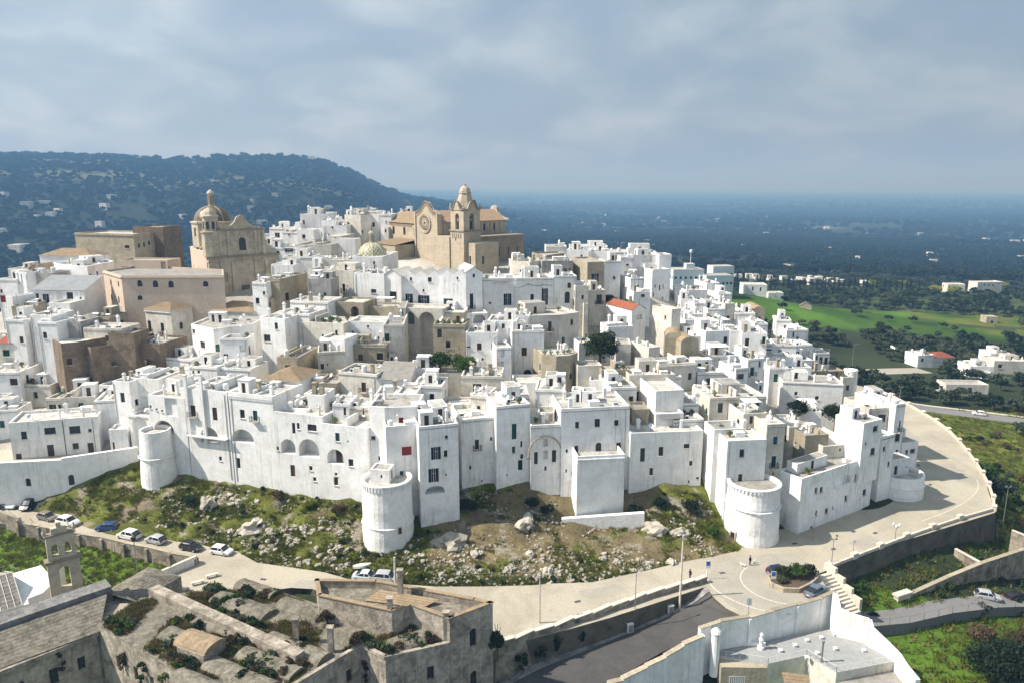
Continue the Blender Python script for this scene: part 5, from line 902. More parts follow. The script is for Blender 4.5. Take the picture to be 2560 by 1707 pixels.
{'lb':'white house with tall dark balcony door and vine pot','P':[(-40.1,184),(-32.2,182.2),(-30.2,190.9),(-38.1,192.8)],'z':(23.3,40.2),'w':[(0,1.2,33.9,2.2,2.7,'d'),(0,5.2,35.2,1.4,1,'d')]},
{'lb':'bright white gabled house with wall vent left of the five gables','P':[(-32.3,183),(-27.7,181.6),(-25.1,190.2),(-29.6,191.6)],'z':(23.2,39.6),'w':[(0,2.4,38.6,0.2,0.7,'d'),(0,2.5,33.6,1.9,2.1,'d')],'roof':'gable','cl':0,'rm':'white'},
{'n':'white_mansion','lb':'white mansion with green shuttered windows under a row of gables','P':[(-27.7,183),(-17.7,181.2),(-15.9,191.1),(-25.9,192.8)],'z':(23,39.6),'w':[(0,1.8,32.4,1.9,2.7,'b'),(0,5.6,32.1,3,2.7,'b'),(0,2.4,38.4,0.6,0.9,'d'),(0,7.3,38.2,1,1.2,'d'),(0,5.6,35.7,0.5,0.7,'d')],'roof':'gables3','cl':0,'rm':'white','fe':['ledge2']},
{'lb':'white mansion wing with blue-grey shutters and low gables','P':[(-17.6,180.5),(-11.3,179.1),(-9.1,188.8),(-15.3,190.2)],'z':(22.2,40.1),'w':[(0,1.8,32.3,2.4,1.9,'t'),(0,4.3,39,0.5,0.7,'d')],'roof':'gables2','cl':0,'rm':'white'},
{'lb':'white gabled mansion end with heart-shaped vent and dark door','P':[(-11.3,180),(-7.2,181.2),(-10,190.8),(-14.1,189.6)],'z':(22.5,40.7),'w':[(0,2.1,39.4,0.6,1,'a'),(0,1.4,31.6,0.9,3.8,'b')],'roof':'gable','cl':0,'rm':'white'},
{'lb':'white house with dark shuttered balcony windows right of the gables','P':[(-7.3,183),(1.3,184.5),(-0.2,193.4),(-8.9,191.9)],'z':(23.5,38.9),'w':[(0,6.2,31.9,2,3,'b'),(0,1.7,32.4,0.6,0.5,'d')],'fe':['awning']},
{'n':'stone_house','lb':'old grey arcade wall with blind arch below the vine terrace','P':[(-42.7,174),(-35.5,172.3),(-33.7,180.1),(-40.9,181.8)],'z':(19.8,34.5),'m':'S','w':[(0,5.1,31,2,2.5,'A')],'cl':0},
{'n':'stone_house','lb':'old grey terrace wall with white parasol left of the bridge arches','P':[(-36,175),(-26.6,172.8),(-25.1,179.6),(-34.5,181.8)],'z':(20.2,33.2),'m':'S','cl':0,'fe':['canopy']},
{'n':'arched_terrace','lb':'white bridge terrace on two tall round arches with balustrade','P':[(-27,175),(-16.5,172.2),(-14.7,179),(-25.1,181.8)],'z':(18.9,32.9),'m':'C','w':[(0,2.2,28.8,2.7,3.1,'A'),(0,6.7,23.3,4,8.7,'A')],'cl':0,'fe':['rail']},
{'lb':'white wall house stepping down right of the bridge arches','P':[(-16.7,174),(-11.2,173.9),(-11.1,180.9),(-16.6,181)],'z':(20.2,32.2)},
{'lb':'white wall with broad low arch below the dark door mansion','P':[(-11.2,174),(-5.9,174.9),(-6.9,180.9),(-12.3,179.9)],'z':(19.5,31.5),'w':[(0,3.4,29,2.9,2.3,'A')],'cl':0},
{'n':'stone_house','lb':'beige stone house with lit side wall left of the vine terrace','P':[(-61.8,182),(-57.9,181.2),(-54.9,195.1),(-58.8,195.9)],'z':(22.2,38.9),'m':'S','w':[(1,3.4,33,2,2,'d'),(1,9.6,32.8,1.8,1.4,'d')],'fe':['rail']},
{'n':'grey_house','lb':'grey plaster annex with doorway beside beige stone house','P':[(-50.8,180),(-44.9,179.5),(-44.3,185.5),(-50.3,186)],'z':(21.9,39.2),'m':'G','w':[(0,5.7,37.5,0.3,1.4,'d'),(0,4.3,34.9,0.7,0.9,'d')]},
{'lb':'low white terraces with railings above the palm garden','P':[(-52.8,172),(-43.3,170),(-41.6,177.8),(-51.2,179.8)],'z':(18.7,35)},
{'lb':'white house with roof boxes below the domed church','P':[(-64.4,180),(-60.7,179.4),(-59.5,187.3),(-63.2,187.9)],'z':(21.6,38.4),'aw':1},
{'lb':'white house with pinkish tiled terrace and stepped chimney','P':[(-54,164),(-45.8,162.1),(-44,169.9),(-52.2,171.8)],'z':(16,33.5),'w':[(0,0.5,29.8,0.8,1.6,'t')]},
{'lb':'white house with round gable and green window left of centre','P':[(-55.9,160),(-49.8,158.1),(-47.7,164.8),(-53.9,166.7)],'z':(14.4,33.2),'w':[(0,4.1,30.7,0.8,1.5,'t')]},
{'lb':'low pinkish cream house with flower terrace at centre left','P':[(-47.9,162),(-37.5,159.6),(-35.7,167.4),(-46.1,169.8)],'z':(15.6,31.8),'m':'C','w':[(0,5.5,27.8,0.5,1.3,'g'),(0,8.9,28.3,0.6,1.9,'g')],'fe':['plants']},
{'lb':'plain white sloping garden wall house below the flower terrace','P':[(-41.5,155),(-35.8,153.5),(-34.2,159.3),(-40,160.8)],'z':(13.8,29.6),'cl':0},
{'lb':'white house with recessed balcony and blue doors at the centre','P':[(-37.1,163),(-29,162.3),(-28.4,169.3),(-36.4,170)],'z':(16.7,31.7),'w':[(0,0.8,28.3,0.5,1.2,'b'),(0,2.4,27.3,1,1.4,'b'),(0,3.9,27.4,0.6,1,'d'),(0,4.8,27.1,0.5,1.3,'d'),(0,6.9,27.6,0.7,0.8,'d'),(0,4.4,30.3,0.5,0.6,'d')],'cl':0},
{'lb':'white and grey house with green shutter and stained flank','P':[(-28.6,159),(-24.2,159.3),(-26,185.2),(-30.4,184.9)],'z':(15.7,31.8),'m':'C','w':[(0,0.7,28,1,1.8,'g')]},
{'n':'stone_house','lb':'beige stone house with balcony railing below the blue doors','P':[(-36.4,157),(-27.8,156.6),(-27.5,162.5),(-36.1,163)],'z':(14.9,27.7),'m':'S','w':[(0,2.9,24,1,1.5,'n'),(0,7.2,24.3,1.4,1.6,'d')],'fe':['rail']},
{'n':'stone_house','lb':'square beige stone tower house with planted roof left of white facade','P':[(-17.6,159),(-10.5,158.4),(-9.8,166.3),(-16.9,167)],'z':(15.1,31.8),'m':'S','w':[(0,6.6,27.3,0.2,0.4,'d')],'fe':['plants']},
{'lb':'white house with brown shuttered window beside the garden trees','P':[(-10.2,157),(-3.3,156.6),(-2.9,163.6),(-9.8,164)],'z':(14.5,30.4),'w':[(0,3,26.4,1,1.6,'n'),(0,0.6,26.9,0.9,0.4,'d'),(0,6.2,26.5,1.1,1.5,'N'),(0,3.7,24.1,0.5,0.6,'d')]},
{'lb':'white stepped house behind the brown shuttered one','P':[(-5.5,163),(1.2,162.4),(1.9,170.4),(-4.8,171)],'z':(16.2,31.9),'w':[(0,3.6,30.1,0.7,1.1,'d')]},
{'lb':'white toothed-cornice wing end above the main wall','P':[(-48.3,131),(-44.1,129.7),(-41.8,137.4),(-45.9,138.7)],'z':(4.5,23.8),'w':[(0,0.6,18.5,0.6,1.9,'t')],'cl':0},
{'lb':'white roof tower with one small window above the loggias','P':[(-38,131),(-34.8,130.4),(-34,135.4),(-37.1,135.9)],'z':(5.8,23.9),'w':[(0,2.1,21.3,0.6,0.7,'d')],'cl':0,'fe':['chim']},
{'lb':'white roof storey with dark doorway right of the roof tower','P':[(-33.2,129),(-30.2,128.7),(-29.7,134.7),(-32.7,135)],'z':(5.7,22.7),'w':[(0,2.3,20.5,0.5,1.5,'d')]},
{'lb':'white roof room with slit door behind the single loggia house','P':[(-30.4,130),(-26.5,129.2),(-25.3,135),(-29.2,135.9)],'z':(6.6,21.9),'m':'C','w':[(0,3,20,0.3,1.7,'n')]},
{'lb':'white house with blue-grey shaded roof behind the two loggias','P':[(-44.4,132),(-37.9,130.4),(-35.7,139.1),(-42.2,140.7)],'z':(5.6,21.3),'ph':0.3},
{'lb':'white house with tile-patched roof and dormer above toothed cornice','P':[(-49.4,140),(-41.5,138.6),(-39.9,147.5),(-47.8,148.9)],'z':(8.1,24.3),'w':[(0,1,21.8,0.9,1.8,'t')],'roof':'hiptile','rm':'tile'},
{'n':'stone_house','lb':'beige stone cube house with walled-up doorway at centre left','P':[(-49.3,149),(-44.6,148.3),(-43.2,158.3),(-47.9,158.9)],'z':(11.3,26.9),'m':'S','w':[(0,2.5,23.8,1.5,1.4,'N'),(1,3.2,21.7,1.3,1.5,'d')]},
{'lb':'white plaster wall house with dark ledges right of the stone cube','P':[(-40.9,150),(-35.4,151.4),(-37.1,158.2),(-42.6,156.8)],'z':(12.4,27.5),'m':'C','w':[(0,0.8,23.8,0.7,1.2,'d'),(0,1.9,24.5,0.3,0.5,'d')]},
{'n':'stone_house','lb':'beige low stone house with slit window below the stone cube','P':[(-42.7,143),(-38.8,142.7),(-38.3,148.6),(-42.1,149)],'z':(10,23.3),'m':'S','w':[(0,1,21.7,0.3,1.4,'d')]},
{'n':'stone_house','lb':'beige blank stone wall right of the slit window house','P':[(-38.9,143),(-35.3,142.4),(-34.2,148.3),(-37.9,148.9)],'z':(10.3,22.9),'m':'S'},
{'lb':'large cream rendered wall with thin cracks at the town centre','P':[(-35.5,144),(-27.3,141.8),(-25.2,149.5),(-33.5,151.7)],'z':(10.8,24.9),'m':'C'},
{'lb':'white house with pantiled lean-to and small brown shutter','P':[(-27.4,142),(-20.7,141.4),(-20.1,148.4),(-26.8,149)],'z':(10.9,23.9),'w':[(0,3.8,21.2,0.8,1,'n')],'roof':'shedtile','rm':'grey'},
{'lb':'white roof terrace house behind the pantiled lean-to','P':[(-27.5,148),(-22.8,147.6),(-22.3,153.6),(-27,154)],'z':(12.6,24.2)},
{'lb':'white house with blue-grey terrace wall and dark hatch','P':[(-21.6,148),(-16.2,147.9),(-16,154.9),(-21.5,155)],'z':(12.6,24.7),'w':[(0,5,21.7,0.7,1.3,'d')]},
{'lb':'white cube house with one dark green window above tall blocks','P':[(-19.6,138),(-13.8,137.5),(-13.2,144.5),(-19,145)],'z':(9.9,23.7),'w':[(0,3.8,20.6,0.9,1.5,'b')]},
{'lb':'little white stepped roof house above the red balcony door','P':[(-26,134),(-22.2,133.9),(-22.1,139.9),(-25.9,140)],'z':(8.6,23)},
{'lb':'white roof terrace with low walls behind the red balcony door','P':[(-21.9,133),(-18.1,132.8),(-17.7,140.8),(-21.5,141)],'z':(8.6,23.5)},
{'lb':'stained white courtyard wall with black streaks below the garden','P':[(-15.6,147),(-10.7,147.9),(-11.6,152.8),(-16.5,151.9)],'z':(12.4,23.7),'m':'C','cl':0},
{'lb':'cream white house with tall square chimneys below the garden','P':[(-10.3,142),(-2.1,141.6),(-1.7,149.6),(-9.9,150)],'z':(10.5,24.5),'m':'C','w':[(0,1.4,22.7,0.2,0.5,'d')],'fe':['chim']},
{'lb':'low white courtyard wall with small square window','P':[(-13.7,136),(-8.2,135.5),(-7.8,140.5),(-13.3,141)],'z':(9.2,20.6),'m':'C','w':[(0,2.1,19.7,0.4,0.5,'d')],'cl':0},
{'lb':'white stepped wall house with stair and pots','P':[(-8,135),(-5,134.1),(-3,140.8),(-5.9,141.7)],'z':(8.8,22.6),'m':'C'},
{'lb':'white roof with low curved parapet before the tall chimneys','P':[(-5.1,137),(0,136.6),(0.7,144.5),(-4.4,145)],'z':(9.2,21.4),'m':'C'},
{'lb':'white narrow house with balconies stacked beside the brown shutter','P':[(-3.2,152),(0,152.7),(-1.5,159.5),(-4.6,158.8)],'z':(13.1,28.1),'w':[(0,1.3,26,0.9,1.7,'N'),(0,0.8,23.4,1.4,1.7,'N')]},
{'lb':'white house with dark zigzag drip line and tall shutters','P':[(0.8,184),(10.5,185.4),(9.2,194.3),(-0.4,192.9)],'z':(23.7,38.9),'w':[(0,4.3,32.3,0.9,2.4,'b'),(0,7.6,31.9,1.6,4.2,'b')],'fe':['zigzag']},
{'lb':'white house with arched dark window right of the zigzag drip line','P':[(10.5,186),(16.4,186.6),(15.6,194.6),(9.7,194)],'z':(23.7,39.2),'w':[(0,3.6,32.1,1.3,3,'a')],'fe':['rail2']},
{'lb':'small stained house with beam ends right of the arched window','P':[(16.1,184),(19.5,184.4),(18.8,190.3),(15.5,190)],'z':(22.6,36.9),'m':'C','w':[(0,1.9,33.5,0.6,1,'d')]},
{'n':'stone_house','lb':'grey stone house with two dark shuttered windows high on the right','P':[(21.1,203),(25.9,204.2),(22.6,217.5),(17.8,216.3)],'z':(28,41),'m':'S','w':[(0,2.3,35.2,2.1,2.5,'b'),(0,4,36.4,1.5,1.6,'b')],'cl':0},
{'n':'grey_house','lb':'dark grey stone wall house left of the two dark shutters','P':[(8.4,208),(17.4,209),(16.6,216.9),(7.5,216)],'z':(31,40.8),'m':'G'},
{'lb':'cream house with roof pergola right below the cathedral','P':[(0,210),(5.1,206.1),(8.5,211.2),(7.5,218.2),(-1,216.9)],'z':(31.2,40.6),'m':'C','w':[(0,3.3,37.1,0.9,1.1,'d')]},
{'lb':'white house joining the grey stone house to the tower house','P':[(26.2,207),(30.9,207.7),(29.9,214.6),(25.3,213.9)],'z':(28.3,40.8)},
{'n':'tower_house','lb':'tall white tower house with slit windows at the right end of the ridge','P':[(41.9,218),(47.8,220.4),(45,227.4),(39.1,225)],'z':(19.1,37.1),'w':[(0,1.2,31.5,0.4,1.1,'d'),(0,2.8,30.8,0.5,1.5,'d'),(0,4.1,27.8,0.4,0.9,'d'),(0,0.7,28.8,0.4,1.4,'d'),(0,4,31.1,0.7,1.4,'N')],'cl':0,'fe':['rail']},
{'lb':'white house with dark roof opening above the tower house terrace','P':[(37.4,226),(45.5,226.8),(44.7,233.8),(36.7,233)],'z':(29.4,40.8),'w':[(0,4.5,38.6,2.9,1.8,'N')]},
{'lb':'bright white parapet wall at the right tip of the ridge','P':[(44.9,224),(48.8,224.7),(47.7,230.6),(43.9,229.9)],'z':(27.1,41.1),'cl':0},
{'lb':'white stepped house left of the dark roof opening','P':[(33,222),(36.9,222),(36.9,229),(33,229)],'z':(30.7,40.5),'w':[(0,2.1,37.8,0.9,0.6,'d')]},
{'lb':'bright white wall with brown door on the ridge terraces','P':[(16.8,226),(24,224.5),(25.6,232.3),(18.4,233.8)],'z':(33.7,42.4),'w':[(0,4.6,39.2,0.6,1.7,'n')]},
{'lb':'white ridge house with vaulted roof right of the brown door','P':[(24.3,228),(30.4,227.4),(31.2,235.3),(25.2,236)],'z':(33.3,41.7),'roof':'vault'},
{'n':'stone_house','lb':'small beige stone block on the ridge right of the cathedral','P':[(7.6,224),(10.4,219.1),(16.3,226.2),(14.8,232),(6.2,229.8)],'z':(34,41.3),'m':'S','cl':0},
{'lb':'white ridge house with solar panel and blue tank','P':[(11,240),(17.8,240),(17.8,248),(11,248)],'z':(34.3,42.3)},
{'lb':'long low white roof on the ridge with a round chimney','P':[(19.2,245),(31.8,244.3),(32.3,253.3),(19.7,254)],'z':(30.7,41.9)},
{'lb':'long white flat house with two slim chimneys on the ridge','P':[(30.5,236),(46.6,236),(46.6,245),(30.5,245)],'z':(28.9,40.8)},
{'lb':'white terrace house with pergola and rough stone corner','P':[(33.1,204),(37.1,205),(34.3,216.1),(30.3,215.1)],'z':(26,36.3),'fe':['canopy']},
{'lb':'small white house with vent below the pergola terrace','P':[(32.5,194),(37.1,194.5),(36.3,201.4),(31.7,201)],'z':(23.3,33.9),'w':[(0,2.6,32.4,1.1,0.8,'d')]},
{'lb':'white house with bright red tiled roof','P':[(29.9,180),(33.7,181.9),(28.2,193.2),(24.4,191.3)],'z':(20.3,31.3),'w':[(0,2.2,28.8,2,1.2,'N')],'roof':'gablex','cl':0,'rm':'red'},
{'lb':'tall beige block house with blank sunlit wall right of the red roof','P':[(39,176),(41.5,177.4),(37.9,183.6),(35.4,182.2)],'z':(17.8,32.2),'m':'C','w':[(3,4.9,29.4,0.6,0.9,'d')],'cl':0},
{'lb':'white house with grey roof edge and one pedimented window','P':[(23.1,172),(29.3,173.1),(28.2,179.3),(22,178.2)],'z':(17.7,28.7),'w':[(0,4.3,24.4,0.7,1.4,'d'),(0,2.6,25.2,0.3,0.5,'d')]},
{'lb':'grey house with white pillars beside the dark garden','P':[(19.9,190),(24.6,190.7),(23.6,197.6),(19,196.9)],'z':(24.3,34.9),'m':'C','w':[(0,3,31.2,1.5,2.5,'d')]},
{'lb':'tall white house face left of the big dark tree','P':[(3.8,166),(10.9,167.1),(15.8,171.1),(12.3,179.4),(0.2,174.3)],'z':(16.4,32.4),'m':'C','w':[(0,5,28.5,0.8,2.4,'d'),(1,4.1,29.6,0.9,1.3,'d'),(1,1.4,25.4,1,1.6,'t')]},
{'lb':'lower white step of the tall house beside the big dark tree','P':[(15.2,163),(18.6,163.6),(17.5,169.5),(14.2,168.9)],'z':(16.1,26.7),'w':[(0,1.9,23.6,0.6,1.3,'d')],'cl':0},
{'lb':'white brick-faced house with brown shutter and dark arched door','P':[(-0.1,158),(7,158.7),(6.3,165.7),(-0.9,165)],'z':(14.8,30.5),'w':[(0,2.7,24.8,1.2,1.9,'n'),(0,3.5,18.8,1.8,2.9,'a')]},
{'lb':'white house with wooden roof beams behind the brick-faced house','P':[(0.5,166),(4,165.8),(4.6,173.7),(1.1,174)],'z':(17.2,32.5),'w':[(0,1.3,29.7,0.2,1.1,'d')]},
{'n':'stone_house','lb':'round-cornered beige stone bastion house with potted roof terrace','P':[(6.2,152),(9.2,150.4),(12,151),(14.1,153.9),(12.3,161.7),(4.3,159.8)],'z':(12.5,26.6),'m':'S','w':[(0,2.7,24.5,1.3,1.5,'a')],'fe':['rail','plants']},
{'lb':'beige house with white roof terrace and washing right of the big tree','P':[(30.1,157),(32.8,158.1),(30,165.1),(27.2,164)],'z':(13.9,26.9),'m':'C','w':[(3,4.9,22.5,1,1.9,'a'),(0,2.6,23.8,0.6,1,'d')]},
{'lb':'cream wall house with wires right of the big dark tree','P':[(23.3,160),(26.5,159.7),(27,165.7),(23.8,166)],'z':(14.8,27.2),'m':'C','cl':0},
{'n':'chapel','lb':'weathered tan chapel with rounded top right of the washing terrace','P':[(34.3,161),(38,160.3),(39.3,167.2),(35.5,167.9)],'z':(13.9,28.4),'m':'S','roof':'vaulty','cl':0},
{'n':'chapel','lb':'tan barrel-vaulted chapel with streaked end wall','P':[(37.5,158),(41.7,159),(39.7,166.8),(35.6,165.8)],'z':(13,27.7),'m':'S','roof':'vaulty','cl':0},
{'lb':'pale house with cornice and arched pale window below the chapels','P':[(30.5,148),(38.8,149.5),(37.8,155.4),(29.5,153.9)],'z':(11,25.4),'m':'C','w':[(0,7.1,21.7,0.8,1.6,'a')],'fe':['cornice']},
{'n':'stone_house','lb':'low stone shed with slatted roof and green cabinet','P':[(18.7,148),(24.6,148.4),(24.2,154.4),(18.3,154)],'z':(11.8,24.2),'m':'S','w':[(0,0.6,22.7,0.8,1.2,'N')]},
{'lb':'low white roofs with dishes below the washing terrace','P':[(24.1,145),(33.6,145.7),(33,153.6),(23.5,153)],'z':(10.8,23.9),'m':'C'},
{'lb':'shaded stone courtyard house below the big dark tree','P':[(13.9,150),(19.2,150.6),(18.6,155.5),(13.4,155)],'z':(12.4,24.6),'m':'C','cl':0},
{'lb':'large plain white cube with blank shaded wall above the long wall','P':[(27.8,136),(33.4,136.8),(31.7,148.8),(26.1,148)],'z':(8.4,23.2),'ph':0.6,'cl':0},
{'lb':'white terrace house with stepped parapet left of the blank cube','P':[(19.6,140),(24.9,140.6),(24.1,148.5),(18.7,148)],'z':(9.3,22.6)},
{'lb':'bright white stepped parapet house behind the twin roof huts','P':[(16,147),(20.7,146.3),(21.7,153.3),(16.9,153.9)],'z':(11.4,22.2)},
{'lb':'long white roof terrace behind the blank cube','P':[(26.2,146),(35.3,147.3),(34.4,154.2),(25.2,152.9)],'z':(11,23.1)},
{'lb':'left twin roof hut with dark doorway on the broad white house','P':[(11.4,134),(13.2,133.7),(13.6,136.7),(11.8,137)],'z':(6.5,23.8),'w':[(0,1.2,21.1,0.6,2,'d')],'cl':0},
{'lb':'right twin roof hut with dark doorway on the broad white house','P':[(13.2,133.5),(15.8,133.3),(16,136.3),(13.4,136.5)],'z':(6.3,23.8),'w':[(0,1.5,21.5,0.7,1.9,'d')],'cl':0},
{'lb':'white vaulted roof house left of the twin roof huts','P':[(4.5,138),(10.2,137.4),(11,145.4),(5.3,146)],'z':(8.3,22.9),'roof':'vault'},
{'lb':'low white courtyard with red chest and potted palm','P':[(0,146),(7.4,146),(7.4,153),(0,153)],'z':(11.2,22),'cl':0},
{'lb':'white roof terrace behind the teal-shuttered house','P':[(0,134),(3.2,134.2),(2.7,142.2),(-0.6,142)],'z':(8.2,22.7)},
{'lb':'little cream courtyard hut with green door above the pointed arch','P':[(4.8,131),(7.9,130.7),(8.3,134.6),(5.2,135)],'z':(5.7,20.4),'m':'C','w':[(0,0.8,18.7,0.4,1.5,'g'),(0,2.4,18.4,0.8,1.7,'N')],'cl':0},
{'lb':'low white room with grey awning below the blank cube','P':[(27.5,133),(32.9,133.6),(32.4,138.5),(27,138)],'z':(7.5,19.4),'cl':0,'fe':['awning']},
{'n':'stone_house','lb':'low tan roof shed left of the grey awning','P':[(23.1,134),(26.2,134.1),(26.1,139.1),(22.9,139)],'z':(7.2,20.1),'m':'S','cl':0},
{'lb':'low white wall with antennas at the end of the long wall','P':[(30.9,133),(36.8,133.6),(36.2,139.6),(30.2,139)],'z':(6.5,18.3)},
{'lb':'white house with green door left of the white pergola','P':[(36.9,142),(39.6,141.5),(40.6,147.4),(37.9,147.9)],'z':(8.6,21.2),'w':[(0,1.7,18.1,0.7,1.2,'g')]},
{'lb':'small white house with boxy roof behind the antennas','P':[(33.6,138),(36.9,138.2),(36.4,144.2),(33.2,144)],'z':(8.1,20)},
{'lb':'white house with orange satellite dish and shaded door','P':[(39.2,150),(44.9,150.6),(44.1,157.6),(38.4,157)],'z':(10.2,23.1),'w':[(0,0.3,20.8,0.4,0.5,'d')]},
{'lb':'white house with paired dark windows below white awning terrace','P':[(48,152),(50.9,152.8),(48.9,159.5),(46.1,158.7)],'z':(9.6,23.6),'w':[(0,1.2,21.1,1.6,1.2,'d'),(0,1.7,18.6,0.6,1.4,'d')]},
{'lb':'white terrace with pale awning and dark opening on the right slope','P':[(43.5,160),(50.7,161),(49.9,166.9),(42.7,165.9)],'z':(11.5,24.4),'w':[(0,1.9,22,2.9,1.8,'N')],'fe':['canopy']},
{'lb':'white house with stained flank right of the paired windows','P':[(52.5,158),(56.4,159),(54.7,165.8),(50.8,164.8)],'z':(9.5,24.2),'w':[(0,3,22.2,0.5,1.3,'d')]},
{'lb':'white roof terrace with pergola frame above the right corner house','P':[(38.4,137),(50,138.6),(48.7,147.5),(37.1,145.9)],'z':(4.9,21.4),'m':'C','fe':['pergola']},
{'lb':'cream terrace house with ragged straw awning on the right','P':[(43.4,131),(48.1,131.7),(47.2,138.6),(42.4,137.9)],'z':(2.5,20.2),'m':'C','w':[(0,1.6,18.2,0.7,1.5,'d')],'fe':['canopy']},
{'lb':'white roof room with railing above the right corner house','P':[(36.9,127),(42.5,127.6),(41.9,132.6),(36.4,132)],'z':(2.3,18.4),'cl':0,'fe':['rail']},
{'lb':'white gatepost-like house nearest the tower house','P':[(49.9,222),(52.8,221.5),(54,228.4),(51.1,228.9)],'z':(20.4,31.4),'aw':1},
{'lb':'low white house with dark roof tanks on the right cascade','P':[(51.7,216),(58.3,216.7),(57.3,226.6),(50.6,225.9)],'z':(20.2,31.2),'aw':1},
{'lb':'white block with open loggia top on the right cascade','P':[(59.6,222),(63.8,222.9),(61.9,231.7),(57.8,230.8)],'z':(18.6,32.6),'aw':1},
{'lb':'white cube behind the teal tank on the right cascade','P':[(61,214),(65.1,214.6),(64,222.5),(59.9,221.9)],'z':(16.7,30.5),'aw':1},
{'lb':'white house with narrow terrace on the right cascade','P':[(48.2,206),(52.2,205.6),(53,212.5),(48.9,213)],'z':(19.1,30.1),'aw':1},
{'lb':'white house with teal roof tank on the right cascade','P':[(51.1,202),(54.9,202.7),(53.2,212.5),(49.4,211.8)],'z':(18.5,29.5),'aw':1},
{'lb':'slim grey-white house with dark streak on the right cascade','P':[(60.5,205),(63.5,205.7),(61.3,214.5),(58.3,213.7)],'z':(16.5,28.9),'m':'C','aw':1},
{'lb':'plain white house with rounded parapet beside the fields','P':[(63.3,205),(68.9,204.2),(70,212.1),(64.4,212.9)],'z':(13.7,26.4),'aw':1},
{'lb':'shadowed white house with pale roof on the right cascade','P':[(54,199),(59,199.5),(58.2,206.5),(53.3,206)],'z':(17.4,28.5),'aw':1},
{'lb':'white house with white lattice roof frames on the cascade','P':[(45.2,192),(51.1,192.4),(50.4,202.4),(44.5,202)],'z':(17.2,28.2),'aw':1},
{'n':'stone_house','lb':'tan vaulted hut at the edge of the fields','P':[(70.6,210),(73.8,210),(73.8,219),(70.6,219)],'z':(11.4,26.3),'m':'S','roof':'vaulty','aw':1},
{'lb':'white house with slanting glass stair roof','P':[(44.9,186),(49.2,186.9),(47.5,194.7),(43.2,193.8)],'z':(16.7,27.7),'aw':1},
{'lb':'white house with blue-shaded terrace on the cascade','P':[(48.5,184),(53.3,184.9),(52.1,191.7),(47.3,190.9)],'z':(16,27),'aw':1},
{'lb':'tall narrow white house right of the slanting stair','P':[(55.2,192),(58.7,193),(55.9,202.6),(52.4,201.6)],'z':(15.6,26.6),'aw':1},
{'lb':'white balustraded terrace right of the tan chapels','P':[(41.3,172),(46.9,172.8),(45.6,181.7),(40.1,180.9)],'z':(15.3,26.3),'aw':1},
{'lb':'white house with two small windows under the balustrade','P':[(46.1,170),(52.1,171.3),(50.5,179.1),(44.4,177.8)],'z':(13.4,27.9),'aw':1},
{'lb':'white cube with pinnacle chimneys on the right cascade','P':[(54.8,180),(57.8,179.7),(58.5,186.6),(55.5,187)],'z':(13.3,26.1),'aw':1},
{'lb':'bright white house with dark green door on the right cascade','P':[(57.3,178),(63.3,177.2),(64.7,187.1),(58.7,187.9)],'z':(10.5,25.9),'w':[(0,5.3,23.3,0.8,1.8,'g')]},
{'lb':'low white roofs with scattered chimneys by the fields','P':[(66.2,195),(69.5,195),(69.5,204),(66.2,204)],'z':(11.7,25.1),'aw':1},
{'lb':'white lookout house with low stone base among field edges','P':[(75.3,205),(79.3,204.3),(80.6,211.2),(76.5,211.9)],'z':(7.3,24.4)},
{'lb':'white house with dark slot window and three chimneys near the fields','P':[(76.7,200),(83,200.7),(82.3,207.6),(76,207)],'z':(4.5,22.4),'w':[(0,2,20.3,0.5,1.5,'d')]},
{'lb':'white house with blank sunlit wall near the right edge of town','P':[(69.2,188),(74.6,187.2),(75.6,194.2),(70.2,194.9)],'z':(7.1,21),'w':[(0,2.1,20.4,0.3,0.4,'d')]},
{'lb':'white house with recessed terrace right of the blank sunlit wall','P':[(75.3,189),(79.8,189.5),(79.1,196.4),(74.6,196)],'z':(4.6,20.5),'w':[(0,2.6,17,2.6,1.8,'N')]},
{'lb':'small white house with railing at the far right edge of town','P':[(85,200),(89.4,200.6),(88.5,206.6),(84.2,205.9)],'z':(1.6,15.8),'w':[(0,0.6,13.8,0.7,1.3,'d')],'fe':['rail']},
{'lb':'white house with tall green shutters left of the blank wall','P':[(65.5,186),(68.6,185.8),(69,192.8),(66,193)],'z':(9.9,21.5),'w':[(0,1.8,15.7,1,2,'g')]},
{'lb':'shaded white house with dark porch near the ruined stone house','P':[(72.7,184),(77.9,184.4),(77.5,190.4),(72.3,190)],'z':(4.9,17.6),'w':[(0,2.1,15.7,1.9,1.2,'N')]},
{'lb':'white house with faint drain pipes above dark green shutters','P':[(64,178),(70.5,178.4),(70,185.4),(63.5,185)],'z':(7.5,19.9),'aw':1},
{'n':'white_villa','lb':'white villa wing with tall frame left of its red tiled roof','P':[(170.8,299),(177.8,299.7),(176.9,308.7),(169.9,308)],'z':(-16,-8),'w':[(0,2,-11,1.2,1.6,'d'),(0,5.5,-12.6,2.8,4.4,'N')]},
{'n':'white_villa','lb':'red tiled porch roof of the villa beyond the fields road','P':[(178.1,300),(187.3,300.6),(186.8,308.6),(177.6,308)],'z':(-15.3,-9.3),'w':[(0,1.7,-12.6,1.7,1.9,'N'),(0,5.6,-12.6,2.2,1.9,'N')],'roof':'hiptile','rm':'red'},
{'n':'stone_farmhouse','lb':'long beige stone farmhouse with two dark doors beside the road','P':[(156.3,254),(171.1,253),(171.6,259.9),(156.8,261)],'z':(-13.5,-8.1),'m':'C','w':[(0,6.4,-11.3,1.5,2,'d'),(0,8.4,-11.2,1.5,2,'d')],'ph':0.8,'cl':0},
{'n':'white_villa','lb':'white low house with solar panels at the right edge','P':[(182.8,283),(191.8,282.2),(192.7,292.2),(183.7,293)],'z':(-14.7,-8.7),'aw':1},
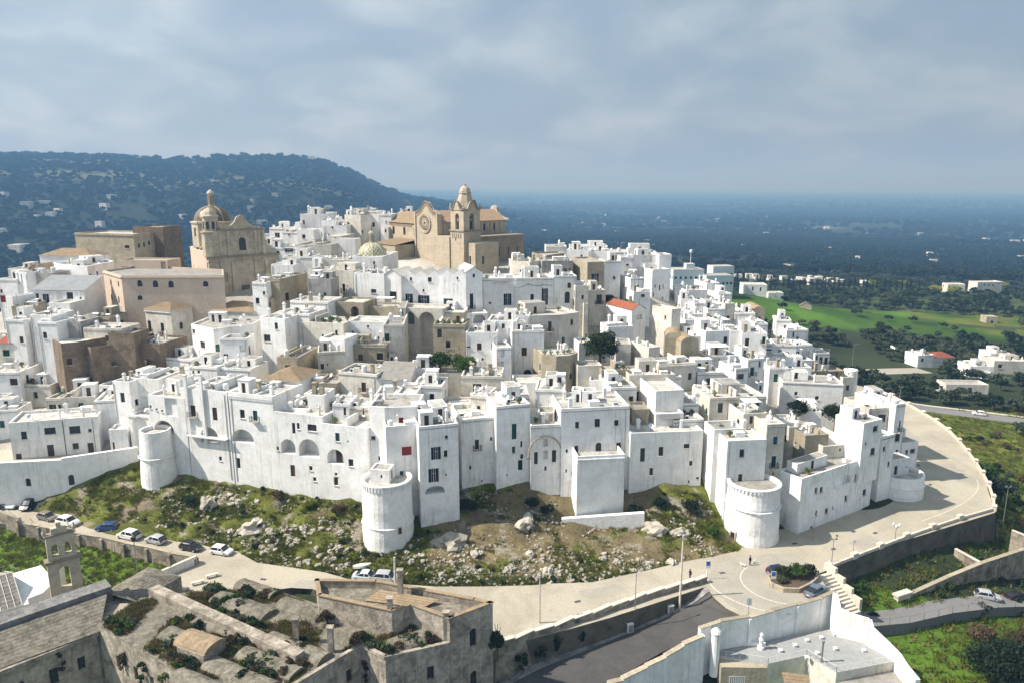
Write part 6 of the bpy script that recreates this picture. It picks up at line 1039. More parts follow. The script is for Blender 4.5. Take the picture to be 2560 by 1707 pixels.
{'n':'white_villa','lb':'long white house group at the right edge behind the olive trees','P':[(196.8,290),(210.3,289.1),(211,299),(197.5,300)],'z':(-15,-8.2),'m':'C','aw':1},
{'n':'white_villa','lb':'cream villa roof room at the upper right edge','P':[(201.7,300),(210,300),(210,308),(201.7,308)],'z':(-15.1,-7.3),'aw':1},
{'n':'barn','lb':'long barn with brown tiled roof in the green fields','P':[(165.2,415),(171.2,412.8),(171.9,414.7),(165.9,416.9)],'z':(-14,-6),'m':'S','roof':'gable','cl':0,'rm':'tile'},
{'n':'field_hut','lb':'small white field hut with dark door in the green field','P':[(158.7,368),(162.4,367.5),(163.4,374.4),(159.7,374.9)],'z':(-16.9,-10.9),'cl':0},
{'n':'white_villa','lb':'low white house beside the cypress row','P':[(166.3,470),(176.4,470.7),(175.9,478.7),(165.7,478)],'z':(-14.8,-6.7),'aw':1,'cl':0},
{'n':'white_villa','lb':'white two-storey house with dark windows left of the fields','P':[(140,440),(154,438.5),(155.2,449.5),(141.2,450.9)],'z':(-9.2,2.8),'w':[(0,5.7,-0.9,1,2.4,'d'),(0,10.3,-1.2,1,2.4,'d')],'cl':0},
{'n':'stone_farmhouse','lb':'cream farmhouse with arched front among dark trees','P':[(355.2,592),(368.5,590.6),(369.6,600.5),(356.2,601.9)],'z':(-26.9,-17.4),'m':'C','aw':1,'cl':0},
{'n':'stone_farmhouse','lb':'long cream farmhouse with row of windows among dark trees','P':[(379.4,592),(401.8,595.2),(400.4,605.1),(378,601.9)],'z':(-28.2,-15.9),'m':'C','w':[(0,6.2,-18.7,1.7,1.1,'d'),(0,10.2,-18.9,1.7,1.1,'d'),(0,14.2,-19.3,1.7,1.2,'d')],'cl':0},
{'n':'field_hut','lb':'square stone field tower with dark doorway','P':[(280.2,425),(286.5,424.3),(287.2,431.3),(280.9,432)],'z':(-23.2,-14.2),'m':'S','w':[(0,3.3,-18.4,1.5,1.8,'d')],'cl':0},
{'n':'field_hut','lb':'narrow white gable wall of a field shed','P':[(180.7,335),(183.3,335.2),(183,340.2),(180.3,340)],'z':(-15.2,-10.2),'cl':0},
{'lb':'outermost left low white house beside the terrace wall','P':[(-121,146),(-112,146.6),(-112.6,154.6),(-121.6,154)],'z':(6.3,15.6),'aw':1},
{'lb':'white house cut by the left edge below the red shutters','P':[(-118,158),(-110,158.3),(-110.3,167.3),(-118.3,167)],'z':(10.5,21.1),'aw':1},
{'lb':'stained white house cut by the left edge halfway up','P':[(-128,170),(-118.1,171),(-119,180),(-128.9,179)],'z':(13.8,25.4),'m':'C','aw':1},
{'lb':'white house cut by the left edge beside the red-shuttered one','P':[(-126,184),(-117,184),(-117,193),(-126,193)],'z':(18.9,30.2),'aw':1},
{'n':'stone_house','lb':'beige stone house cut by the left edge near the skyline','P':[(-138,196),(-128,196.9),(-128.8,205.8),(-138.8,205)],'z':(21.2,32.6),'m':'S','aw':1},
{'lb':'white house on the left skyline cut by the edge','P':[(-136,212),(-126,212.5),(-126.5,221.5),(-136.5,221)],'z':(26.3,36.9),'aw':1},
{'lb':'small white house tucked behind the terrace house at the left edge','P':[(-112,148),(-105.1,149),(-105.9,154.9),(-112.8,153.9)],'z':(7.4,15.3),'aw':1}]
DEF=dict(n='white_house',m='W',roof='flat',aw=0,ph=.5,cl=1,rm=None,fe=[],w=[])
for _h in HOUSES:
 build_house({**DEF,**_h})
 # ---------------------------------------------------------------- round towers, town wall, churches
def round_tower(label,x,y,r0,r1,z0,z1,rail='none',door=None,cap=True,n=32):
 root=thing('round_tower',label,'tower',(x,y,z0));h=z1-z0;mb=MB()
 prof=[(r0*1.0,0)]
 for i in range(1,9):
  t=i/9;prof.append((r0+(r1-r0)*t**.8+.04*math.sin(i*2.3),h*t))
 prof+=[(r1,h),(r1-.35,h),(r1-.35,h-.8)]
 mb.lathe(prof,0,0,n);mb.build('tower_wall',M['plaster_wall'],root,smooth=False)
 f=MB();f.lathe([(r1-.34,h-.79),(.01,h-.74)],0,0,n,cap=False);f.build('terrace_floor',M['roof_lime'],root)
 b=MB();zz=h*(.62 if rail!='arcade' else .45);b.lathe([(r0+(r1-r0)*.5+.02,zz),(r0+(r1-r0)*.5+.18,zz+.08),(r0+(r1-r0)*.5+.02,zz+.2)],0,0,n,cap=False);b.build('string_course',M['plaster_wall'],root)
 if rail in('arcade','teeth'):
  k=44;c=MB()
  for i in range(k):
   a=2*math.pi*i/k;u=(-math.sin(a),math.cos(a));c.obox(((r1+.08)*math.cos(a),(r1+.08)*math.sin(a)),u,.13,.12,h-(1.15 if rail=='arcade' else .8),h-.35)
  tag(c.build('corbels',M['plaster_wall'],root),kind='stuff')
  t=MB();t.lathe([(r1+.02,h-.36),(r1+.22,h-.32),(r1+.22,h-.05),(r1+.02,h+.02)],0,0,n,cap=False);t.build('parapet_band',M['plaster_wall'],root)
 if door:
  a,zz,w,hh,k=door;u=(-math.sin(a),math.cos(a));rr=r0+(r1-r0)*(zz/h)**.8+.03;me=window_mesh(w,hh,k)
  s=MB();s.box(-w/2-.15,-.1,-.05,w/2+.15,.3,hh+.15);o1=s.build('door_surround',M['coping'],root,loc=(rr*math.cos(a),rr*math.sin(a),zz));o1.rotation_euler=(0,0,a+math.pi/2)
  link('door',me,root,((rr+.12)*math.cos(a),(rr+.12)*math.sin(a),zz),a+math.pi/2)
 return root
round_tower('whitewashed round tower without railing at the left end of the wall',-69.8,136.2,3.75,2.85,1.5,15.4)
T2=round_tower('white round tower with balustrade standing in the rocky slope',-21.5,117.6,4.55,4.15,-1.0,13.1,'arcade',(-.95,5.4,.5,1.1,'d'))
round_tower('white round tower with toothed rim beside the square on the right',43.1,122.0,4.9,4.45,-.5,10.6,'teeth',(-2.55,.6,.9,2.0,'o'))
round_tower('low white half-round bastion with roof hut above the ring road',79.4,141.2,5.0,4.75,-1.0,4.6)
build_house({**DEF,'n':'white_house','lb':'small white roof hut on the balustraded round tower','P':[(-24.2,117.2),(-20.9,116.6),(-20.4,119.6),(-23.7,120.2)],'z':(12.3,14.7),'cl':0,'ph':.25,'w':[(0,2.0,13.2,.35,.6,'d'),(1,1.6,12.5,.8,1.7,'b')]})
build_house({**DEF,'n':'white_house','lb':'white hut with dark flat roof on the half-round bastion','P':[(77.0,139.9),(81.6,141.5),(80.6,144.6),(76.0,143.0)],'z':(3.8,7.4),'cl':0,'ph':.12,'rm':'grey','w':[(0,1.4,4.1,.9,1.9,'o'),(0,4.1,5.2,.35,.5,'d')]})
drum=thing('white_drum','white cylindrical drum standing at the far end of the ring road','tower',(101.8,213,-1));_m=MB();_m.lathe([(2.1,0),(2.0,8.6),(2.0,8.8),(1.7,8.8),(1.7,8.5),(.01,8.5)],n=24);_m.build('drum_wall',M['plaster_white'],drum)
def low_wall(name,label,cat,pts,z0s,z1s,th,mat,holes={},coping=None,cw=.08,ch=.12):
 """free-standing wall along a polyline; outward side is on the right hand going along"""
 root=thing(name,label,cat,(pts[0][0],pts[0][1],0));ox,oy=pts[0][:2]
 for i in range(len(pts)-1):
  a=(pts[i][0]-ox,pts[i][1]-oy);b=(pts[i+1][0]-ox,pts[i+1][1]-oy);L=math.dist(a,b);ux=((b[0]-a[0])/L,(b[1]-a[1])/L);n_=(-ux[1],ux[0])
  mb=MB();hs=[(s,z,w,h,.35,k=='a',False)for s,z,w,h,k in holes.get(i,[])];z0=min(z0s[i],z0s[i+1]);z1=max(z1s[i],z1s[i+1])if hs else None
  a2=(a[0]+n_[0]*th,a[1]+n_[1]*th);b2=(b[0]+n_[0]*th,b[1]+n_[1]*th)
  if hs:
   wall_edge(mb,a,b,z0,z1,hs);mb.poly([(*b,z1),(*b2,z1),(*a2,z1),(*a,z1)]);mb.poly([(*b2,z0),(*a2,z0),(*a2,z1),(*b2,z1)])
   for s,z,w,h,k in holes[i]:link('window',window_mesh(w,h,k),root,(a[0]+ux[0]*s+n_[0]*.34,a[1]+ux[1]*s+n_[1]*.34,z),math.atan2(ux[1],ux[0]));
  else:mb.prism([a,b,b2,a2],[z0s[i],z0s[i+1],z0s[i+1],z0s[i]],[z1s[i],z1s[i+1],z1s[i+1],z1s[i]])
  mb.build('wall_section',M[mat],root)
  if coping:
   c=MB();e=cw;za,zb=z1s[i],z1s[i+1]
   q=[(a[0]-n_[0]*e,a[1]-n_[1]*e),(b[0]-n_[0]*e,b[1]-n_[1]*e),(b2[0]+n_[0]*e,b2[1]+n_[1]*e),(a2[0]+n_[0]*e,a2[1]+n_[1]*e)]
   c.prism(q,[za+.003,zb+.003,zb+.003,za+.003],[za+ch,zb+ch,zb+ch,za+ch]);c.build('coping',M[coping],root)
 return root
low_wall('town_wall','low shaded white town wall behind the parked cars at left','wall',[(-112,131.2),(-100,133.0),(-88,134.8),(-76.2,141.0)],[-1,-1,0,1.5],[9.2,9.2,9.5,9.8],.8,'plaster_wall',
holes={0:[(10.9,1.9,1.5,2.6,'o')],1:[(5.6,4.4,.95,1.7,'a')],2:[(1.2,4.0,1.0,2.2,'a'),(6.6,4.6,.6,.7,'d')]})
_tw=MB();_tw.prism([(-112,132),(-100,133.8),(-88,135.6),(-76.6,141.6),(-80,147),(-95,147),(-112,142)],1,8.3);tag(_tw.build('terrace',M['paving']),kind='structure')
# ---- sloping white skirt wall at the foot of the box bastion
low_wall('skirt_wall','white sloping retaining wall at the foot of the box bastion','wall',[(9.0,122.4),(23.8,121.9)],[-1.5,-1.5],[3.0,4.4],.9,'plaster_wall')
def frame(o,r):
 c,s=math.cos(math.radians(r)),math.sin(math.radians(r))
 return lambda x,y:(o[0]+c*x-s*y,o[1]+s*x+c*y)
def rect(f,x0,y0,x1,y1):return[f(x0,y0),f(x1,y0),f(x1,y1),f(x0,y1)]
def curve_gable(f,x0,x1,y,z0,pts,th=.7):
 """baroque gable: outline pts (x fraction, z above z0), extruded th in depth"""
 mb=MB();P=[(x0+(x1-x0)*s,z0+z)for s,z in pts]
 fr=[(*f(x,y),z)for x,z in P];bk=[(*f(x,y+th),z)for x,z in P];b0=[(*f(x,y),z0)for x,z in P];b1=[(*f(x,y+th),z0)for x,z in P]
 for i in range(len(P)-1):
  mb.poly([b0[i],b0[i+1],fr[i+1],fr[i]]);mb.poly([b1[i+1],b1[i],bk[i],bk[i+1]]);mb.poly([fr[i],fr[i+1],bk[i+1],bk[i]])
 return mb
GABLE=[(0,0),(.02,.35),(.06,.5),(.12,.55),(.2,.75),(.28,1.15),(.34,1.75),(.38,2.5),(.40,3.2),(.44,3.55),(.5,3.75),(.56,3.55),(.60,3.2),(.62,2.5),(.66,1.75),(.72,1.15),(.8,.75),(.88,.55),(.94,.5),(.98,.35),(1,0)]
def church_box(root,name,P,z0,z1,mat,holes={},kinds={}):
 mb=MB();n=len(P)
 for i in range(n):
  wall_edge(mb,P[i],P[(i+1)%n],z0,z1,[(s,z,w,h,.35,1 if k in 'aA' else 0,k in 'NA')for s,z,w,h,k in holes.get(i,[])])
  for s,z,w,h,k in holes.get(i,[]):
   if k in 'NA':continue
   a,b=P[i],P[(i+1)%n];L=math.dist(a,b);ux=((b[0]-a[0])/L,(b[1]-a[1])/L)
   link('window',window_mesh(w,h,k),root,(a[0]+ux[0]*s-ux[1]*.34,a[1]+ux[1]*s+ux[0]*.34,z),math.atan2(ux[1],ux[0]))
 mb.poly([(*p,z1)for p in P]);return mb.build(name,M[mat],root)
def band(root,P,z,h,out,mat,name='cornice',closed=True):
 Q=inset(P,-out);mb=MB();n=len(P)
 mb.prism(Q,z,z+h);mb.build(name,M[mat],root)
def dome(root,name,x,y,z,r,h,mat,n=24,ribs=8,ribmat=None,lantern=None):
 mb=MB();prof=[(r*math.cos(t)**.92,z+h*math.sin(t))for t in[math.pi/2*i/12 for i in range(12)]]+[(.15,z+h)]
 mb.lathe(prof,x,y,n);o=mb.build(name,mat,root,smooth=True)
 if ribs:
  rb=MB()
  for k in range(ribs):
   a=2*math.pi*k/ribs+.2
   for(r0,z0),(r1,z1)in zip(prof[:-1],prof[1:]):rb.tube((x+(r0+.03)*math.cos(a),y+(r0+.03)*math.sin(a),z0),(x+(r1+.03)*math.cos(a),y+(r1+.03)*math.sin(a),z1),r*.03,5)
  rb.build('rib',ribmat,o)
 if lantern:
  lr,lh=lantern;l=MB();l.lathe([(lr*1.2,z+h-.25),(lr*1.2,z+h),(lr,z+h),(lr*.96,z+h+lh*.72),(lr*1.2,z+h+lh*.74),(lr*1.2,z+h+lh*.8),(lr*.9,z+h+lh*.9),(lr*.35,z+h+lh),(.05,z+h+lh*1.03)],x,y,8);lo=l.build('lantern',M['church_pale'],root)
  for k in range(8):
   a=math.pi/8+math.pi/4*k;w=MB();w.obox((x+lr*.93*math.cos(a),y+lr*.93*math.sin(a)),(-math.sin(a),math.cos(a)),lr*.2,.05,z+h+lh*.12,z+h+lh*.62);w.build('lantern_window',M['church_dark'],lo)
 return o
def tilemat(name,a,b_,c_,sx,sz):
 """majolica scales: diamonds of two glazes with pale joints, laid round the dome axis"""
 m=bpy.data.materials.new(name);m.use_nodes=True;nt=m.node_tree;N=nt.nodes;L=nt.links;p=N['Principled BSDF'];p.inputs['Roughness'].default_value=.45
 tc=N.new('ShaderNodeTexCoord');sp=N.new('ShaderNodeSeparateXYZ');L.new(tc.outputs['Generated'],sp.inputs[0])
 def mt(op,a,b=None):
  q=N.new('ShaderNodeMath');q.operation=op
  for i,v in enumerate((a,b)):
   if v is None:continue
   if isinstance(v,(int,float)):q.inputs[i].default_value=v
   else:L.new(v,q.inputs[i])
  return q.outputs[0]
 ang=mt('ARCTAN2',mt('SUBTRACT',sp.outputs[1],.5),mt('SUBTRACT',sp.outputs[0],.5));u=mt('MULTIPLY',ang,sx/6.2832);w=mt('MULTIPLY',sp.outputs[2],sz)
 d1=mt('PINGPONG',mt('ADD',u,w),.5);d2=mt('PINGPONG',mt('SUBTRACT',u,w),.5)
 e=mt('LESS_THAN',mt('MINIMUM',d1,d2),.09);k=mt('LESS_THAN',mt('PINGPONG',mt('ADD',u,w),1.0),.5)
 x=N.new('ShaderNodeMix');x.data_type='RGBA';L.new(k,x.inputs[0]);x.inputs[6].default_value=(*a,1);x.inputs[7].default_value=(*b_,1)
 y=N.new('ShaderNodeMix');y.data_type='RGBA';L.new(e,y.inputs[0]);L.new(x.outputs[2],y.inputs[6]);y.inputs[7].default_value=(*c_,1);L.new(y.outputs[2],p.inputs['Base Color']);return m
 # ---- cathedral: facade turned 48 degrees to the left
def cathedral():
 R=-48.0;ox,oy=-30.9,236.0  # left foot of the rose facade
 root=thing('cathedral','sandstone cathedral with rose window and bell tower crowning the hill','church',(ox,oy,36));f=lambda x,y:(math.cos(math.radians(R))*x-math.sin(math.radians(R))*y,math.sin(math.radians(R))*x+math.cos(math.radians(R))*y)
 S=M['church_stone'];b=36.0
 W=12.2;zs=53.0-b  # shoulder height of the gable
 # rose facade slab and gable
 church_box(root,'facade_wall',rect(f,0,0,W,1.2),0,zs,'church_stone',{0:[(W*.45,.2,.8,1.2,'d')]})
 G=[(0,0),(.04,.3),(.12,.5),(.22,1.0),(.30,1.7),(.37,2.6),(.42,3.3),(.46,3.6),(.5,3.7),(.54,3.6),(.58,3.3),(.63,2.6),(.70,1.7),(.78,1.0),(.88,.5),(.96,.3),(1,0)]
 curve_gable(f,0,W,0,zs,G,1.2).build('gable_wall',S,root)
 cp_=MB();P=[(W*s,zs+z)for s,z in G]
 for(x0,z0),(x1,z1)in zip(P[:-1],P[1:]):cp_.tube((*f(x0,-.12),z0+.1),(*f(x1,-.12),z1+.1),.26,6)
 cp_.build('gable_moulding',M['church_dark'],root)
 ab=MB()  # little hanging arches under the moulding
 for i in range(22):
  s=(i+.5)/22;zz=np.interp(s,[g[0]for g in G],[g[1]for g in G]);ab.obox(f(W*s,-.1),(math.cos(math.radians(R)),math.sin(math.radians(R))),.13,.1,zs+zz-1.15,zs+zz-.35)
 tag(ab.build('arcade_frieze',S,root),kind='stuff')
 for x in(-.1,W-.6):q=MB();q.prism(rect(f,x,-.35,x+.7,0),0,zs+.4);q.build('pilaster',S,root)
 # rose window: nested rings, spokes, dark glass
 cx,cz,rr=W*.46,zs-2.9,3.05;rose=MB();yy=-.12
 def circ(r,y,n=40):return[(*f(cx+r*math.cos(2*math.pi*i/n),y),cz+r*math.sin(2*math.pi*i/n))for i in range(n)]
 def annulus(mb,r0,r1,y0,y1):
  A_,B_=circ(r0,y0),circ(r1,y1)
  for i in range(40):mb.poly([A_[i],B_[i],B_[(i+1)%40],A_[(i+1)%40]])
 for r0,r1,y0,y1 in((rr,rr,0,-.35),(rr,rr-.25,-.35,-.35),(rr-.25,rr-.4,-.35,-.18),(rr-.4,rr-.62,-.18,-.3),(rr-.62,rr-.8,-.3,-.03)):annulus(rose,r1,r0,y1,y0)
 ro=rose.build('rose_window',S,root)
 gl=MB();gl.poly(circ(rr-.75,-.03));gl.build('rose_glass',M['church_dark'],ro)
 for k in range(24):
  a=2*math.pi*k/24;s=MB();s.tube((*f(cx+.8*math.cos(a),-.12),cz+.8*math.sin(a)),(*f(cx+2.3*math.cos(a),-.12),cz+2.3*math.sin(a)),.085,5);s.build('spoke',S,ro)
 hb=MB();annulus(hb,.5,.95,-.25,-.25);annulus(hb,1.35,1.55,-.2,-.2);annulus(hb,.95,.95,-.25,-.05);hb.build('rose_hub',S,ro)
 # nave behind the facade, tiled
 Ln=28;zn=50.5-b;church_box(root,'nave_wall',rect(f,.6,1.2,W-.6,Ln),0,zn,'church_stone',{1:[(5+4.3*i,zn-3.2,.9,2.2,'d')for i in range(5)]})
 for i in range(12):q=MB();x=W-.6;y=2.5+i*2.1;q.prism(rect(f,x,y,x+.28,y+.5),3,zn-.4);q.build('pilaster',S,root)
 t=MB();e=.5;rz=zn+3.4
 tile_rows(t,(*f(.6-e,Ln),zn),(*f(.6-e,1.2),zn),(*f(W/2,1.2),rz),(*f(W/2,Ln),rz));tile_rows(t,(*f(W-.6+e,1.2),zn),(*f(W-.6+e,Ln),zn),(*f(W/2,Ln),rz),(*f(W/2,1.2),rz));t.build('nave_roof',M['tile_orange'],root)
 curve_gable(f,-1.2,W+1.2,Ln-.3,zn,[(s,z*1.25)for s,z in GABLE],.8).build('rear_gable',S,root)
 # left wing with three windows and a tiled pent roof
 wl=20.0;zw=49.6-b;church_box(root,'wing_wall',rect(f,-wl,1.4,-.1,9.5),0,zw,'church_stone',{0:[(5.2,zw-3.9,1.35,2.5,'d'),(11.6,zw-3.9,1.35,2.5,'d'),(17.8,zw-3.9,1.35,2.5,'d')]})
 t=MB();tile_rows(t,(*f(-wl-.3,.9),zw+.02),(*f(.0,.9),zw+.02),(*f(.0,9.5),zw+3.4),(*f(-wl-.3,9.5),zw+3.4));t.build('wing_roof',M['tile_brown'],root)
 fz=MB()
 for i in range(30):fz.obox(f(-wl+.4+i*.53,1.3),(math.cos(math.radians(R)),math.sin(math.radians(R))),.12,.1,zw-1.0,zw-.3)
 tag(fz.build('arcade_frieze',S,root),kind='stuff')
 g2=lambda x,y:f(-wl-.4+y,9.5-x)  # curved gable at the wing's outer end
 curve_gable(g2,-1,9.5,0,zw-.5,[(0,.2),(.05,4.2),(.16,4.3),(.2,3.2),(.28,2.2),(.4,1.5),(.6,.9),(.8,.7),(.9,.8),(1,.2)],.6).build('wing_gable',S,root)
 pin=MB();pin.lathe([(.3,0),(.35,.5),(.15,.8),(.3,1.2),(.05,1.7)],*f(-wl,.9),n=8);
 for i,v in enumerate(pin.v):pin.v[i]=(v[0],v[1],v[2]+zw+.2)
 pin.build('pinnacle',S,root)
 # lower annexe left of the facade
 church_box(root,'annexe_wall',[f(-13,-7.5),f(-.6,-7.5),f(-.6,1.2),f(-13,1.2)],0,43.2-b,'stone_beige',{0:[(6.5,3.6,1.6,2.2,'d')]})
 t=MB();tile_rows(t,(*f(-13.3,-7.8),43.22-b),(*f(-.4,-7.8),43.22-b),(*f(-.4,1.3),44.6-b),(*f(-13.3,1.3),44.6-b));t.build('annexe_roof',M['tile_brown'],root)
 # bell tower: square shaft, belfry with curved gables, bell-shaped spire
 tx,ty=W+7.7,-1.2;a=6.5;Q=rect(f,tx,ty,tx+a,ty+a);zb=48.4-b;zt=54.6-b
 church_box(root,'tower_shaft',Q,-1,zb,'church_stone',{0:[(a*.4,9.6,.5,.9,'d')]})
 band(root,Q,zb,.35,.28,'church_dark','tower_cornice')
 tf=MB()
 for i in range(5):tf.obox(f(tx+1.2+i*.95,ty-.1),(math.cos(math.radians(R)),math.sin(math.radians(R))),.16,.12,zb-1.8,zb-.5)
 tag(tf.build('arcade_frieze',S,root),kind='stuff')
 Q2=rect(f,tx+.15,ty+.15,tx+a-.15,ty+a-.15);ow=1.75
 mb=MB()
 for i in range(4):wall_edge(mb,Q2[i],Q2[(i+1)%4],zb+.35,zt,[(3.1,zb+.55,ow,4.7,1.1,1,True)])
 mb.poly([(*p,zt)for p in Q2]);mb.build('belfry_wall',S,root)
 for i in range(4):  # dark bell openings with a bell
  p,q=Q2[i],Q2[(i+1)%4];u=((q[0]-p[0])/6.2,(q[1]-p[1])/6.2);n_=(u[1],-u[0]);m2=MB()
  m2.obox((p[0]+u[0]*3.1-n_[0]*1.02,p[1]+u[1]*3.1-n_[1]*1.02),u,ow*.40,.06,zb+.6,zb+4.2);m2.build('belfry_opening',M['glass_dark'],root)
  m3=MB();m3.tube((p[0]+u[0]*3.1-n_[0]*.5,p[1]+u[1]*3.1-n_[1]*.5,zb+3.0),(p[0]+u[0]*3.1-n_[0]*.5,p[1]+u[1]*3.1-n_[1]*.5,zb+3.9),.42,8,0,.16);m3.build('bell',M['church_dark'],root)
  gg=lambda x,y,p=p,u=u,n_=n_:(p[0]+u[0]*x-n_[0]*y,p[1]+u[1]*x-n_[1]*y)
  GG=[(0,.5),(.1,.1),(.22,.15),(.3,.9),(.36,1.9),(.42,2.5),(.5,2.75),(.58,2.5),(.64,1.9),(.7,.9),(.78,.15),(.9,.1),(1,.5)]
  curve_gable(gg,-.2,6.4,-.18,zt-.02,GG,.6).build('belfry_gable',S,root)
  mm=MB();PP=[(-.2+6.6*s,zt+z)for s,z in GG]
  for(x0,z0),(x1,z1)in zip(PP[:-1],PP[1:]):mm.tube((*gg(x0,-.25),z0+.08),(*gg(x1,-.25),z1+.08),.2,5)
  mm.build('gable_moulding',M['church_dark'],root)
  pn=MB();pn.lathe([(.28,0),(.32,.7),(.14,1.0),(.28,1.4),(.05,2.0)],p[0],p[1],n=8);pn.v=[(x,y,z+zt+.1)for x,y,z in pn.v];pn.build('pinnacle',S,root)
 c=f(tx+a/2,ty+a/2);sp=MB()
 sp.lathe([(3.2,zt),(3.0,zt+.9),(2.55,zt+2.1),(2.25,zt+3.2),(1.95,zt+4.2),(1.75,zt+4.75),(2.0,zt+4.8),(2.0,zt+5.0),(1.75,zt+5.05),(1.7,zt+5.6),(1.4,zt+6.3),(.9,zt+6.75),(.42,zt+6.95),(.3,zt+7.2),(.42,zt+7.35),(.3,zt+7.6),(.1,zt+7.7)],c[0],c[1],8,a0=math.pi/8+math.radians(R));sp.build('spire',M['church_stone'],root)
 # connecting wall and side chapels on the right
 church_box(root,'link_wall',rect(f,W,-1.6,tx,5),0,46.6-b,'church_stone',{})
 church_box(root,'side_chapel_wall',rect(f,W-.4,8,W+6.5,30),0,45.6-b,'church_dark',{1:[(3+4*i,3.5,1.0,2.8,'N')for i in range(5)]})
 band(root,rect(f,W-.4,8,W+6.5,30),45.6-b,.5,.25,'church_dark','chapel_cornice')
 church_box(root,'sacristy_wall',rect(f,tx+a-1,0,tx+a+3.8,9),0,45.2-b,'church_stone',{0:[(2.4,3,.8,2.4,'d')],1:[(3,3,.8,2.4,'d')]})
cathedral()
# ---- domed church on the left
def domed_church():
 R=33.0;f0=frame((0,0),R);ox,oy=-84.6,204.0
 root=thing('domed_church','pale stone baroque church with majolica dome and curved gable','church',(ox,oy,29));f=f0;b=29.0;S='church_pale';w=19.0
 church_box(root,'facade_lower',rect(f,0,0,w,1.6),0,41.8-b,S,{0:[(w*.5,.2,2.2,4.5,'o'),(w*.22,6,1.2,2.6,'N'),(w*.78,6,1.2,2.6,'N')]})
 band(root,rect(f,0,0,w,1.6),41.8-b,.55,.45,'church_dark','lower_cornice');band(root,rect(f,0,0,w,1.6),40.6-b,.35,.2,S,'lower_frieze')
 ux=(math.cos(math.radians(R)),math.sin(math.radians(R)))
 for s in(.02,.17,.33,.66,.82,.965):q=MB();q.obox(f(w*s+.2,-.16),ux,.42,.18,0,40.6-b);q.build('pilaster',M[S],root)
 x0,x1=w*.17,w*.83;church_box(root,'facade_upper',rect(f,x0,.2,x1,1.5),42.3-b,49.2-b,S,{0:[((x1-x0)*.5,43.6-b,1.9,3.7,'a')]})
 band(root,rect(f,x0,.2,x1,1.5),49.2-b,.5,.4,'church_dark','upper_cornice')
 for s in(.03,.2,.8,.97):q=MB();q.obox(f(x0+(x1-x0)*s,.06),ux,.38,.16,42.3-b,49.2-b);q.build('pilaster',M[S],root)
 ws=MB()
 for k in range(3):ws.obox(f(x0+(x1-x0)*(.36+.14*k),.08),ux,.55,.14,47.7-b+(.3 if k==1 else 0),48.2-b+(.4 if k==1 else 0))
 ws.build('window_crest',M[S],root)
 curve_gable(f,x0+.3,x1-.3,.2,49.7-b,GABLE,1.0).build('gable',M[S],root)
 for s,sg in((.0,1),(1.,-1)):  # scroll volutes beside the upper storey
  v=MB();xs=0 if s==0 else w;pts=[]
  for i in range(9):t=i/8;pts.append((xs+sg*t*w*.165,42.3-b+.6+4.2*t**2.6))
  for(a0,z0),(a1,z1)in zip(pts[:-1],pts[1:]):
   v.poly([(*f(a0,.4),42.3-b),(*f(a1,.4),42.3-b),(*f(a1,.4),z1),(*f(a0,.4),z0)][::sg]);v.poly([(*f(a0,.4),z0),(*f(a1,.4),z1),(*f(a1,1.2),z1),(*f(a0,1.2),z0)]);v.poly([(*f(a1,1.2),42.3-b),(*f(a0,1.2),42.3-b),(*f(a0,1.2),z0),(*f(a1,1.2),z1)][::sg])
  v.build('volute',M[S],root)
  # octagonal bell turret on the left corner
 c=f(1.6,1.8);tb=MB();tb.lathe([(2.5,42.3-b),(2.5,48.6-b),(2.8,48.8-b),(2.8,49.2-b),(2.05,49.3-b),(2.05,53.0-b),(2.35,53.1-b),(2.35,53.5-b),(1.9,53.8-b),(1.6,54.6-b),(.9,55.4-b),(.3,55.8-b),(.1,56.3-b)],c[0],c[1],8,a0=math.pi/8);tb.build('bell_turret',M[S],root)
 for k in range(8):
  a=math.pi/4*k;m2=MB();m2.obox((c[0]+1.9*math.cos(a),c[1]+1.9*math.sin(a)),(-math.sin(a),math.cos(a)),.38,.06,49.8-b,51.9-b);m2.build('turret_opening',M['glass_dark'],root)
 oc=MB();oc.lathe([(.95,0),(.95,.02)],0,0,16);oc2=MB();n_=(ux[1],-ux[0])
 for i in range(16):pass
 # nave, side chapels, drum and dome
 church_box(root,'nave_wall',rect(f,2.2,1.6,w-2.2,30),0,46.2-b,S,{3:[(4+5*i,12.8,1.0,2.2,'d')for i in range(5)]})
 church_box(root,'chapel_wall',rect(f,-.2,1.6,2.2,26),0,43.4-b,'plaster_pink',{3:[(4,8,.6,1.4,'d'),(11,8,.6,1.4,'d'),(18,8,.6,1.4,'d'),(22,5,.8,2.,'d')]})
 for y in(5,10,15,20):q=MB();q.prism(rect(f,-.2,y,2.2,y+.9),43.4-b,[45.6-b if k in(1,2)else 43.9-b for k in range(4)]);q.build('buttress',M[S],root)
 d=f(4.9,15.0);dr=MB();dr.lathe([(5.9,44-b),(5.9,50.8-b),(6.25,50.9-b),(6.25,51.4-b),(5.3,51.5-b)],d[0],d[1],8,a0=math.pi/8);dr.build('dome_drum',M[S],root)
 for k in range(8):
  a=math.pi/4*k;m2=MB();m2.obox((d[0]+5.44*math.cos(a),d[1]+5.44*math.sin(a)),(-math.sin(a),math.cos(a)),.55,.05,47.2-b,49.6-b);m2.build('drum_window',M['glass_dark'],root)
 tm=tilemat('majolica_brown',(.085,.06,.03),(.26,.20,.10),(.07,.052,.03),40,8)
 dome(root,'dome',d[0],d[1],51.3-b,5.05,4.5,tm,32,8,M['church_stone'],(.98,4.6))
domed_church()
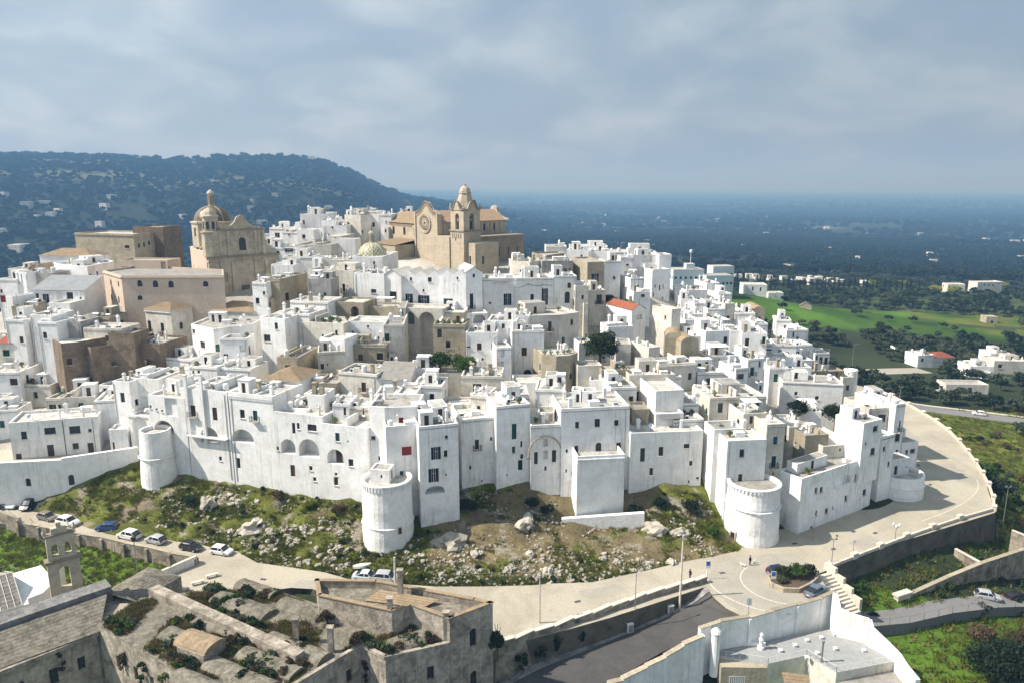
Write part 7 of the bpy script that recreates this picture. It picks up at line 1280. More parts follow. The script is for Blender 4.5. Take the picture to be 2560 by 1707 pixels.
# ---- little church dome with yellow and green scales below the cathedral
def small_dome():
 x,y=-39.8,209.0;root=thing('small_domed_chapel','small chapel dome of yellow and green scales with slender lantern','chapel',(x,y,34));mb=MB();mb.lathe([(4.3,0),(4.3,7.6),(4.5,7.7),(4.5,8.0),(4.0,8.1)],0,0,8,a0=math.pi/8);mb.build('drum_wall',M['church_pale'],root)
 dome(root,'dome',0,0,8.0,3.95,3.9,tilemat('majolica_green',(.23,.24,.10),(.30,.26,.12),(.62,.60,.48),20,3.6),32,8,M['coping'],(.72,3.3))
 fn=MB();fn.lathe([(.1,15.1),(.32,15.5),(.1,15.9),(.04,16.5)],0,0,8);fn.build('finial',M['leaf_yellow'],root)
small_dome()
# ---------------------------------------------------------------- foreground walls
def seg(a,b):
 L=math.dist(a[:2],b[:2]);return L,((b[0]-a[0])/L,(b[1]-a[1])/L)
def retaining():
 P=FG['parapet'];n=len(P);zl=np.linspace(-7.2,-2.6,n);root=thing('retaining_wall','stained stepped retaining wall between the pale road and dark asphalt','wall',(P[0][0],P[0][1],-7))
 ox,oy=P[0][:2]
 for i in range(n-1):
  a=(P[i][0]-ox,P[i][1]-oy);b=(P[i+1][0]-ox,P[i+1][1]-oy);L,u=seg(a,b);m_=(-u[1],u[0]);a2=(a[0]+m_[0]*.55,a[1]+m_[1]*.55);b2=(b[0]+m_[0]*.55,b[1]+m_[1]*.55)
  s=MB();z0,z1=.76+7,1.0+7;bt=.35  # battered outer face
  o0,o1=(a[0]-m_[0]*bt,a[1]-m_[1]*bt),(b[0]-m_[0]*bt,b[1]-m_[1]*bt)
  v=[(*o0,zl[i]+6.2),(*o1,zl[i+1]+6.2),(*b2,zl[i+1]+6.2),(*a2,zl[i]+6.2),(*a,z0),(*b,z1),(*b2,z1),(*a2,z0)]
  for q in((0,1,5,4),(1,2,6,5),(2,3,7,6),(3,0,4,7),(4,5,6,7)):s.poly([v[k]for k in q])
  s.build('wall_section',M['retain_wall'],root)
  c=MB();e=.09;q=[(a[0]-m_[0]*e,a[1]-m_[1]*e),(b[0]-m_[0]*e,b[1]-m_[1]*e),(b2[0]+m_[0]*e,b2[1]+m_[1]*e),(a2[0]+m_[0]*e,a2[1]+m_[1]*e)]
  c.prism(q,[z0+.003,z1+.003,z1+.003,z0+.003],[z0+.15,z1+.15,z1+.15,z0+.15]);c.build('coping',M['coping'],root)
 for k in range(n-1):  # pavement along the foot of the wall
  pass
 w=MB();L_=FG['asph_l']
 for i in range(len(L_)-1):
  a,b=L_[i],L_[i+1];Ls,u=seg(a,b);m_=(-u[1],u[0]);q=[(a[0]-m_[0]*.9,a[1]-m_[1]*.9),(b[0]-m_[0]*.9,b[1]-m_[1]*.9),(b[0]+m_[0]*.5,b[1]+m_[1]*.5),(a[0]+m_[0]*.5,a[1]+m_[1]*.5)]
  w.prism(q,[a[2]-.3,b[2]-.3,b[2]-.3,a[2]-.3],[a[2]+.13,b[2]+.13,b[2]+.13,a[2]+.13])
 tag(w.build('pavement',M['roof_grey']),kind='structure')
 for x,y,z,nm,lb in((17.6,97.6,-3.2,'M','grey street cabinet beside the lamp post at the wall foot'),(24.4,101.3,-2.5,'N','pale street cabinet at the foot of the tall pole')):
  b=thing('street_cabinet',lb,'cabinet',(x,y,z),.4);m1=MB();m1.box(-.45,-.2,0,.45,.2,1.35);m1.box(-.5,-.25,1.35,.5,.25,1.42);m1.build('cabinet_body',M['white_metal'],b);m2=MB();m2.box(-.38,-.215,.1,.38,-.2,1.25);m2.build('cabinet_door',M['grey_metal'],b)
retaining()
def pillar_wall():
 P=FG['garden_wall'];root=thing('garden_wall','weathered stone garden wall with square piers along the road at left','wall',(P[0][0],P[0][1],-5));ox,oy=P[0][:2]
 for i in range(len(P)-1):
  a=(P[i][0]-ox,P[i][1]-oy);b=(P[i+1][0]-ox,P[i+1][1]-oy);L,u=seg(a,b);m_=(-u[1],u[0]);s=MB();zt=(6.15,6.2)[i%2]+(.9 if i==0 else 0);c=((a[0]+b[0])/2,(a[1]+b[1])/2)
  s.obox(c,u,L/2-.003,.26,0,zt);s.build('wall_section',M['retain_wall'],root)
  k=MB();k.obox(c,u,L/2-.004,.31,zt,zt+.1);k.build('coping',M['stone_beige'],root)
  p=MB();p.obox((b[0]-m_[0]*.25,b[1]-m_[1]*.25),u,.32,.42,0,zt-.15);p.build('pier',M['retain_wall'],root)
 (a,b)=FG['garden_white'];low_wall('garden_end_wall','white plastered garden wall running down from the stone wall','wall',[b[:2],a[:2]],[-4,-4],[1.0,1.4],.45,'plaster_white',coping='coping')
 for i,(x,y,z)in enumerate(FG['benches']):
  o=thing('stone_bench',('front pale stone bench nearest the bush on the paved corner','middle pale stone bench on the paved corner','rear pale stone bench nearest the white garden wall')[i],'bench',(x,y,.002),.55,'stone benches on the paved corner');m1=MB();m1.box(-.95,-.3,.42,.95,.3,.55);m1.build('seat',M['coping'],o)
  for s in(-1,1):m2=MB();m2.box(s*.7-.14,-.24,0,s*.7+.14,.24,.42);m2.build('leg',M['coping'],o)
pillar_wall()
def bastion_parapet():
 P=FG['bastion'];root=thing('bastion_wall','dark rocky bastion wall carrying the ring road with pale parapet piers','wall',(P[0][0],P[0][1],-11));ox,oy=P[0][:2];B=11.
 for i in range(len(P)-1):
  a=(P[i][0]-ox,P[i][1]-oy);b=(P[i+1][0]-ox,P[i+1][1]-oy);L,u=seg(a,b);m_=(-u[1],u[0])
  w=MB();k=10;rows=6;g={}
  for q in range(k+1):
   for r_ in range(rows+1):
    x=a[0]+u[0]*L*q/k;y=a[1]+u[1]*L*q/k;z=-1+(B+.0+1)*r_/rows;o=-(.3+1.3*(1-r_/rows)+(.55*(mnoise.noise(Vector(((x+ox)*.5,(y+oy)*.5,z*.6))))if 0<r_<rows and 0<q<k else 0));g[q,r_]=(x+m_[0]*o,y+m_[1]*o,z)
  for q in range(k):
   for r_ in range(rows):w.poly([g[q,r_],g[q+1,r_],g[q+1,r_+1],g[q,r_+1]])
  w.poly([g[0,rows],g[k,rows],(b[0]+m_[0]*.2,b[1]+m_[1]*.2,B),(a[0]+m_[0]*.2,a[1]+m_[1]*.2,B)]);w.build('wall_section',M['dark_rock_wall'],root)
  c=MB();c.obox(((a[0]+b[0])/2,(a[1]+b[1])/2),u,L/2-.02,.2,B+.003,B+.55);c.build('parapet',M['coping'],root)
  d=MB();d.obox((a[0],a[1]),u,.62,.34,B+.004,B+.95);d.obox((a[0],a[1]),u,.70,.41,B+.95,B+1.05);d.build('pier',M['coping'],root)
bastion_parapet()
# steps from the square down to the lower path, with a pale stepped cheek wall
def stairs():
 root=thing('stairway','stone stairway descending beside the shrub island to the lower path','stairs',(50.6,108.6,-4));d=(math.cos(-1.15),math.sin(-1.15));w=(d[1],-d[0])
 for i in range(12):m1=MB();m1.obox((d[0]*(.25+.55*i),d[1]*(.25+.55*i)),d,.3,1.5,0,4.0-.3*i);m1.build('step',M['coping'],root)
 for i in range(4):m1=MB();m1.obox((d[0]*(.3+1.7*i)-w[0]*1.8,d[1]*(.3+1.7*i)-w[1]*1.8),d,.85,.28,-1,5.2-.9*i);m1.build('cheek_wall',M['coping'],root)
stairs()
# planted island
isl=[(40.6,104.9),(42.2,103.1),(44.6,102.9),(47.2,104.6),(49.2,106.6),(49.0,108.6),(46.4,108.8),(43.2,108.4),(41.0,107.2)]
_o=thing('shrub_island','low stone kerbed island planted with shrubs on the square','planter',(44.8,105.8,0));_m=MB();_P=[(x-44.8,y-105.8)for x,y in isl];_Q=inset(_P,.35);_m.prism(_P,.012,.75,cap=False)
for i in range(len(_P)):j=(i+1)%len(_P);_m.poly([(*_P[i],.75),(*_P[j],.75),(*_Q[j],.75),(*_Q[i],.75)])
_m.build('kerb',M['stone_beige'],_o);_m=MB();_m.poly([(*q,.68)for q in _Q]);_m.build('soil',M['trunk'],_o)
# ---------------------------------------------------------------- white roof terrace building, lower right
def right_building():
 R=FG['rroof'];cx,cy=40.0,93.0;root=thing('terrace_building','white walled building with grey roof terrace at the lower right','building',(cx,cy,-10));L=lambda p:(p[0]-cx,p[1]-cy)
 P=[L(p)for p in R];b=MB();b.prism(P,0,6.6,0,1);b.build('house_body',[M['plaster_cream'],M['roof_terrace']],root)
 Pw=FG['rwall_plaza']
 for i in range(len(Pw)-1):
  a,c=L(Pw[i]),L(Pw[i+1]);Ls,u=seg(a,c);s=MB();s.obox(((a[0]+c[0])/2,(a[1]+c[1])/2),u,Ls/2+.0,.3,1,10.95+.12*(i%2));s.build('wall_section',M['plaster_white'],root)
  k=MB();k.obox(((a[0]+c[0])/2,(a[1]+c[1])/2),u,Ls/2-.004,.36,10.955+.12*(i%2),11.07+.12*(i%2));k.build('coping',M['stone_beige'],root)
  if i in(1,3):q=MB();q.obox((c[0]+u[1]*.35,c[1]-u[0]*.35),u,.18,.2,4,10.9);q.build('buttress',M['plaster_white'],root)
 Pr=FG['rwall_right']
 for i in range(len(Pr)-1):
  a,c=Pr[i],Pr[i+1];al,cl=L(a),L(c);Ls,u=seg(al,cl)
  if Ls<.3:continue
  n_=(-u[1],u[0]);s=MB();q=[(al[0]-n_[0]*.35,al[1]-n_[1]*.35),(cl[0]-n_[0]*.35,cl[1]-n_[1]*.35),(cl[0]+n_[0]*.35,cl[1]+n_[1]*.35),(al[0]+n_[0]*.35,al[1]+n_[1]*.35)]
  s.prism(q,0,[10+a[2],10+c[2],10+c[2],10+a[2]]);s.build('wall_section',M['plaster_white'],root)
 Pd=FG['rwall_road']
 for i in range(len(Pd)-1):
  a,c=Pd[i],Pd[i+1];al,cl=L(a),L(c);Ls,u=seg(al,cl);n_=(-u[1],u[0]);zz=max(a[2],c[2])-.2;sec=lambda e:[(al[0]-n_[0]*e,al[1]-n_[1]*e),(cl[0]-n_[0]*e,cl[1]-n_[1]*e),(cl[0]+n_[0]*e,cl[1]+n_[1]*e),(al[0]+n_[0]*e,al[1]+n_[1]*e)];za,zc=10+a[2]+.25*(c[2]-a[2]),10+c[2];s=MB();s.prism(sec(.28),0,[za,zc,zc,za]);s.build('wall_section',M['plaster_white'],root)
  k=MB();k.prism(sec(.4),[za+.003,zc+.003,zc+.003,za+.003],[za+.15,zc+.15,zc+.15,za+.15]);k.build('coping',M['stone_beige'],root)
  e=MB();e.obox(cl,u,.3,.34,0,10+zz+.3);e.build('pier',M['plaster_white'],root)
 g=MB();g.lathe([(.62,4),(.62,10.6),(.75,10.7),(.75,10.85),(.6,11.1),(.25,11.4),(.05,11.45)],*L((28.6,91.6)),12);g.build('gate_post',M['plaster_white'],root)
 # front rail, vents and chimney on the roof terrace
 r=MB();rp=[(*L(R[i]),6.62)for i in(0,1,2,3,4)];balustrade(r,rp,.95,step=.9,r=.03,post=.03);r.build('railing',M['white_metal'],root)
 for x,y in((38.5,93.2),(41.0,94.4),(43.2,95.6),(45.6,96.3),(47.9,97.0),(43.5,92.6),(46.5,93.6),(50.4,93.2),(41.6,91.6)):
  v=MB();v.box(-.2,-.2,0,.2,.2,.3);v.box(-.27,-.27,.3,.27,.27,.38);v.build('roof_vent',M['white_metal'],root,loc=(*L((x,y)),6.6))
 ch=MB();ch.lathe([(.14,6.6),(.14,9.6),(.2,9.6),(.2,9.9),(.05,10.0)],*L((43.4,90.9)),8);ch.build('flue',M['grey_metal'],root)
 st=MB();st.lathe([(.55,6.6),(.5,7.0),(.32,7.1),(.28,7.7),(.4,8.1),(.22,8.5),(.3,8.9),(.05,9.2)],*L((35.9,93.9)),8);st.build('roof_ornament',M['white_metal'],root)
 hb=MB();hb.box(-1.6,-.5,0,1.6,.5,.5);hb.build('skylight',M['white_metal'],root,loc=(*L((35.2,95.0)),6.6))
 # lower yard facade with pale double gate, brown tiled canopy
 fa=MB();A_,B_=L((29.2,90.2)),L((35.6,90.0));fa.prism([A_,B_,(B_[0],B_[1]+3),(A_[0],A_[1]+3)],0,6.3);fa.build('yard_wall',M['stone_beige'],root)
 gt=MB()
 for i in range(9):gt.box(-1.1+i*.26,-.06,0,-.98+i*.26,0,2.7)
 for z in(.05,1.3,2.6):gt.box(-1.15,-.07,z,1.2,-.01,z+.1)
 gt.build('gate',M['white_metal'],root,loc=(A_[0]+2.3,A_[1]-.05,2.2))
 cp=MB();tile_rows(cp,(0,0,0),(3.4,-.6,0),(3.4,.9,1.0),(0,1.5,1.0));cp.build('tiled_canopy',M['tile_brown'],root,loc=(*L((37.6,88.6)),4.6))
 lo=MB();lo.prism([L(p)for p in((44.7,85.0),(54.6,87.5),(54.3,91.0),(44.7,88.4))],0,5.2,0,1);lo.build('lower_wing',[M['plaster_white'],M['roof_lime']],root)
right_building()
# ---------------------------------------------------------------- ruined monastery, lower left
def arched(root,P,z0,z1,mat,holes={}):return church_box(root,'wall',P,z0,z1,mat,holes)
def vault(root,f,x0,x1,y,w,z,h,mat,name='barrel_vault'):
 mb=MB();k=8;n=10
 for i in range(n):
  for j in range(k):
   def p(i,j):
    x=x0+(x1-x0)*i/n;t=math.pi*j/k;e=.05*math.sin(i*2.1+y*3+j)
    return(*f(x,y+w/2*math.cos(t)),z+(h+e)*math.sin(t))
   mb.poly([p(i,j),p(i+1,j),p(i+1,j+1),p(i,j+1)])
 for i,s in((0,1),(n,-1)):mb.poly([p(i,j)for j in range(k+1)][::s])
 return mb.build(name,mat,root)
def monastery():
 ox,oy=-26.0,85.0;root=thing('monastery','ruined stone monastery with overgrown barrel-vaulted roofs at lower left','monastery',(ox,oy,-9));L=lambda p:(p[0]-ox,p[1]-oy);Z=9.0
 # upper block with parapet roof
 U=[L(p)for p in((-25.6,87.4),(-15.3,83.8),(-13.1,85.2),(-7.8,82.1),(-2.5,85.7),(-4.9,86.7),(-18.6,91.2),(-27.0,91.4))]
 H_={0:[(6.6,11.4,.95,2.6,'d'),(9.6,11.9,.9,1.3,'a')],3:[(1.0,13.6,.1,.1,'d')][:0]+[(3.4,12.8,1.05,2.6,'a'),(3.4,6.6,1.05,2.6,'a')]}
 mb=MB();n=len(U);zt=18.0
 for i in range(n):
  wall_edge(mb,U[i],U[(i+1)%n],0,zt,[(s,z,w,h,.4,k=='a',False)for s,z,w,h,k in H_.get(i,[])])
  for s,z,w,h,k in H_.get(i,[]):
   a,b=U[i],U[(i+1)%n];Ls,u=seg(a,b);link('window',window_mesh(w,h,k),root,(a[0]+u[0]*s-u[1]*.39,a[1]+u[1]*s+u[0]*.39,z),math.atan2(u[1],u[0]))
 Q=inset(U,.42)
 for i in range(n):
  j=(i+1)%n;mb.poly([(*U[i],zt),(*U[j],zt),(*Q[j],zt),(*Q[i],zt)]);mb.poly([(*Q[i],zt),(*Q[j],zt),(*Q[j],zt-1.0),(*Q[i],zt-1.0)])
 mb.build('block_wall',M['monastery_wall'],root)
 r=MB();r.poly([(*q,zt-1.0)for q in Q]);r.build('block_roof',M['monastery_roof'],root)
 cpg=MB()
 for i in range(n):
  a,b=U[i],U[(i+1)%n];Ls,u=seg(a,b);cpg.obox(((a[0]+b[0])/2-u[1]*.18,(a[1]+b[1])/2+u[0]*.18),u,Ls/2+.05,.3,zt+.003,zt+.13)
 cpg.build('coping',M['tile_brown'],root)
 tp=MB();q=[L(p)for p in((-19.6,87.6),(-11.6,85.8),(-9.6,87.0),(-17.8,89.4))];tile_rows(tp,(*q[0],17.15),(*q[1],17.15),(*q[2],17.7),(*q[3],17.7),step=.5);tp.build('tiled_patch',M['tile_brown'],root)
 # low block with barrel vaults
 W=[L(p)for p in((-54.4,86.2),(-37.6,75.4),(-26.8,72.0),(-18.9,81.6),(-15.45,79.1),(-7.85,82.0),(-13.2,85.3),(-15.2,83.9),(-25.6,87.5),(-27.1,91.2),(-35.0,95.2),(-46.3,94.0),(-52.0,92.6))]
 hl={0:[(4,9.6,.9,1.8,'d'),(8,9.4,.9,2.0,'d'),(11.5,9.6,.9,1.8,'N'),(15,9.4,.9,2.,'d')],2:[(4.0,10.2,1.0,2.4,'d'),(8,10.2,1.1,2.4,'N'),(10.4,10.6,.9,1.8,'d')],4:[(3.0,10.4,1.6,1.6,'N'),(5.6,10.2,.9,1.8,'d')]}
 arched(root,W,0,14.4,'monastery_wall',hl)
 rf=MB();rf.poly([(*w,14.43)for w in inset(W,-.12)]);rf.build('low_roof',M['monastery_roof'],root)
 pr=MB()
 for i in(2,3,4):
  a,b=W[i],W[i+1];Ls,u=seg(a,b);pr.obox(((a[0]+b[0])/2-u[1]*.1,(a[1]+b[1])/2+u[0]*.1),u,Ls/2,.25,14.44,14.85)
 pr.build('eaves_course',M['monastery_wall'],root)
 f=frame(L((-31.0,84.6)),-28)
 for x0,x1,y,w in((0.5,10.0,-1.2,2.9),(.0,9.0,-4.9,2.9),(-2.0,8.2,-8.2,2.9),(-3.5,7.0,-11.4,2.7),(-11,-1.2,-2.2,3.2),(-13,-3.0,2.4,3.4),(-12,-4.5,-6.6,3.0),(-4,3.5,5.6,3.0),(-13,-6,6.4,2.6)):vault(root,f,x0,x1,y,w,14.4,.75,M['monastery_roof'])
 f2=frame(L((-12.6,82.6)),33);vault(root,f2,-3.4,3.4,.2,3.6,14.4,.8,M['monastery_roof'])
 # long raised spine wall across the roofs
 a,b=L((-50.5,93.4)),L((-25.6,78.4));Ls,u=seg(a,b);sp=MB();sp.obox(((a[0]+b[0])/2,(a[1]+b[1])/2),u,Ls/2,.75,14.3,15.75);sp.build('spine_wall',M['monastery_wall'],root)
 # cupola with ochre roof
 c=L((-38.6,80.8));cu=MB();cu.prism([(c[0]-2.4,c[1]-1.2),(c[0]+1.6,c[1]-3.0),(c[0]+3.0,c[1]+.2),(c[0]-.8,c[1]+2.2)],14.3,15.8);cu.build('lantern_wall',M['monastery_wall'],root);cu=MB();fv=frame(c,-24);vault(root,fv,-2.4,2.8,-.3,3.4,15.8,.8,M['tile_brown'],'ochre_vault')
 for x,y,zz,h in((-27.2,82.4,14.4,3.4),(-22.4,80.6,14.4,3.4),(-15.6,84.3,17.9,1.6),(-14.9,88.6,17,4.0),(-8.3,82.6,14.4,4.2)):
  m1=MB();m1.box(-.34,-.3,0,.34,.3,h);m1.box(-.44,-.4,h,.44,.4,h+.15);m1.build('chimney',M['monastery_wall'],root,loc=(*L((x,y)),zz))
  # west wing: long shed roofs and courtyard front
 V=[L(p)for p in((-62.6,78.0),(-54.8,86.2),(-52.0,92.6),(-58.5,96.0),(-72.0,82.0))]
 arched(root,V,0,13.6,'monastery_wall',{0:[(2.2,8.4,1.2,2.4,'d'),(6.0,8.6,1.0,2.2,'d'),(9.2,9.0,.9,1.8,'d'),(4.2,4.0,1.9,3.0,'A'),(7.6,4.0,1.9,3.0,'A')],1:[(3,9,.9,1.8,'d')]})
 wr=MB();tile_rows(wr,(*L((-63.2,77.6)),13.62),(*L((-54.2,86.0)),13.62),(*L((-56.6,92.6)),15.2),(*L((-68.0,81.6)),15.2),step=.7,lift=.03);tile_rows(wr,(*L((-51.6,92.4)),13.64),(*L((-58.5,96.4)),13.64),(*L((-60.4,93.0)),15.6),(*L((-56.6,92.6)),15.2),step=.7,lift=.03);wr.build('shed_roof',M['monastery_roof'],root)
 rg=MB();a,b=L((-70.5,81.2)),L((-57.2,94.2));Ls,u=seg(a,b);rg.obox(((a[0]+b[0])/2,(a[1]+b[1])/2),u,Ls/2,1.3,13,15.9);rg.build('gallery_roof',M['roof_grey'],root)
 co=MB();a,b=L((-62.6,78.0)),L((-54.8,86.2));Ls,u=seg(a,b);co.obox(((a[0]+b[0])/2+u[1]*.2,(a[1]+b[1])/2-u[0]*.2),u,Ls/2+.2,.3,13.0,13.5);co.build('cornice',M['monastery_wall'],root)
 # hip-roofed corner room by the white garden wall
 N_=[L(p)for p in((-60.6,97.6),(-54.0,96.2),(-51.0,102.6),(-57.4,105.6))];arched(root,N_,0,12.0,'monastery_wall');hr=MB();ap=(sum(p[0]for p in N_)/4,sum(p[1]for p in N_)/4,13.4)
 for i in range(4):tile_rows(hr,(*N_[i],12.02),(*N_[(i+1)%4],12.02),ap,ap,step=.6,lift=.04)
 hr.build('hip_roof',M['monastery_roof'],root)
monastery()
def bell_gable():
 x,y,z=-64.3,95.8,3.0;rz=math.radians(38);root=thing('bell_gable','crumbling stone bell gable with three openings above the tiled house','bell gable',(x,y,z),rz);mb=MB();w=4.0;S=M['church_pale']
 P=[(-w/2,-.55),(w/2,-.55),(w/2,.55),(-w/2,.55)]
 def face(z0,z1,hs,P):
  wall_edge(mb,P[0],P[1],z0,z1,[(*h,.55,1,False)for h in hs]);wall_edge(mb,P[2],P[3],z0,z1,[(math.dist(P[0],P[1])-h[0],*h[1:],.55,1,False)for h in hs]);wall_edge(mb,P[1],P[2],z0,z1,[]);wall_edge(mb,P[3],P[0],z0,z1,[]);mb.poly([(*p,z1)for p in P])if not hs else None
 face(0,6.6,[(w/2,2.4,1.35,3.4)],P);P2=[(-1.75,-.5),(1.75,-.5),(1.75,.5),(-1.75,.5)];face(7.0,10.6,[(.95,7.5,.85,1.9),(2.55,7.5,.85,1.9)],P2);mb.poly([(*p,10.6)for p in P2]);mb.build('gable_wall',S,root)
 for q in((-2.25,-.8,6.6,2.25,.8,7.0),(-1.95,-.65,10.6,1.95,.65,10.85)):c=MB();c.box(*q);c.build('cornice',M['church_dark'],root)
 t=MB();t.prism([(-1.0,-.4),(1.0,-.4),(1.0,.4),(-1.0,.4)],10.85,11.7);t.box(-.3,-.25,11.7,.3,.25,12.4);t.build('crest',S,root)
 for s in(-1.85,1.85):p=MB();p.lathe([(.22,0),(.3,.4),(.12,.7),(.05,1.1)],s,0,6);p.v=[(a,b,k+10.85)for a,b,k in p.v];p.build('pinnacle',S,root)
 for s in(-.8,.8):b=MB();b.lathe([(.02,0),(.32,.02),(.26,.25),(.16,.55),(.05,.62)],s,0,8);b.v=[(a,e,k+8.3)for a,e,k in b.v];b.build('bell',M['church_dark'],root)
bell_gable()
def tiled_house():
 ox,oy=-72.0,94.0;root=thing('tiled_house','white house with grid-lined grey tiled roof at the lower left corner','house',(ox,oy,-9));L=lambda p:(p[0]-ox,p[1]-oy)
 P=[L(p)for p in((-80.0,84.6),(-69.0,94.2),(-65.6,97.2),(-74,105),(-87,94))];church_box(root,'wall',P,0,12.6,'plaster_white',{0:[(12.5,11.0,.7,1.0,'d')][:0]})
 t=MB();g=MB();A_,B_,C_,D_=(*L((-80.3,84.4)),12.62),(*L((-69.6,93.8)),12.62),(*L((-73.6,98.2)),15.2),(*L((-84.0,89.0)),15.2)
 E_,F_=(*L((-78,102.6)),12.9),(*L((-88.0,93.4)),12.9)
 for a,b,c,d in((A_,B_,C_,D_),(D_,C_,E_,F_)):
  a,b,c,d=map(Vector,(a,b,c,d));t.poly([a,b,c,d]);nr=(b-a).cross(d-a).normalized();nr=nr if nr.z>0 else-nr;k,m_=17,9
  for i in range(k+1):p,q=a.lerp(b,i/k),d.lerp(c,i/k);g.tube(p+nr*.03,q+nr*.03,.07,4)
  for j in range(m_+1):p,q=a.lerp(d,j/m_),b.lerp(c,j/m_);g.tube(p+nr*.02,q+nr*.02,.05,4)
 t.build('tiled_roof',M['roof_grey'],root);tag(g.build('mortar_ribs',M['coping'],root),kind='stuff')
 w=MB();pts=[((-69.0,94.2),13.4),((-67.6,95.4),13.6),((-66.6,96.3),14.6),((-65.9,96.9),16.0),((-65.3,97.4),17.6)]
 for(a,za),(b,zb)in zip(pts[:-1],pts[1:]):a,b=L(a),L(b);Ls,u=seg(a,b);n_=(-u[1],u[0]);w.prism([a,b,(b[0]+n_[0]*.4,b[1]+n_[1]*.4),(a[0]+n_[0]*.4,a[1]+n_[1]*.4)],8,[za,zb,zb,za])
 w.build('curved_parapet',M['plaster_white'],root)
 r=MB();balustrade(r,[(*L((-84.5,95.5)),13.5),(*L((-76.5,101.6)),13.5),(*L((-73.0,99.6)),13.5)],1.0,step=.8,r=.02);r.build('railing',M['grey_metal'],root)
tiled_house()
# ---------------------------------------------------------------- lower path and terrace walls on the right
_p=[(55.5,104.4),(63,106.4),(72,110.0),(82,113.6),(95,117.8),(110,121)];_L=[(x-.5,y+1.9,-9.0+.02*i)for i,(x,y)in enumerate(_p)];_R=[(x+.5,y-1.9,-9.0+.02*i)for i,(x,y)in enumerate(_p)]
_mb=MB();_pz=[max(ground_z(*p)for p in(_L[i][:2],_R[i][:2],_p[i]))+.15 for i in range(len(_p))]
for i in range(len(_p)-1):_mb.prism([_R[i][:2],_R[i+1][:2],_L[i+1][:2],_L[i][:2]],-13,[_pz[i],_pz[i+1],_pz[i+1],_pz[i]])
tag(_mb.build('lower_path',M['asphalt_far']),kind='structure')
low_wall('terrace_wall','stepped stone terrace wall above the lower path on the right','wall',[(67.2,111.6),(76,115.6),(84,119.2),(93,122.6),(104,126.4),(116,129.5)],[-12]*6,[-5.6,-4.6,-4.0,-3.4,-2.6,-2.0],.6,'retain_wall',coping='stone_beige')
low_wall('terrace_cross_wall','short pale cross wall dividing the terraced garden at right','wall',[(84.4,119.6),(82.0,124.0)],[-12,-12],[-4.2,-3.6],.5,'retain_wall',coping='coping')
low_wall('terrace_cross_wall','outer short cross wall dividing the terraced garden near the right edge','wall',[(98.6,125.0),(95.6,129.0)],[-12,-12],[-2.8,-2.4],.5,'retain_wall',coping='coping')
low_wall('path_wall','short stone wall end with steps beside the lower path','wall',[(56.2,107.6),(59.2,108.8),(62.2,110.0)],[-12]*3,[-7.2,-6.2,-5.6],.5,'retain_wall',coping='coping')
_g=thing('stone_gateway','stone gateway with flat lintel in the terrace wall','gateway',(65.4,110.9,-9.4),.42)
for s in(-1,1):_m=MB();_m.box(s*1.15-.35,-.45,-1,s*1.15+.35,.45,3.6);_m.build('gate_pier',M['retain_wall'],_g)
_m=MB();_m.box(-1.5,-.45,3.6,1.5,.45,4.4);_m.box(-1.75,-.6,4.4,1.75,.6,4.75);_m.build('lintel',M['coping'],_g)
def fence(label,pts,h,step):
 root=thing('mesh_fence',label,'fence',pts[0]);o=pts[0];fl=MB()
 for a,b in zip(pts[:-1],pts[1:]):
  L=math.dist(a[:2],b[:2]);k=max(1,int(L/step))
  for i in range(k):
   t=i/k;p=[a[j]+(b[j]-a[j])*t-o[j]for j in range(3)];m1=MB();m1.tube(p,(p[0],p[1],p[2]+h),.05,5);m1.build('post',M['grey_metal'],root)
  for z in(.15,h*.5,h-.05):fl.tube((a[0]-o[0],a[1]-o[1],a[2]-o[2]+z),(b[0]-o[0],b[1]-o[1],b[2]-o[2]+z),.018,4)
 fl.build('wire',M['grey_metal'],root)
fence('wire mesh fence along the lower path on the right',[(x,y,max(ground_z(x,y),ground_z(x,y+1)))for x,y in((55.8,102.4),(63.3,104.5),(72.3,108.1),(82.3,111.7),(90,114.2))],2.6,3.2)
# ---------------------------------------------------------------- vegetation
def leaf_cloud(mb,n,centre,rad,size,m=0,shell=.55,rs=None,up=.2):
 rs=rs or RNG;d=rs.normal(size=(n,3));d/=np.linalg.norm(d,axis=1)[:,None];r=shell+(1-shell)*rs.random(n)**.6
 p=np.array(centre)[None]+d*r[:,None]*np.array(rad)[None]
 a=rs.normal(size=(n,3))+d*.3;a[:,2]+=up;a/=np.linalg.norm(a,axis=1)[:,None];b=np.cross(a,rs.normal(size=(n,3)));b/=np.linalg.norm(b,axis=1)[:,None]
 s=size*(.6+.8*rs.random(n))[:,None];q=np.stack([p-a*s,p+b*s*.55,p+a*s,p-b*s*.55],1)
 i=len(mb.v);mb.v+=[tuple(x)for x in q.reshape(-1,3)];mb.f+=[(i+4*k,i+4*k+1,i+4*k+2,i+4*k+3)for k in range(n)];mb.m+=[m]*n
def crown(mb,clumps,per,R,Hc,base,size,rs,m=0):
 for k in range(clumps):
  d=rs.normal(size=3);d/=np.linalg.norm(d);d[2]=abs(d[2])*.9-.15;c=np.array([0,0,base+Hc*.45])+d*np.array([R,R,Hc*.5])*rs.uniform(.45,.85);rr=R*rs.uniform(.28,.5)
  leaf_cloud(mb,per,c,(rr,rr,rr*.8),size,m,.35,rs)
def limb_tree(mb,h,r,rs,m=0,n=4,spread=1.2,top=.55):
 mb.tube((0,0,-.4),(.08*r,.05,h*top),r,7,m,r*.6)
 for k in range(n):
  a=6.28*k/n+rs.uniform(-.4,.4);mb.tube((0,0,h*top*rs.uniform(.6,1)),(spread*math.cos(a),spread*math.sin(a),h*rs.uniform(.75,.95)),r*.5,5,m,r*.15)
PROTOS={}
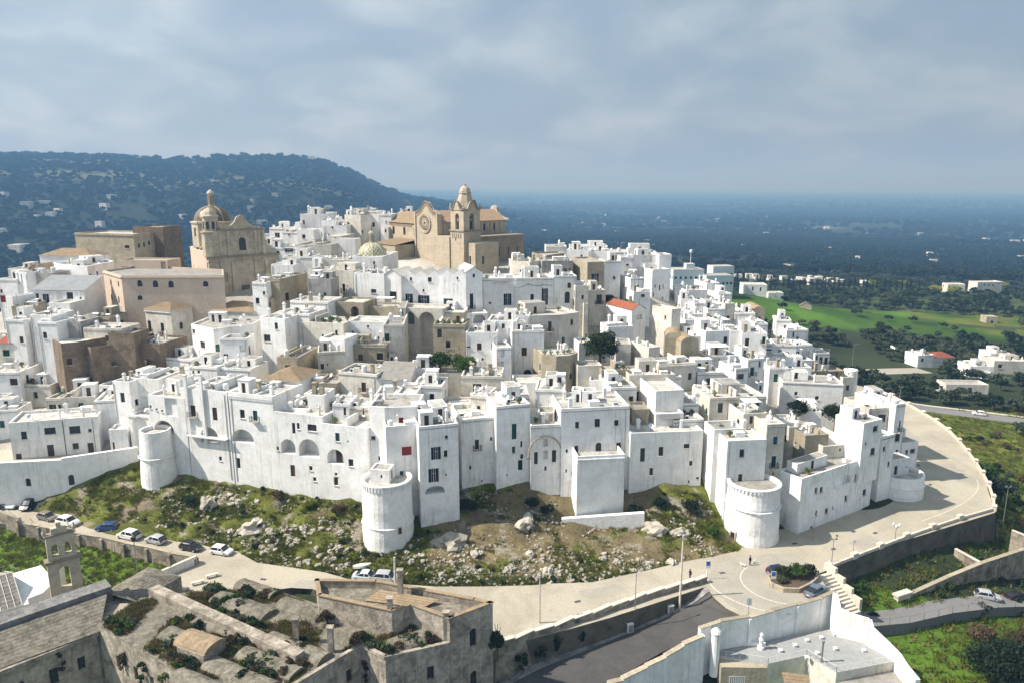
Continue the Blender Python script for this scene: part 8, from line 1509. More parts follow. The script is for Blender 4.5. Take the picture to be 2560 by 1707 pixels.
def proto_col(name,meshes):
 c=bpy.data.collections.new(name)
 for i,me in enumerate(meshes):o=bpy.data.objects.new('%s_%02d'%(name,i),me);c.objects.link(o)
 return c
def scatter(name,pts,sc,rz,col,kind='stuff',label=None):
 me=bpy.data.meshes.new(name);me.from_pydata([tuple(p)for p in pts],[],[])
 for an,ty,val in(('sc','FLOAT',sc),('rz','FLOAT',rz)):a=me.attributes.new(an,ty,'POINT');a.data.foreach_set('value',np.asarray(val,np.float32))
 o=link(name,me);tag(o,label,name.split('_')[-1]if label else None,kind=kind)
 g=bpy.data.node_groups.new(name,'GeometryNodeTree');g.interface.new_socket('Geometry',in_out='INPUT',socket_type='NodeSocketGeometry');g.interface.new_socket('Geometry',in_out='OUTPUT',socket_type='NodeSocketGeometry')
 N=g.nodes;L=g.links;gi=N.new('NodeGroupInput');go=N.new('NodeGroupOutput');ip=N.new('GeometryNodeInstanceOnPoints');ci=N.new('GeometryNodeCollectionInfo');ci.inputs['Collection'].default_value=col;ci.inputs['Separate Children'].default_value=True;ci.inputs['Reset Children'].default_value=True
 rv=N.new('FunctionNodeRandomValue');rv.data_type='INT';rv.inputs[4].default_value=0;rv.inputs[5].default_value=max(0,len(col.objects)-1)
 na=N.new('GeometryNodeInputNamedAttribute');na.data_type='FLOAT';na.inputs[0].default_value='sc';nb=N.new('GeometryNodeInputNamedAttribute');nb.data_type='FLOAT';nb.inputs[0].default_value='rz';cx=N.new('ShaderNodeCombineXYZ');L.new(nb.outputs[0],cx.inputs[2])
 L.new(gi.outputs[0],ip.inputs['Points']);L.new(ci.outputs[0],ip.inputs['Instance']);ip.inputs['Pick Instance'].default_value=True;L.new(rv.outputs[2],ip.inputs['Instance Index']);L.new(na.outputs[0],ip.inputs['Scale']);L.new(cx.outputs[0],ip.inputs['Rotation']);L.new(ip.outputs[0],go.inputs[0])
 md=o.modifiers.new('scatter','NODES');md.node_group=g;return o
def tree_proto(seed,leaf,R=2.6,Hc=3.4,clumps=9,per=26,size=.5,base=1.0):
 rs=np.random.default_rng(seed);mb=MB();crown(mb,clumps,per,R,Hc,base,size,rs,0);mb.tube((0,0,-1.5),(0,0,base+Hc*.4),.22,5,1,.1);return mb.mesh('tree_%d'%seed,[M[leaf],M['trunk']])
olive=proto_col('olive',[tree_proto(20+i,'leaf_olive',2.7,3.2,9,26,.62)for i in range(4)]+[tree_proto(30,'leaf_dark',2.9,4.2,10,26,.65),tree_proto(31,'leaf_dark',2.3,4.6,9,26,.6)])
darkwood=proto_col('darkwood',[tree_proto(40+i,'leaf_wood_shaded',3.4,4.4,11,24,.85)for i in range(3)]+[tree_proto(45,'leaf_dark',3.4,4.0,11,24,.85)])
def scatter_ground(n,r0,r1,a0,a1,mask,seed):
 rs=np.random.default_rng(seed);r=np.sqrt(rs.random(n)*(r1*r1-r0*r0)+r0*r0);a=np.radians(rs.uniform(a0,a1,n));x=r*np.sin(a);y=r*np.cos(a);k=mask(x,y,rs);x,y=x[k],y[k]
 return np.stack([x,y,H(x,y)],-1),rs
ROADLINE=[(118,246),(135,238),(150,231),(172,219),(200,203)]
def droad(x,y):
 d=np.full(np.shape(x),1e9)
 for(ax,ay),(bx,by)in zip(ROADLINE[:-1],ROADLINE[1:]):
  t=np.clip(((x-ax)*(bx-ax)+(y-ay)*(by-ay))/((bx-ax)**2+(by-ay)**2),0,1);d=np.minimum(d,np.hypot(x-ax-t*(bx-ax),y-ay-t*(by-ay)))
 return d
CLEAR=[(125,300,24,14),(166,297,16,12),(172,256,12,10),(212,285,22,14),(115,420,42,26),(170,372,14,12),(262,597,118,17),(240,690,60,40),(150,460,30,16),(236,500,24,14),(225,372,12,10),(135,440,30,14),(300,370,10,10),(420,640,16,14),(505,640,20,14)]
def near_mask(x,y,rs):
 z=H(x,y);dens=vnoise(x,y,55,41)*.6+vnoise(x,y,18,42)*.4
 k=(dens>.36)&~in_field(x,y)&(droad(x,y)>8)&~((x>92)&(x<150)&(y<236))&~((x<122)&(x>-190)&(y<345))&~((y<205))
 k|=in_field(x,y)&(rs.random(len(x))<.035)
 for c in CLEAR:k&=ell(x,y,*c)>1
 return k
p,rs=scatter_ground(17000,215,950,-50,50,near_mask,3);scatter('olive_grove',p,rs.uniform(.7,1.25,len(p)),rs.uniform(0,6.28,len(p)),olive)
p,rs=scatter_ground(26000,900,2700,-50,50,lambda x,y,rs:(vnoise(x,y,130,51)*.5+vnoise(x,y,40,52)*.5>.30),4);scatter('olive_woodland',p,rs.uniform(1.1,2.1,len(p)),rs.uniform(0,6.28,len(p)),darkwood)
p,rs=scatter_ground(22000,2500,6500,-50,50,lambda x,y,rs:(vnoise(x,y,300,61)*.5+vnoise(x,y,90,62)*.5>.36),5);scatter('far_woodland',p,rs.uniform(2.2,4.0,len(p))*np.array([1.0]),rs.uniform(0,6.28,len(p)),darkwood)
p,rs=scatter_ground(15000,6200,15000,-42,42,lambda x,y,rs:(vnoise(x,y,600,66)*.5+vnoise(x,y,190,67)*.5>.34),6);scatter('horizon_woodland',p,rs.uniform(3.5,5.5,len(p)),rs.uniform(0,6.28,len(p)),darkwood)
# grass, weeds and low shrubs
def tuft(seed,leaf,n=26,h=.35,w=.4):
 rs=np.random.default_rng(seed);mb=MB()
 for k in range(n):
  a=rs.uniform(0,6.28);r=w*rs.random()**.5;x,y=r*math.cos(a),r*math.sin(a);b=rs.uniform(0,6.28);hh=h*rs.uniform(.5,1.2);dx,dy=.06*math.cos(b),.06*math.sin(b);mb.poly([(x-dx,y-dy,-.05),(x+dx,y+dy,-.05),(x+dy*2+.1*math.cos(a),y+dx*2+.1*math.sin(a),hh)])
 return mb.mesh('tuft_%d'%seed,M[leaf])
def shrub_mesh(seed,leaf,R=.8,Hc=1.1,clumps=7,per=40,size=.14):
 rs=np.random.default_rng(seed);mb=MB();crown(mb,clumps,per,R,Hc,.0,size,rs,0)
 for k in range(5):a=rs.uniform(0,6.28);mb.tube((0,0,-.1),(R*.5*math.cos(a),R*.5*math.sin(a),Hc*.6),.03,4,1)
 return mb.mesh('shrub_%d'%seed,[M[leaf],M['trunk']])
grassc=proto_col('grass',[tuft(1,'grass'),tuft(2,'grass',30,.45,.5),tuft(3,'grass',22,.3,.35),tuft(4,'dry_grass',24,.35),tuft(6,'grass',30,.4,.5)])
dryc=proto_col('dry',[tuft(11,'dry_grass'),tuft(12,'dry_grass',30,.4,.5),tuft(13,'grass',20,.25,.3)])
shrubc=proto_col('shrub',[shrub_mesh(1,'leaf_green'),shrub_mesh(2,'leaf_dark'),shrub_mesh(3,'leaf_green',.6,.8),shrub_mesh(4,'leaf_brown'),shrub_mesh(5,'leaf_olive')])
def box_pts(n,x0,x1,y0,y1,mask,seed):
 rs=np.random.default_rng(seed);x=rs.uniform(x0,x1,n);y=rs.uniform(y0,y1,n);k=mask(x,y,rs);x,y=x[k],y[k];return np.stack([x,y,H(x,y)],-1),rs
def poly_in(x,y,P):
 c=np.zeros(np.shape(x),bool);n=len(P)
 for i in range(n):
  (x1,y1),(x2,y2)=P[i][:2],P[(i+1)%n][:2];cond=((y1>y)!=(y2>y));t=(x2-x1)*(y-y1)/((y2-y1)if abs(y2-y1)>1e-9 else 1e-9)+x1;c^=cond&(x<t)
 return c
ROADP=FG['road']
WALLF=[(-112,131),(-100,132.6),(-88,134.2),(-76,140.4),(-70,133),(-66,136.2),(-26.5,123.2),(-24.5,114),(-18.6,114),(-17,118.3),(-10.3,118.3),(-10.2,126.8),(8.2,127.2),(8.4,123.2),(17.2,123.6),(17.6,127.8),(35.5,128.2),(38.6,122)]
SLOPE=WALLF+[(39,116.5),(28,112.3),(17,107.9),(6.5,105.8),(-4.5,104.9),(-19,105.8),(-31,109.3),(-43,112.4),(-48,116.6),(-60,120.1),(-68,124.3),(-78,127),(-87,131.6)]
def green_w(x,y):return vnoise(x,y,7,8)*.55+vnoise(x,y,2.3,9)*.45+np.where(x<-14,.16,-.08)+np.where(x>26,.25,0)+np.where((x<-16)&(x>-48),.12,0)+np.where((x>-10)&(y<107.8),.3,0)
p,rs=box_pts(19000,-90,40,104,140,lambda x,y,rs:poly_in(x,y,SLOPE)&(green_w(x,y)>.47),21);scatter('slope_grass',p,rs.uniform(.5,1.3,len(p)),rs.uniform(0,6.28,len(p)),grassc)
p,rs=box_pts(5200,-90,40,104,140,lambda x,y,rs:poly_in(x,y,SLOPE)&(green_w(x,y)<=.5),22);scatter('slope_dry_grass',p,rs.uniform(.4,1.,len(p)),rs.uniform(0,6.28,len(p)),dryc)
p,rs=box_pts(650,-90,40,104,140,lambda x,y,rs:poly_in(x,y,SLOPE)&(green_w(x,y)>.62),23);scatter('slope_weeds',p,rs.uniform(.35,.95,len(p)),rs.uniform(0,6.28,len(p)),shrubc)
p,rs=box_pts(5500,-112,-50,96,127,lambda x,y,rs:~poly_in(x,y,ROADP)&(H(x,y)<-.2)&(y<128.5-.36*(x+98)),24);scatter('garden_grass',p,rs.uniform(.6,1.2,len(p)),rs.uniform(0,6.28,len(p)),grassc)
p,rs=box_pts(15000,55,190,84,236,lambda x,y,rs:~poly_in(x,y,ROADP)&(H(x,y)<-3.4)&(droad(x,y)>4.5),25);scatter('bank_grass',p,rs.uniform(.8,1.9,len(p)),rs.uniform(0,6.28,len(p)),grassc)
p,rs=box_pts(900,56,180,86,232,lambda x,y,rs:~poly_in(x,y,ROADP)&(H(x,y)<-3.4)&(droad(x,y)>6)&(vnoise(x,y,14,71)>.5),26);scatter('bank_shrubs',p,rs.uniform(.8,2.2,len(p)),rs.uniform(0,6.28,len(p)),shrubc)
# weeds on the monastery roofs
mono=[(-54,86.4),(-37.6,76),(-26.8,73.2),(-18.9,82),(-15.4,79.6),(-8.4,82.2),(-13,85),(-26,87),(-27.4,91),(-35,95),(-46,93.8),(-52,92.4)]
p,rs=box_pts(11000,-55,-8,73,96,lambda x,y,rs:poly_in(x,y,mono)&(vnoise(x,y,4.2,81)+.25*vnoise(x,y,1.4,82)>.52),27);p[:,2]=5.45;scatter('roof_weeds',p,rs.uniform(.5,1.3,len(p)),rs.uniform(0,6.28,len(p)),proto_col('weeds',[tuft(14,'grass',24,.35),tuft(15,'dry_grass',26,.35),tuft(16,'dry_grass',24,.3),tuft(17,'leaf_brown',26,.4)]))
p,rs=box_pts(900,-55,-8,73,96,lambda x,y,rs:poly_in(x,y,mono)&(vnoise(x,y,4.2,81)>.52),28);p[:,2]=5.4;scatter('roof_shrubs',p,rs.uniform(.5,1.3,len(p)),rs.uniform(0,6.28,len(p)),shrubc)
# ---- single trees and bushes
def tree(name,label,x,y,z,R,Hc,leaf,trunk=1.6,clumps=22,per=110,size=.2,seed=1,group=None,cat='tree'):
 rs=np.random.default_rng(seed);root=thing(name,label,cat,(x,y,z),0,group);mb=MB();crown(mb,clumps,per,R,Hc,trunk,size,rs);mb.build('crown',M[leaf],root)
 t=MB();gz=ground_z(x,y)-z
 if gz<-.4 and name[:6]in('garden','terrac'):t.tube((0,0,gz-.5),(0,0,0),.16+R*.05,7)
 limb_tree(t,trunk+Hc,.12+R*.05,rs,0,5,R*.5);t.build('trunk',M['trunk'],root);return root
def AT(x,y,dz=0):return(x,y,ground_z(x,y)+dz)
tree('garden_tree','big dark green tree between the white houses right of centre',19.4,157.0,20.6,4.2,9.6,'leaf_dark',2,34,130,.26,1)
tree('garden_tree','left bright green tree in the walled garden at the centre',-15.2,149.4,21.6,2.9,4.6,'leaf_green',2,26,110,.2,2)
tree('garden_tree','right bright green tree in the walled garden at the centre',-10.2,149.0,21.2,2.8,4.4,'leaf_green',2,24,110,.2,3)
tree('garden_tree','left dark tree beside the canvas canopy on the right flank',62.0,152.6,10.0,2.6,5.0,'leaf_dark',2,24,110,.2,4)
tree('garden_tree','right dark tree beside the canvas canopy on the right flank',70.2,151.6,9.2,2.9,5.2,'leaf_dark',2,26,110,.2,5)
tree('garden_bush','dark hanging garden bush below the pergola terrace',25.6,193.0,28.5,2.8,4.2,'leaf_dark',1,24,100,.2,6,cat='bush')
tree('garden_bush','dark green bush right of the dark hanging garden bush',30.2,192.4,27.8,2.4,3.8,'leaf_green',1,22,100,.2,7,cat='bush')
tree('terrace_bush','yellow green vine bush on the centre left terrace',-46.0,173.6,30.0,1.6,2.2,'leaf_green',.4,16,80,.16,8,cat='bush')
tree('terrace_bush','dark flowering bush left of the vine on the centre left terrace',-51.0,169.6,28.6,1.8,1.8,'leaf_dark',.3,16,80,.16,9,cat='bush')
tree('round_tree','large round dark tree at the lower right corner',72.5,94.5,-11,5.0,7.0,'leaf_dark',1.2,60,150,.24,10)
tree('round_tree','brown twiggy tree behind the large round dark tree',79.5,99.0,-11,4.2,5.4,'leaf_brown',1.4,44,130,.22,11)
tree('pale_shrub','pale yellow green shrub before the large round dark tree',64.2,88.6,-10.2,2.2,3.2,'leaf_olive',.3,24,90,.2,12,cat='shrub')
tree('pale_shrub','pale flowering shrub beside the white stepped wall',58.6,93.4,-9.6,1.5,2.2,'leaf_yellow',.3,14,70,.16,13,cat='shrub')
tree('pale_shrub','green shrub at the bottom edge of the lower right garden',61.0,84.6,-10,2.4,3.0,'leaf_green',.3,24,90,.2,14,cat='shrub')
tree('path_tree','bright green tree beside the lower path at the right edge',88.5,108.6,-11,3.0,4.0,'leaf_green',1.4,30,110,.2,15)
tree('path_tree','brown bare shrub by the silver car on the lower path',76.0,105.4,-10.6,2.2,3.0,'leaf_brown',.6,20,80,.18,16,cat='shrub')
tree('wall_bush','brown bush leaning on the bastion wall near the stairway',58.0,111.4,-9,3.4,5.2,'leaf_brown',.5,36,120,.2,17,cat='bush')
tree('bank_tree','dark tree below the outer corner of the bastion',104.0,128.5,-12,4.2,7.0,'leaf_dark',1.5,40,120,.24,18)
tree('bank_tree','brown bare tree outside the ring road bend',109.0,140.0,-11,3.4,6.0,'leaf_brown',1.5,30,100,.22,19)
tree('bank_tree','dark bushy tree under the upper bend of the ring road',112.5,157.0,-10.4,3.4,6.4,'leaf_dark',1.2,34,110,.24,20)
tree('bank_tree','dark shrub tree further along the ring road wall',115.6,168.0,-10,2.8,5.6,'leaf_green',1.0,28,100,.24,29)
tree('ivy_bush','dark ivy clump clinging to the monastery corner',-1.9,85.2,1.2,1.0,5.2,'leaf_dark',.0,26,90,.16,21,cat='ivy')
tree('roof_bush','dark brown bush on the monastery roof edge',-19.4,81.9,5.4,1.1,1.8,'leaf_brown',.2,14,80,.13,22,cat='bush')
tree('roof_bush','dark brown bush against the monastery inner wall',-24.4,86.6,5.4,1.3,1.9,'leaf_brown',.2,16,80,.13,23,cat='bush')
tree('corner_bush','round green bush on the paved corner by the benches',-46.6,102.9,0,1.6,1.3,'leaf_green',.1,20,90,.14,24,cat='bush')
tree('field_bush','dark bush in the walled green garden at the left edge',-89.5,112.0,-3.6,3.0,3.6,'leaf_brown',.4,28,100,.2,25,cat='bush')
for i,(x,y,R,Hh,lf,lb)in enumerate(((42.6,105.0,.9,1.0,'leaf_olive','spiky grey plant at the front of the shrub island'),(43.6,106.8,1.5,2.0,'leaf_dark','dark rounded shrub on the left of the shrub island'),(45.6,106.6,1.5,2.6,'leaf_green','tall bright shrub at the middle of the shrub island'),(47.6,107.2,1.4,1.9,'leaf_dark','dark shrub nearest the stairway on the shrub island'))):
 tree('island_shrub',lb,x,y,.6,R,Hh,lf,.1,18,80,.13,60+i,'shrubs on the stone island','shrub')
SLB=[(-60.8,128.6,'leaf_dark',1.5,'dark shrub at the foot of the left round tower'),(-44.0,127.6,'leaf_brown',1.4,'brown shrub against the long lit wall'),(-37.0,124.6,'leaf_yellow',1.1,'yellow flowering bush under the loggia wall'),(-31.0,122.0,'leaf_brown',1.5,'round brown bush left of the balustraded tower'),(-26.6,112.6,'leaf_yellow',.9,'yellow bush at the left foot of the balustraded tower'),(-8.2,122.6,'leaf_dark',2.0,'dark bush in the shadow right of the blue-windowed block'),(3.6,124.6,'leaf_dark',1.3,'dark bush under the pointed arch wall'),(6.6,123.6,'leaf_dark',1.4,'dark bush left of the box bastion foot'),(22.5,124.6,'leaf_dark',1.5,'dark bush right of the box bastion foot'),(27.5,124.8,'leaf_dark',1.6,'dark green bush under the long white wall'),(32.5,124.0,'leaf_dark',1.8,'dark green bush in the corner by the right tower'),(35.6,119.4,'leaf_green',1.3,'green bush beside the door of the right tower')]
for i,(x,y,lf,R,lb)in enumerate(SLB):tree('slope_bush',lb,x,y,ground_z(x,y)-.1,R,R*1.3,lf,.1,16,80,.16,80+i,'bushes at the foot of the walls','bush')
# cypress row beyond the fields
def cypress_mesh(seed):
 rs=np.random.default_rng(seed);mb=MB()
 for k in range(9):z=.8+k*1.05;r=1.15*math.sin(math.pi*min(1,(k+1.6)/10.5))**.8;leaf_cloud(mb,46,(0,0,z),(r,r,.9),.34,0,.4,rs,.9)
 return mb.mesh('crown',M['leaf_cypress'])
CY=[cypress_mesh(i)for i in range(4)];_tr=MB();_tr.tube((0,0,-1),(0,0,2.5),.25,6,0,.2);CYT=_tr.mesh('trunk',M['trunk'])
rs=np.random.default_rng(90)
ORD='first second third fourth fifth sixth seventh eighth ninth tenth eleventh twelfth thirteenth fourteenth fifteenth sixteenth seventeenth eighteenth nineteenth twentieth'.split();ORD+=['twenty-'+o for o in ORD[:9]]
for i in range(34):
 big=i<5;x=(176+5.2*i if big else 205+(i-5)*4.6)+rs.uniform(-1,1);y=(590 if big else 602)+rs.uniform(-4,4)-.12*i
 o=thing('cypress_tree','%s tall cypress from the left in the dark clump beside the row'%ORD[i]if big else '%s slender cypress from the left in the row beyond the fields'%ORD[i-5],'cypress',(x,y,ground_z(x,y)),rs.uniform(0,6),'tall cypresses at the row end' if big else 'cypresses in a row beyond the fields');s=rs.uniform(1.25,1.5)if big else rs.uniform(.85,1.12);o.scale=(s,s,s);link('crown',CY[i%4],o);link('trunk',CYT,o)
 # yellow flowering trees on the plain
for i,(x,y)in enumerate(((318,640),(352,655),(395,650),(448,662),(500,655),(590,640),(345,590),(360,588))):
 o=tree('yellow_tree','yellow green blossoming tree beyond the cypress row',x,y,ground_z(x,y),5.0,6.0,'leaf_yellow',1.2,14,40,.7,120+i,'yellow blossoming trees on the plain')
 # ---- limestone boulders on the slope
def rock_mesh(seed):
 rs=np.random.default_rng(seed);import bmesh
 bm=bmesh.new();bmesh.ops.create_icosphere(bm,subdivisions=3,radius=1)
 for v in bm.verts:
  d=v.co.normalized();w=d+Vector((seed*7.1,0,0));k=.75+.5*mnoise.noise(w*1.5)+.6*(1-abs(mnoise.noise(w*2.7))*2)*.5+.35*(1-abs(mnoise.noise(w*6.1))*2)*.4;v.co=d*k;v.co.z*=.8
 me=bpy.data.meshes.new('rock');bm.to_mesh(me);bm.free();me.materials.append(M['limestone']);return me
RK=[rock_mesh(i+1)for i in range(8)]
rs=np.random.default_rng(5);cnt=0;pts=[]
CL=[(rs.uniform(-20,33),rs.uniform(106,114))for _ in range(26)]+[(rs.uniform(-47,-24),rs.uniform(109,121))for _ in range(13)]+[(rs.uniform(-64,-45),rs.uniform(118,130))for _ in range(9)]
while cnt<295:
 cx,cy=CL[int(rs.integers(len(CL)))];x,y=cx+rs.normal()*1.5,cy+rs.normal()*.8
 c=vnoise(np.array([x]),np.array([y]),4.0,91)[0];band_=1 if y<113.5+(0 if x>-21 else 9)else .35
 if not poly_in(np.array([x]),np.array([y]),SLOPE)[0]or math.hypot(x+21.5,y-117.6)<5:continue
 s=rs.uniform(.17,.46)*(1.6 if rs.random()<.12 else 1);o=link('boulder',RK[int(rs.integers(8))],None,(x,y,ground_z(x,y)+.1),rs.uniform(0,6.28),(s*rs.uniform(.9,1.5),s,s*rs.uniform(.7,1.3)))
 sz='large' if s>.5 else('middling' if s>.32 else 'small');wh=next(t for lim,t in((-52,'on the grassy slope below the left round tower'),(-38,'on the green slope below the toothed cornice'),(-21,'on the green slope left of the balustraded tower'),(-10,'on the dry slope right of the balustraded tower'),(4,'on the dry slope below the pointed arch wall'),(16,'on the dry slope below the box bastion'),(99,'on the slope near the right round tower'))if x<lim);up='high' if y>112.5+(8 if x<-21 else 0)else 'low by the road';tag(o,'%s boulder %s %s'%(sz,up,wh),'boulder','%s boulders %s %s'%(sz,up,wh));cnt+=1
for i,(x,y,s,lb)in enumerate(((-10.6,115.8,2.3,'big dark crag in the shadow below the blue-windowed block'),(2.6,120.6,1.9,'tall dark crag left of the box bastion foot'),(25.6,120.6,1.9,'grey crag right of the white skirt wall'),(-46.5,121.6,2.0,'ridge of pale crag at the middle of the left slope'),(-57.0,128.0,1.9,'flat pale crag near the left round tower'),(30.0,119.4,1.3,'leaning grey crag at the right end of the slope'))):
 o=link('crag',RK[i],None,(x,y,ground_z(x,y)-.2),i*1.3,(s*1.3,s*.8,s));tag(o,lb,'crag')
p,rs=box_pts(6500,-70,38,104,134,lambda x,y,rs:poly_in(x,y,SLOPE)&(vnoise(x,y,4.0,91)>.42),29);rk=proto_col('stones',RK);scatter('slope_stones',p,rs.uniform(.06,.26,len(p)),rs.uniform(0,6.28,len(p)),rk)
# ivy and caper clumps rooted in the old walls
def ivy(label,x,y,z,w,h,leaf,seed):
 rs=np.random.default_rng(seed);root=thing('wall_ivy',label,'ivy',(x,y,z),0,'ivy clumps on old walls');mb=MB()
 for k in range(9):leaf_cloud(mb,60,(rs.uniform(-w,w)*.7,rs.uniform(-.15,.15),rs.uniform(0,h)),(w*.4,.22,w*.45),.13,0,.3,rs)
 mb.build('leaves',M[leaf],root);t=MB();t.tube((0,.1,-.1),(w*.2,0,h*.8),.04,5);t.build('stem',M['trunk'],root)
for i,(x,y,z,w,h,lb)in enumerate(((1.2,89.6,-3.4,1.1,2.2,'left dark ivy clump low on the retaining wall'),(4.0,91.2,-2.6,.9,2.0,'second dark ivy clump from the left on the retaining wall'),(6.6,92.5,-3.0,.8,2.4,'third dark ivy clump from the left on the retaining wall'),(10.0,94.4,-2.4,.6,1.2,'small ivy clump midway along the retaining wall'),(13.6,96.4,-1.6,.9,.9,'right dark ivy clump high on the retaining wall'))):ivy(lb,x,y,z,w,h,'leaf_dark',200+i)
for i,(x,y,z,w,h,lb)in enumerate(((-50.0,83.0,.6,.7,3.2,'brown creeper beside the monastery court windows'),(-46.0,80.4,1.2,.8,3.0,'dark creeper hanging on the monastery court wall'),(-57.6,82.8,1.4,.5,2.6,'small creeper under the monastery west eaves'),(-23.0,77.6,1.0,.6,3.6,'creeper on the slanting monastery wall'),(-18.4,81.0,.4,.5,4.0,'creeper in the monastery wall corner'),(-42.0,77.8,2.2,.9,2.0,'green creeper trailing from the monastery roof edge'))):ivy(lb,x,y,z,w,h,'leaf_brown' if i in(0,2,4)else 'leaf_green',220+i)
# ---------------------------------------------------------------- vehicles
def paint(name,c):return nmat('paint_'+name,c,rough=.28,rnd=0,spec=.5)
for nm,c in(('white',(.72,.72,.71)),('silver',(.38,.39,.40)),('black',(.015,.015,.017)),('navy',(.012,.02,.06)),('blue',(.015,.05,.16)),('greyblue',(.10,.14,.18)),('bronze',(.20,.17,.14)),('pale',(.52,.58,.62))):paint(nm,c)
nmat('tyre',(.02,.02,.02),rough=.9,rnd=0);nmat('lamp_glass',(.75,.75,.72),rough=.2,rnd=0);nmat('tail_red',(.35,.02,.02),rough=.3,rnd=0);nmat('sign_blue',(.03,.12,.4),rough=.5,rnd=0)
def loft(mb,st,m=0):
 n=len(st[0]);i0=len(mb.v)
 for s in st:mb.v+=s
 for a in range(len(st)-1):
  for k in range(n):k2=(k+1)%n;mb.f.append((i0+a*n+k,i0+a*n+k2,i0+(a+1)*n+k2,i0+(a+1)*n+k));mb.m.append(m)
 mb.f.append(tuple(i0+k for k in range(n))[::-1]);mb.m.append(m);mb.f.append(tuple(i0+(len(st)-1)*n+k for k in range(n)));mb.m.append(m)
CARM={}
def car_meshes(kind):
 if kind in CARM:return CARM[kind]
 L,W,Hh,hood,wind,rear,tail={'hatch':(4.0,1.74,1.46,.86,.95,3.55,3.92),'suv':(4.5,1.86,1.66,1.0,1.05,3.9,4.42),'sedan':(4.5,1.78,1.42,.86,1.15,3.2,3.85),'van':(4.6,1.85,1.95,1.05,.75,4.45,4.56)}[kind]
 def sec(x,zb,zt,w,r=.12):h=w/2;return[(x,-h*.9,zb),(x,h*.9,zb),(x,h,zb+.12),(x,h,zt-r),(x,h*.93,zt-.02),(x,0,zt+.02),(x,-h*.93,zt-.02),(x,-h,zt-r),(x,-h,zb+.12)]
 belt=hood+.04;body=MB();loft(body,[sec(0,.34,.62,W*.80),sec(.12,.26,.72,W*.92),sec(.5,.2,hood-.06,W),sec(wind,.2,hood+.02,W),sec(L*.5,.2,belt,W),sec(L*.8,.2,belt+.02,W),sec(L-.25,.24,belt-.02,W*.96),sec(L,.34,belt-.16,W*.86)])
 def cs(x,z,w):h=w/2;return[(x,-h,belt-.05),(x,h,belt-.05),(x,h*.86,z-.1),(x,h*.74,z),(x,0,z+.03),(x,-h*.74,z),(x,-h*.86,z-.1)]
 gl=MB();loft(gl,[cs(wind,belt+.06,W*.92),cs(wind+.75,Hh-.05,W*.93),cs(wind+1.1,Hh-.03,W*.94),cs(rear-.4,Hh-.05,W*.93),cs(tail,belt+.12,W*.90)])
 rf=MB();q=[cs(wind+.62,Hh-.02,W*.95),cs(wind+1.1,Hh+.02,W*.96),cs(rear-.5,Hh+.01,W*.95),cs(rear-.15,Hh-.06,W*.94)]
 top=[[(x,y,z)for x,y,z in(s[2],s[3],s[4],s[5],s[6])]for s in q]
 for a,b in zip(top[:-1],top[1:]):
  for k in range(4):rf.poly([a[k],b[k],b[k+1],a[k+1]])
 for s in(-1,1):  # roof pillars
  for x0,x1 in((wind+.05,wind+.72),(L*.52,L*.52+.01),(tail-.05,rear-.35)):
   z0=belt-.02;z1=Hh-.06;w=.07;y0,y1=s*W*.465,s*W*.405;rf.poly([(x0-w,y0,z0),(x0+w,y0,z0),(x1+w,y1,z1),(x1-w,y1,z1)][::s])
 wh=MB();t=MB();t.lathe([(.0,-.11),(.2,-.12),(.3,-.1),(.32,-.06),(.32,.06),(.3,.1),(.0,.1)],0,0,14);wh.v=[(x,z,y)for x,y,z in t.v];wh.f=list(t.f);wh.m=list(t.m);rim=MB();t=MB();t.lathe([(.0,-.135),(.12,-.13),(.19,-.118),(.21,-.1)],0,0,10,cap=False);rim.v=[(x,z,y)for x,y,z in t.v];rim.f=list(t.f);rim.m=list(t.m)
 hl=MB();hl.box(-.04,-.2,-.07,.05,.2,.07);ml=MB();ml.box(-.08,-.1,-.07,.08,.1,.07);pl=MB();pl.box(-.012,-.26,-.055,.012,.26,.055)
 CARM[kind]=dict(L=L,W=W,hood=hood,wind=wind,belt=belt,body=body,gl=gl.mesh('windows',M['glass_dark']),rf=rf,wheel=wh.mesh('wheel',M['tyre']),rim=rim.mesh('rim',M['paint_silver']),hl=hl.mesh('headlight',M['lamp_glass']),tl=hl.mesh('tail_light',M['tail_red']),ml=ml,pl=pl.mesh('number_plate',M['white_metal']));return CARM[kind]
def car(label,kind,col,x,y,z,rz,group=None,name='parked_car'):
 c=car_meshes(kind);root=thing(name,label,'car',(x,y,z+.004),rz,group);m=M['paint_'+col];ox=-c['L']/2
 off=link('body',c['body'].mesh('body',m),root,(ox,0,0));link('windows',c['gl'],root,(ox,0,0));link('roof',c['rf'].mesh('roof',m),root,(ox,0,0))
 for sx in(.78,c['L']-.8):
  for s in(-1,1):w=link('wheel',c['wheel'],root,(ox+sx,s*(c['W']/2-.1),.32),math.pi if s>0 else 0);link('rim',c['rim'],w)
 for s in(-1,1):link('headlight',c['hl'],root,(ox+.1,s*c['W']*.32,.62));link('tail_light',c['tl'],root,(ox+c['L']-.06,s*c['W']*.34,.78));link('mirror',c['ml'].mesh('mirror',m),root,(ox+c['wind']+.35,s*(c['W']/2+.1),c['belt']+.1))
 link('number_plate',c['pl'],root,(ox+c['L']+.0,0,.6));link('number_plate',c['pl'],root,(ox-.0,0,.45));return root
CP=FG['car'];R_=math.radians
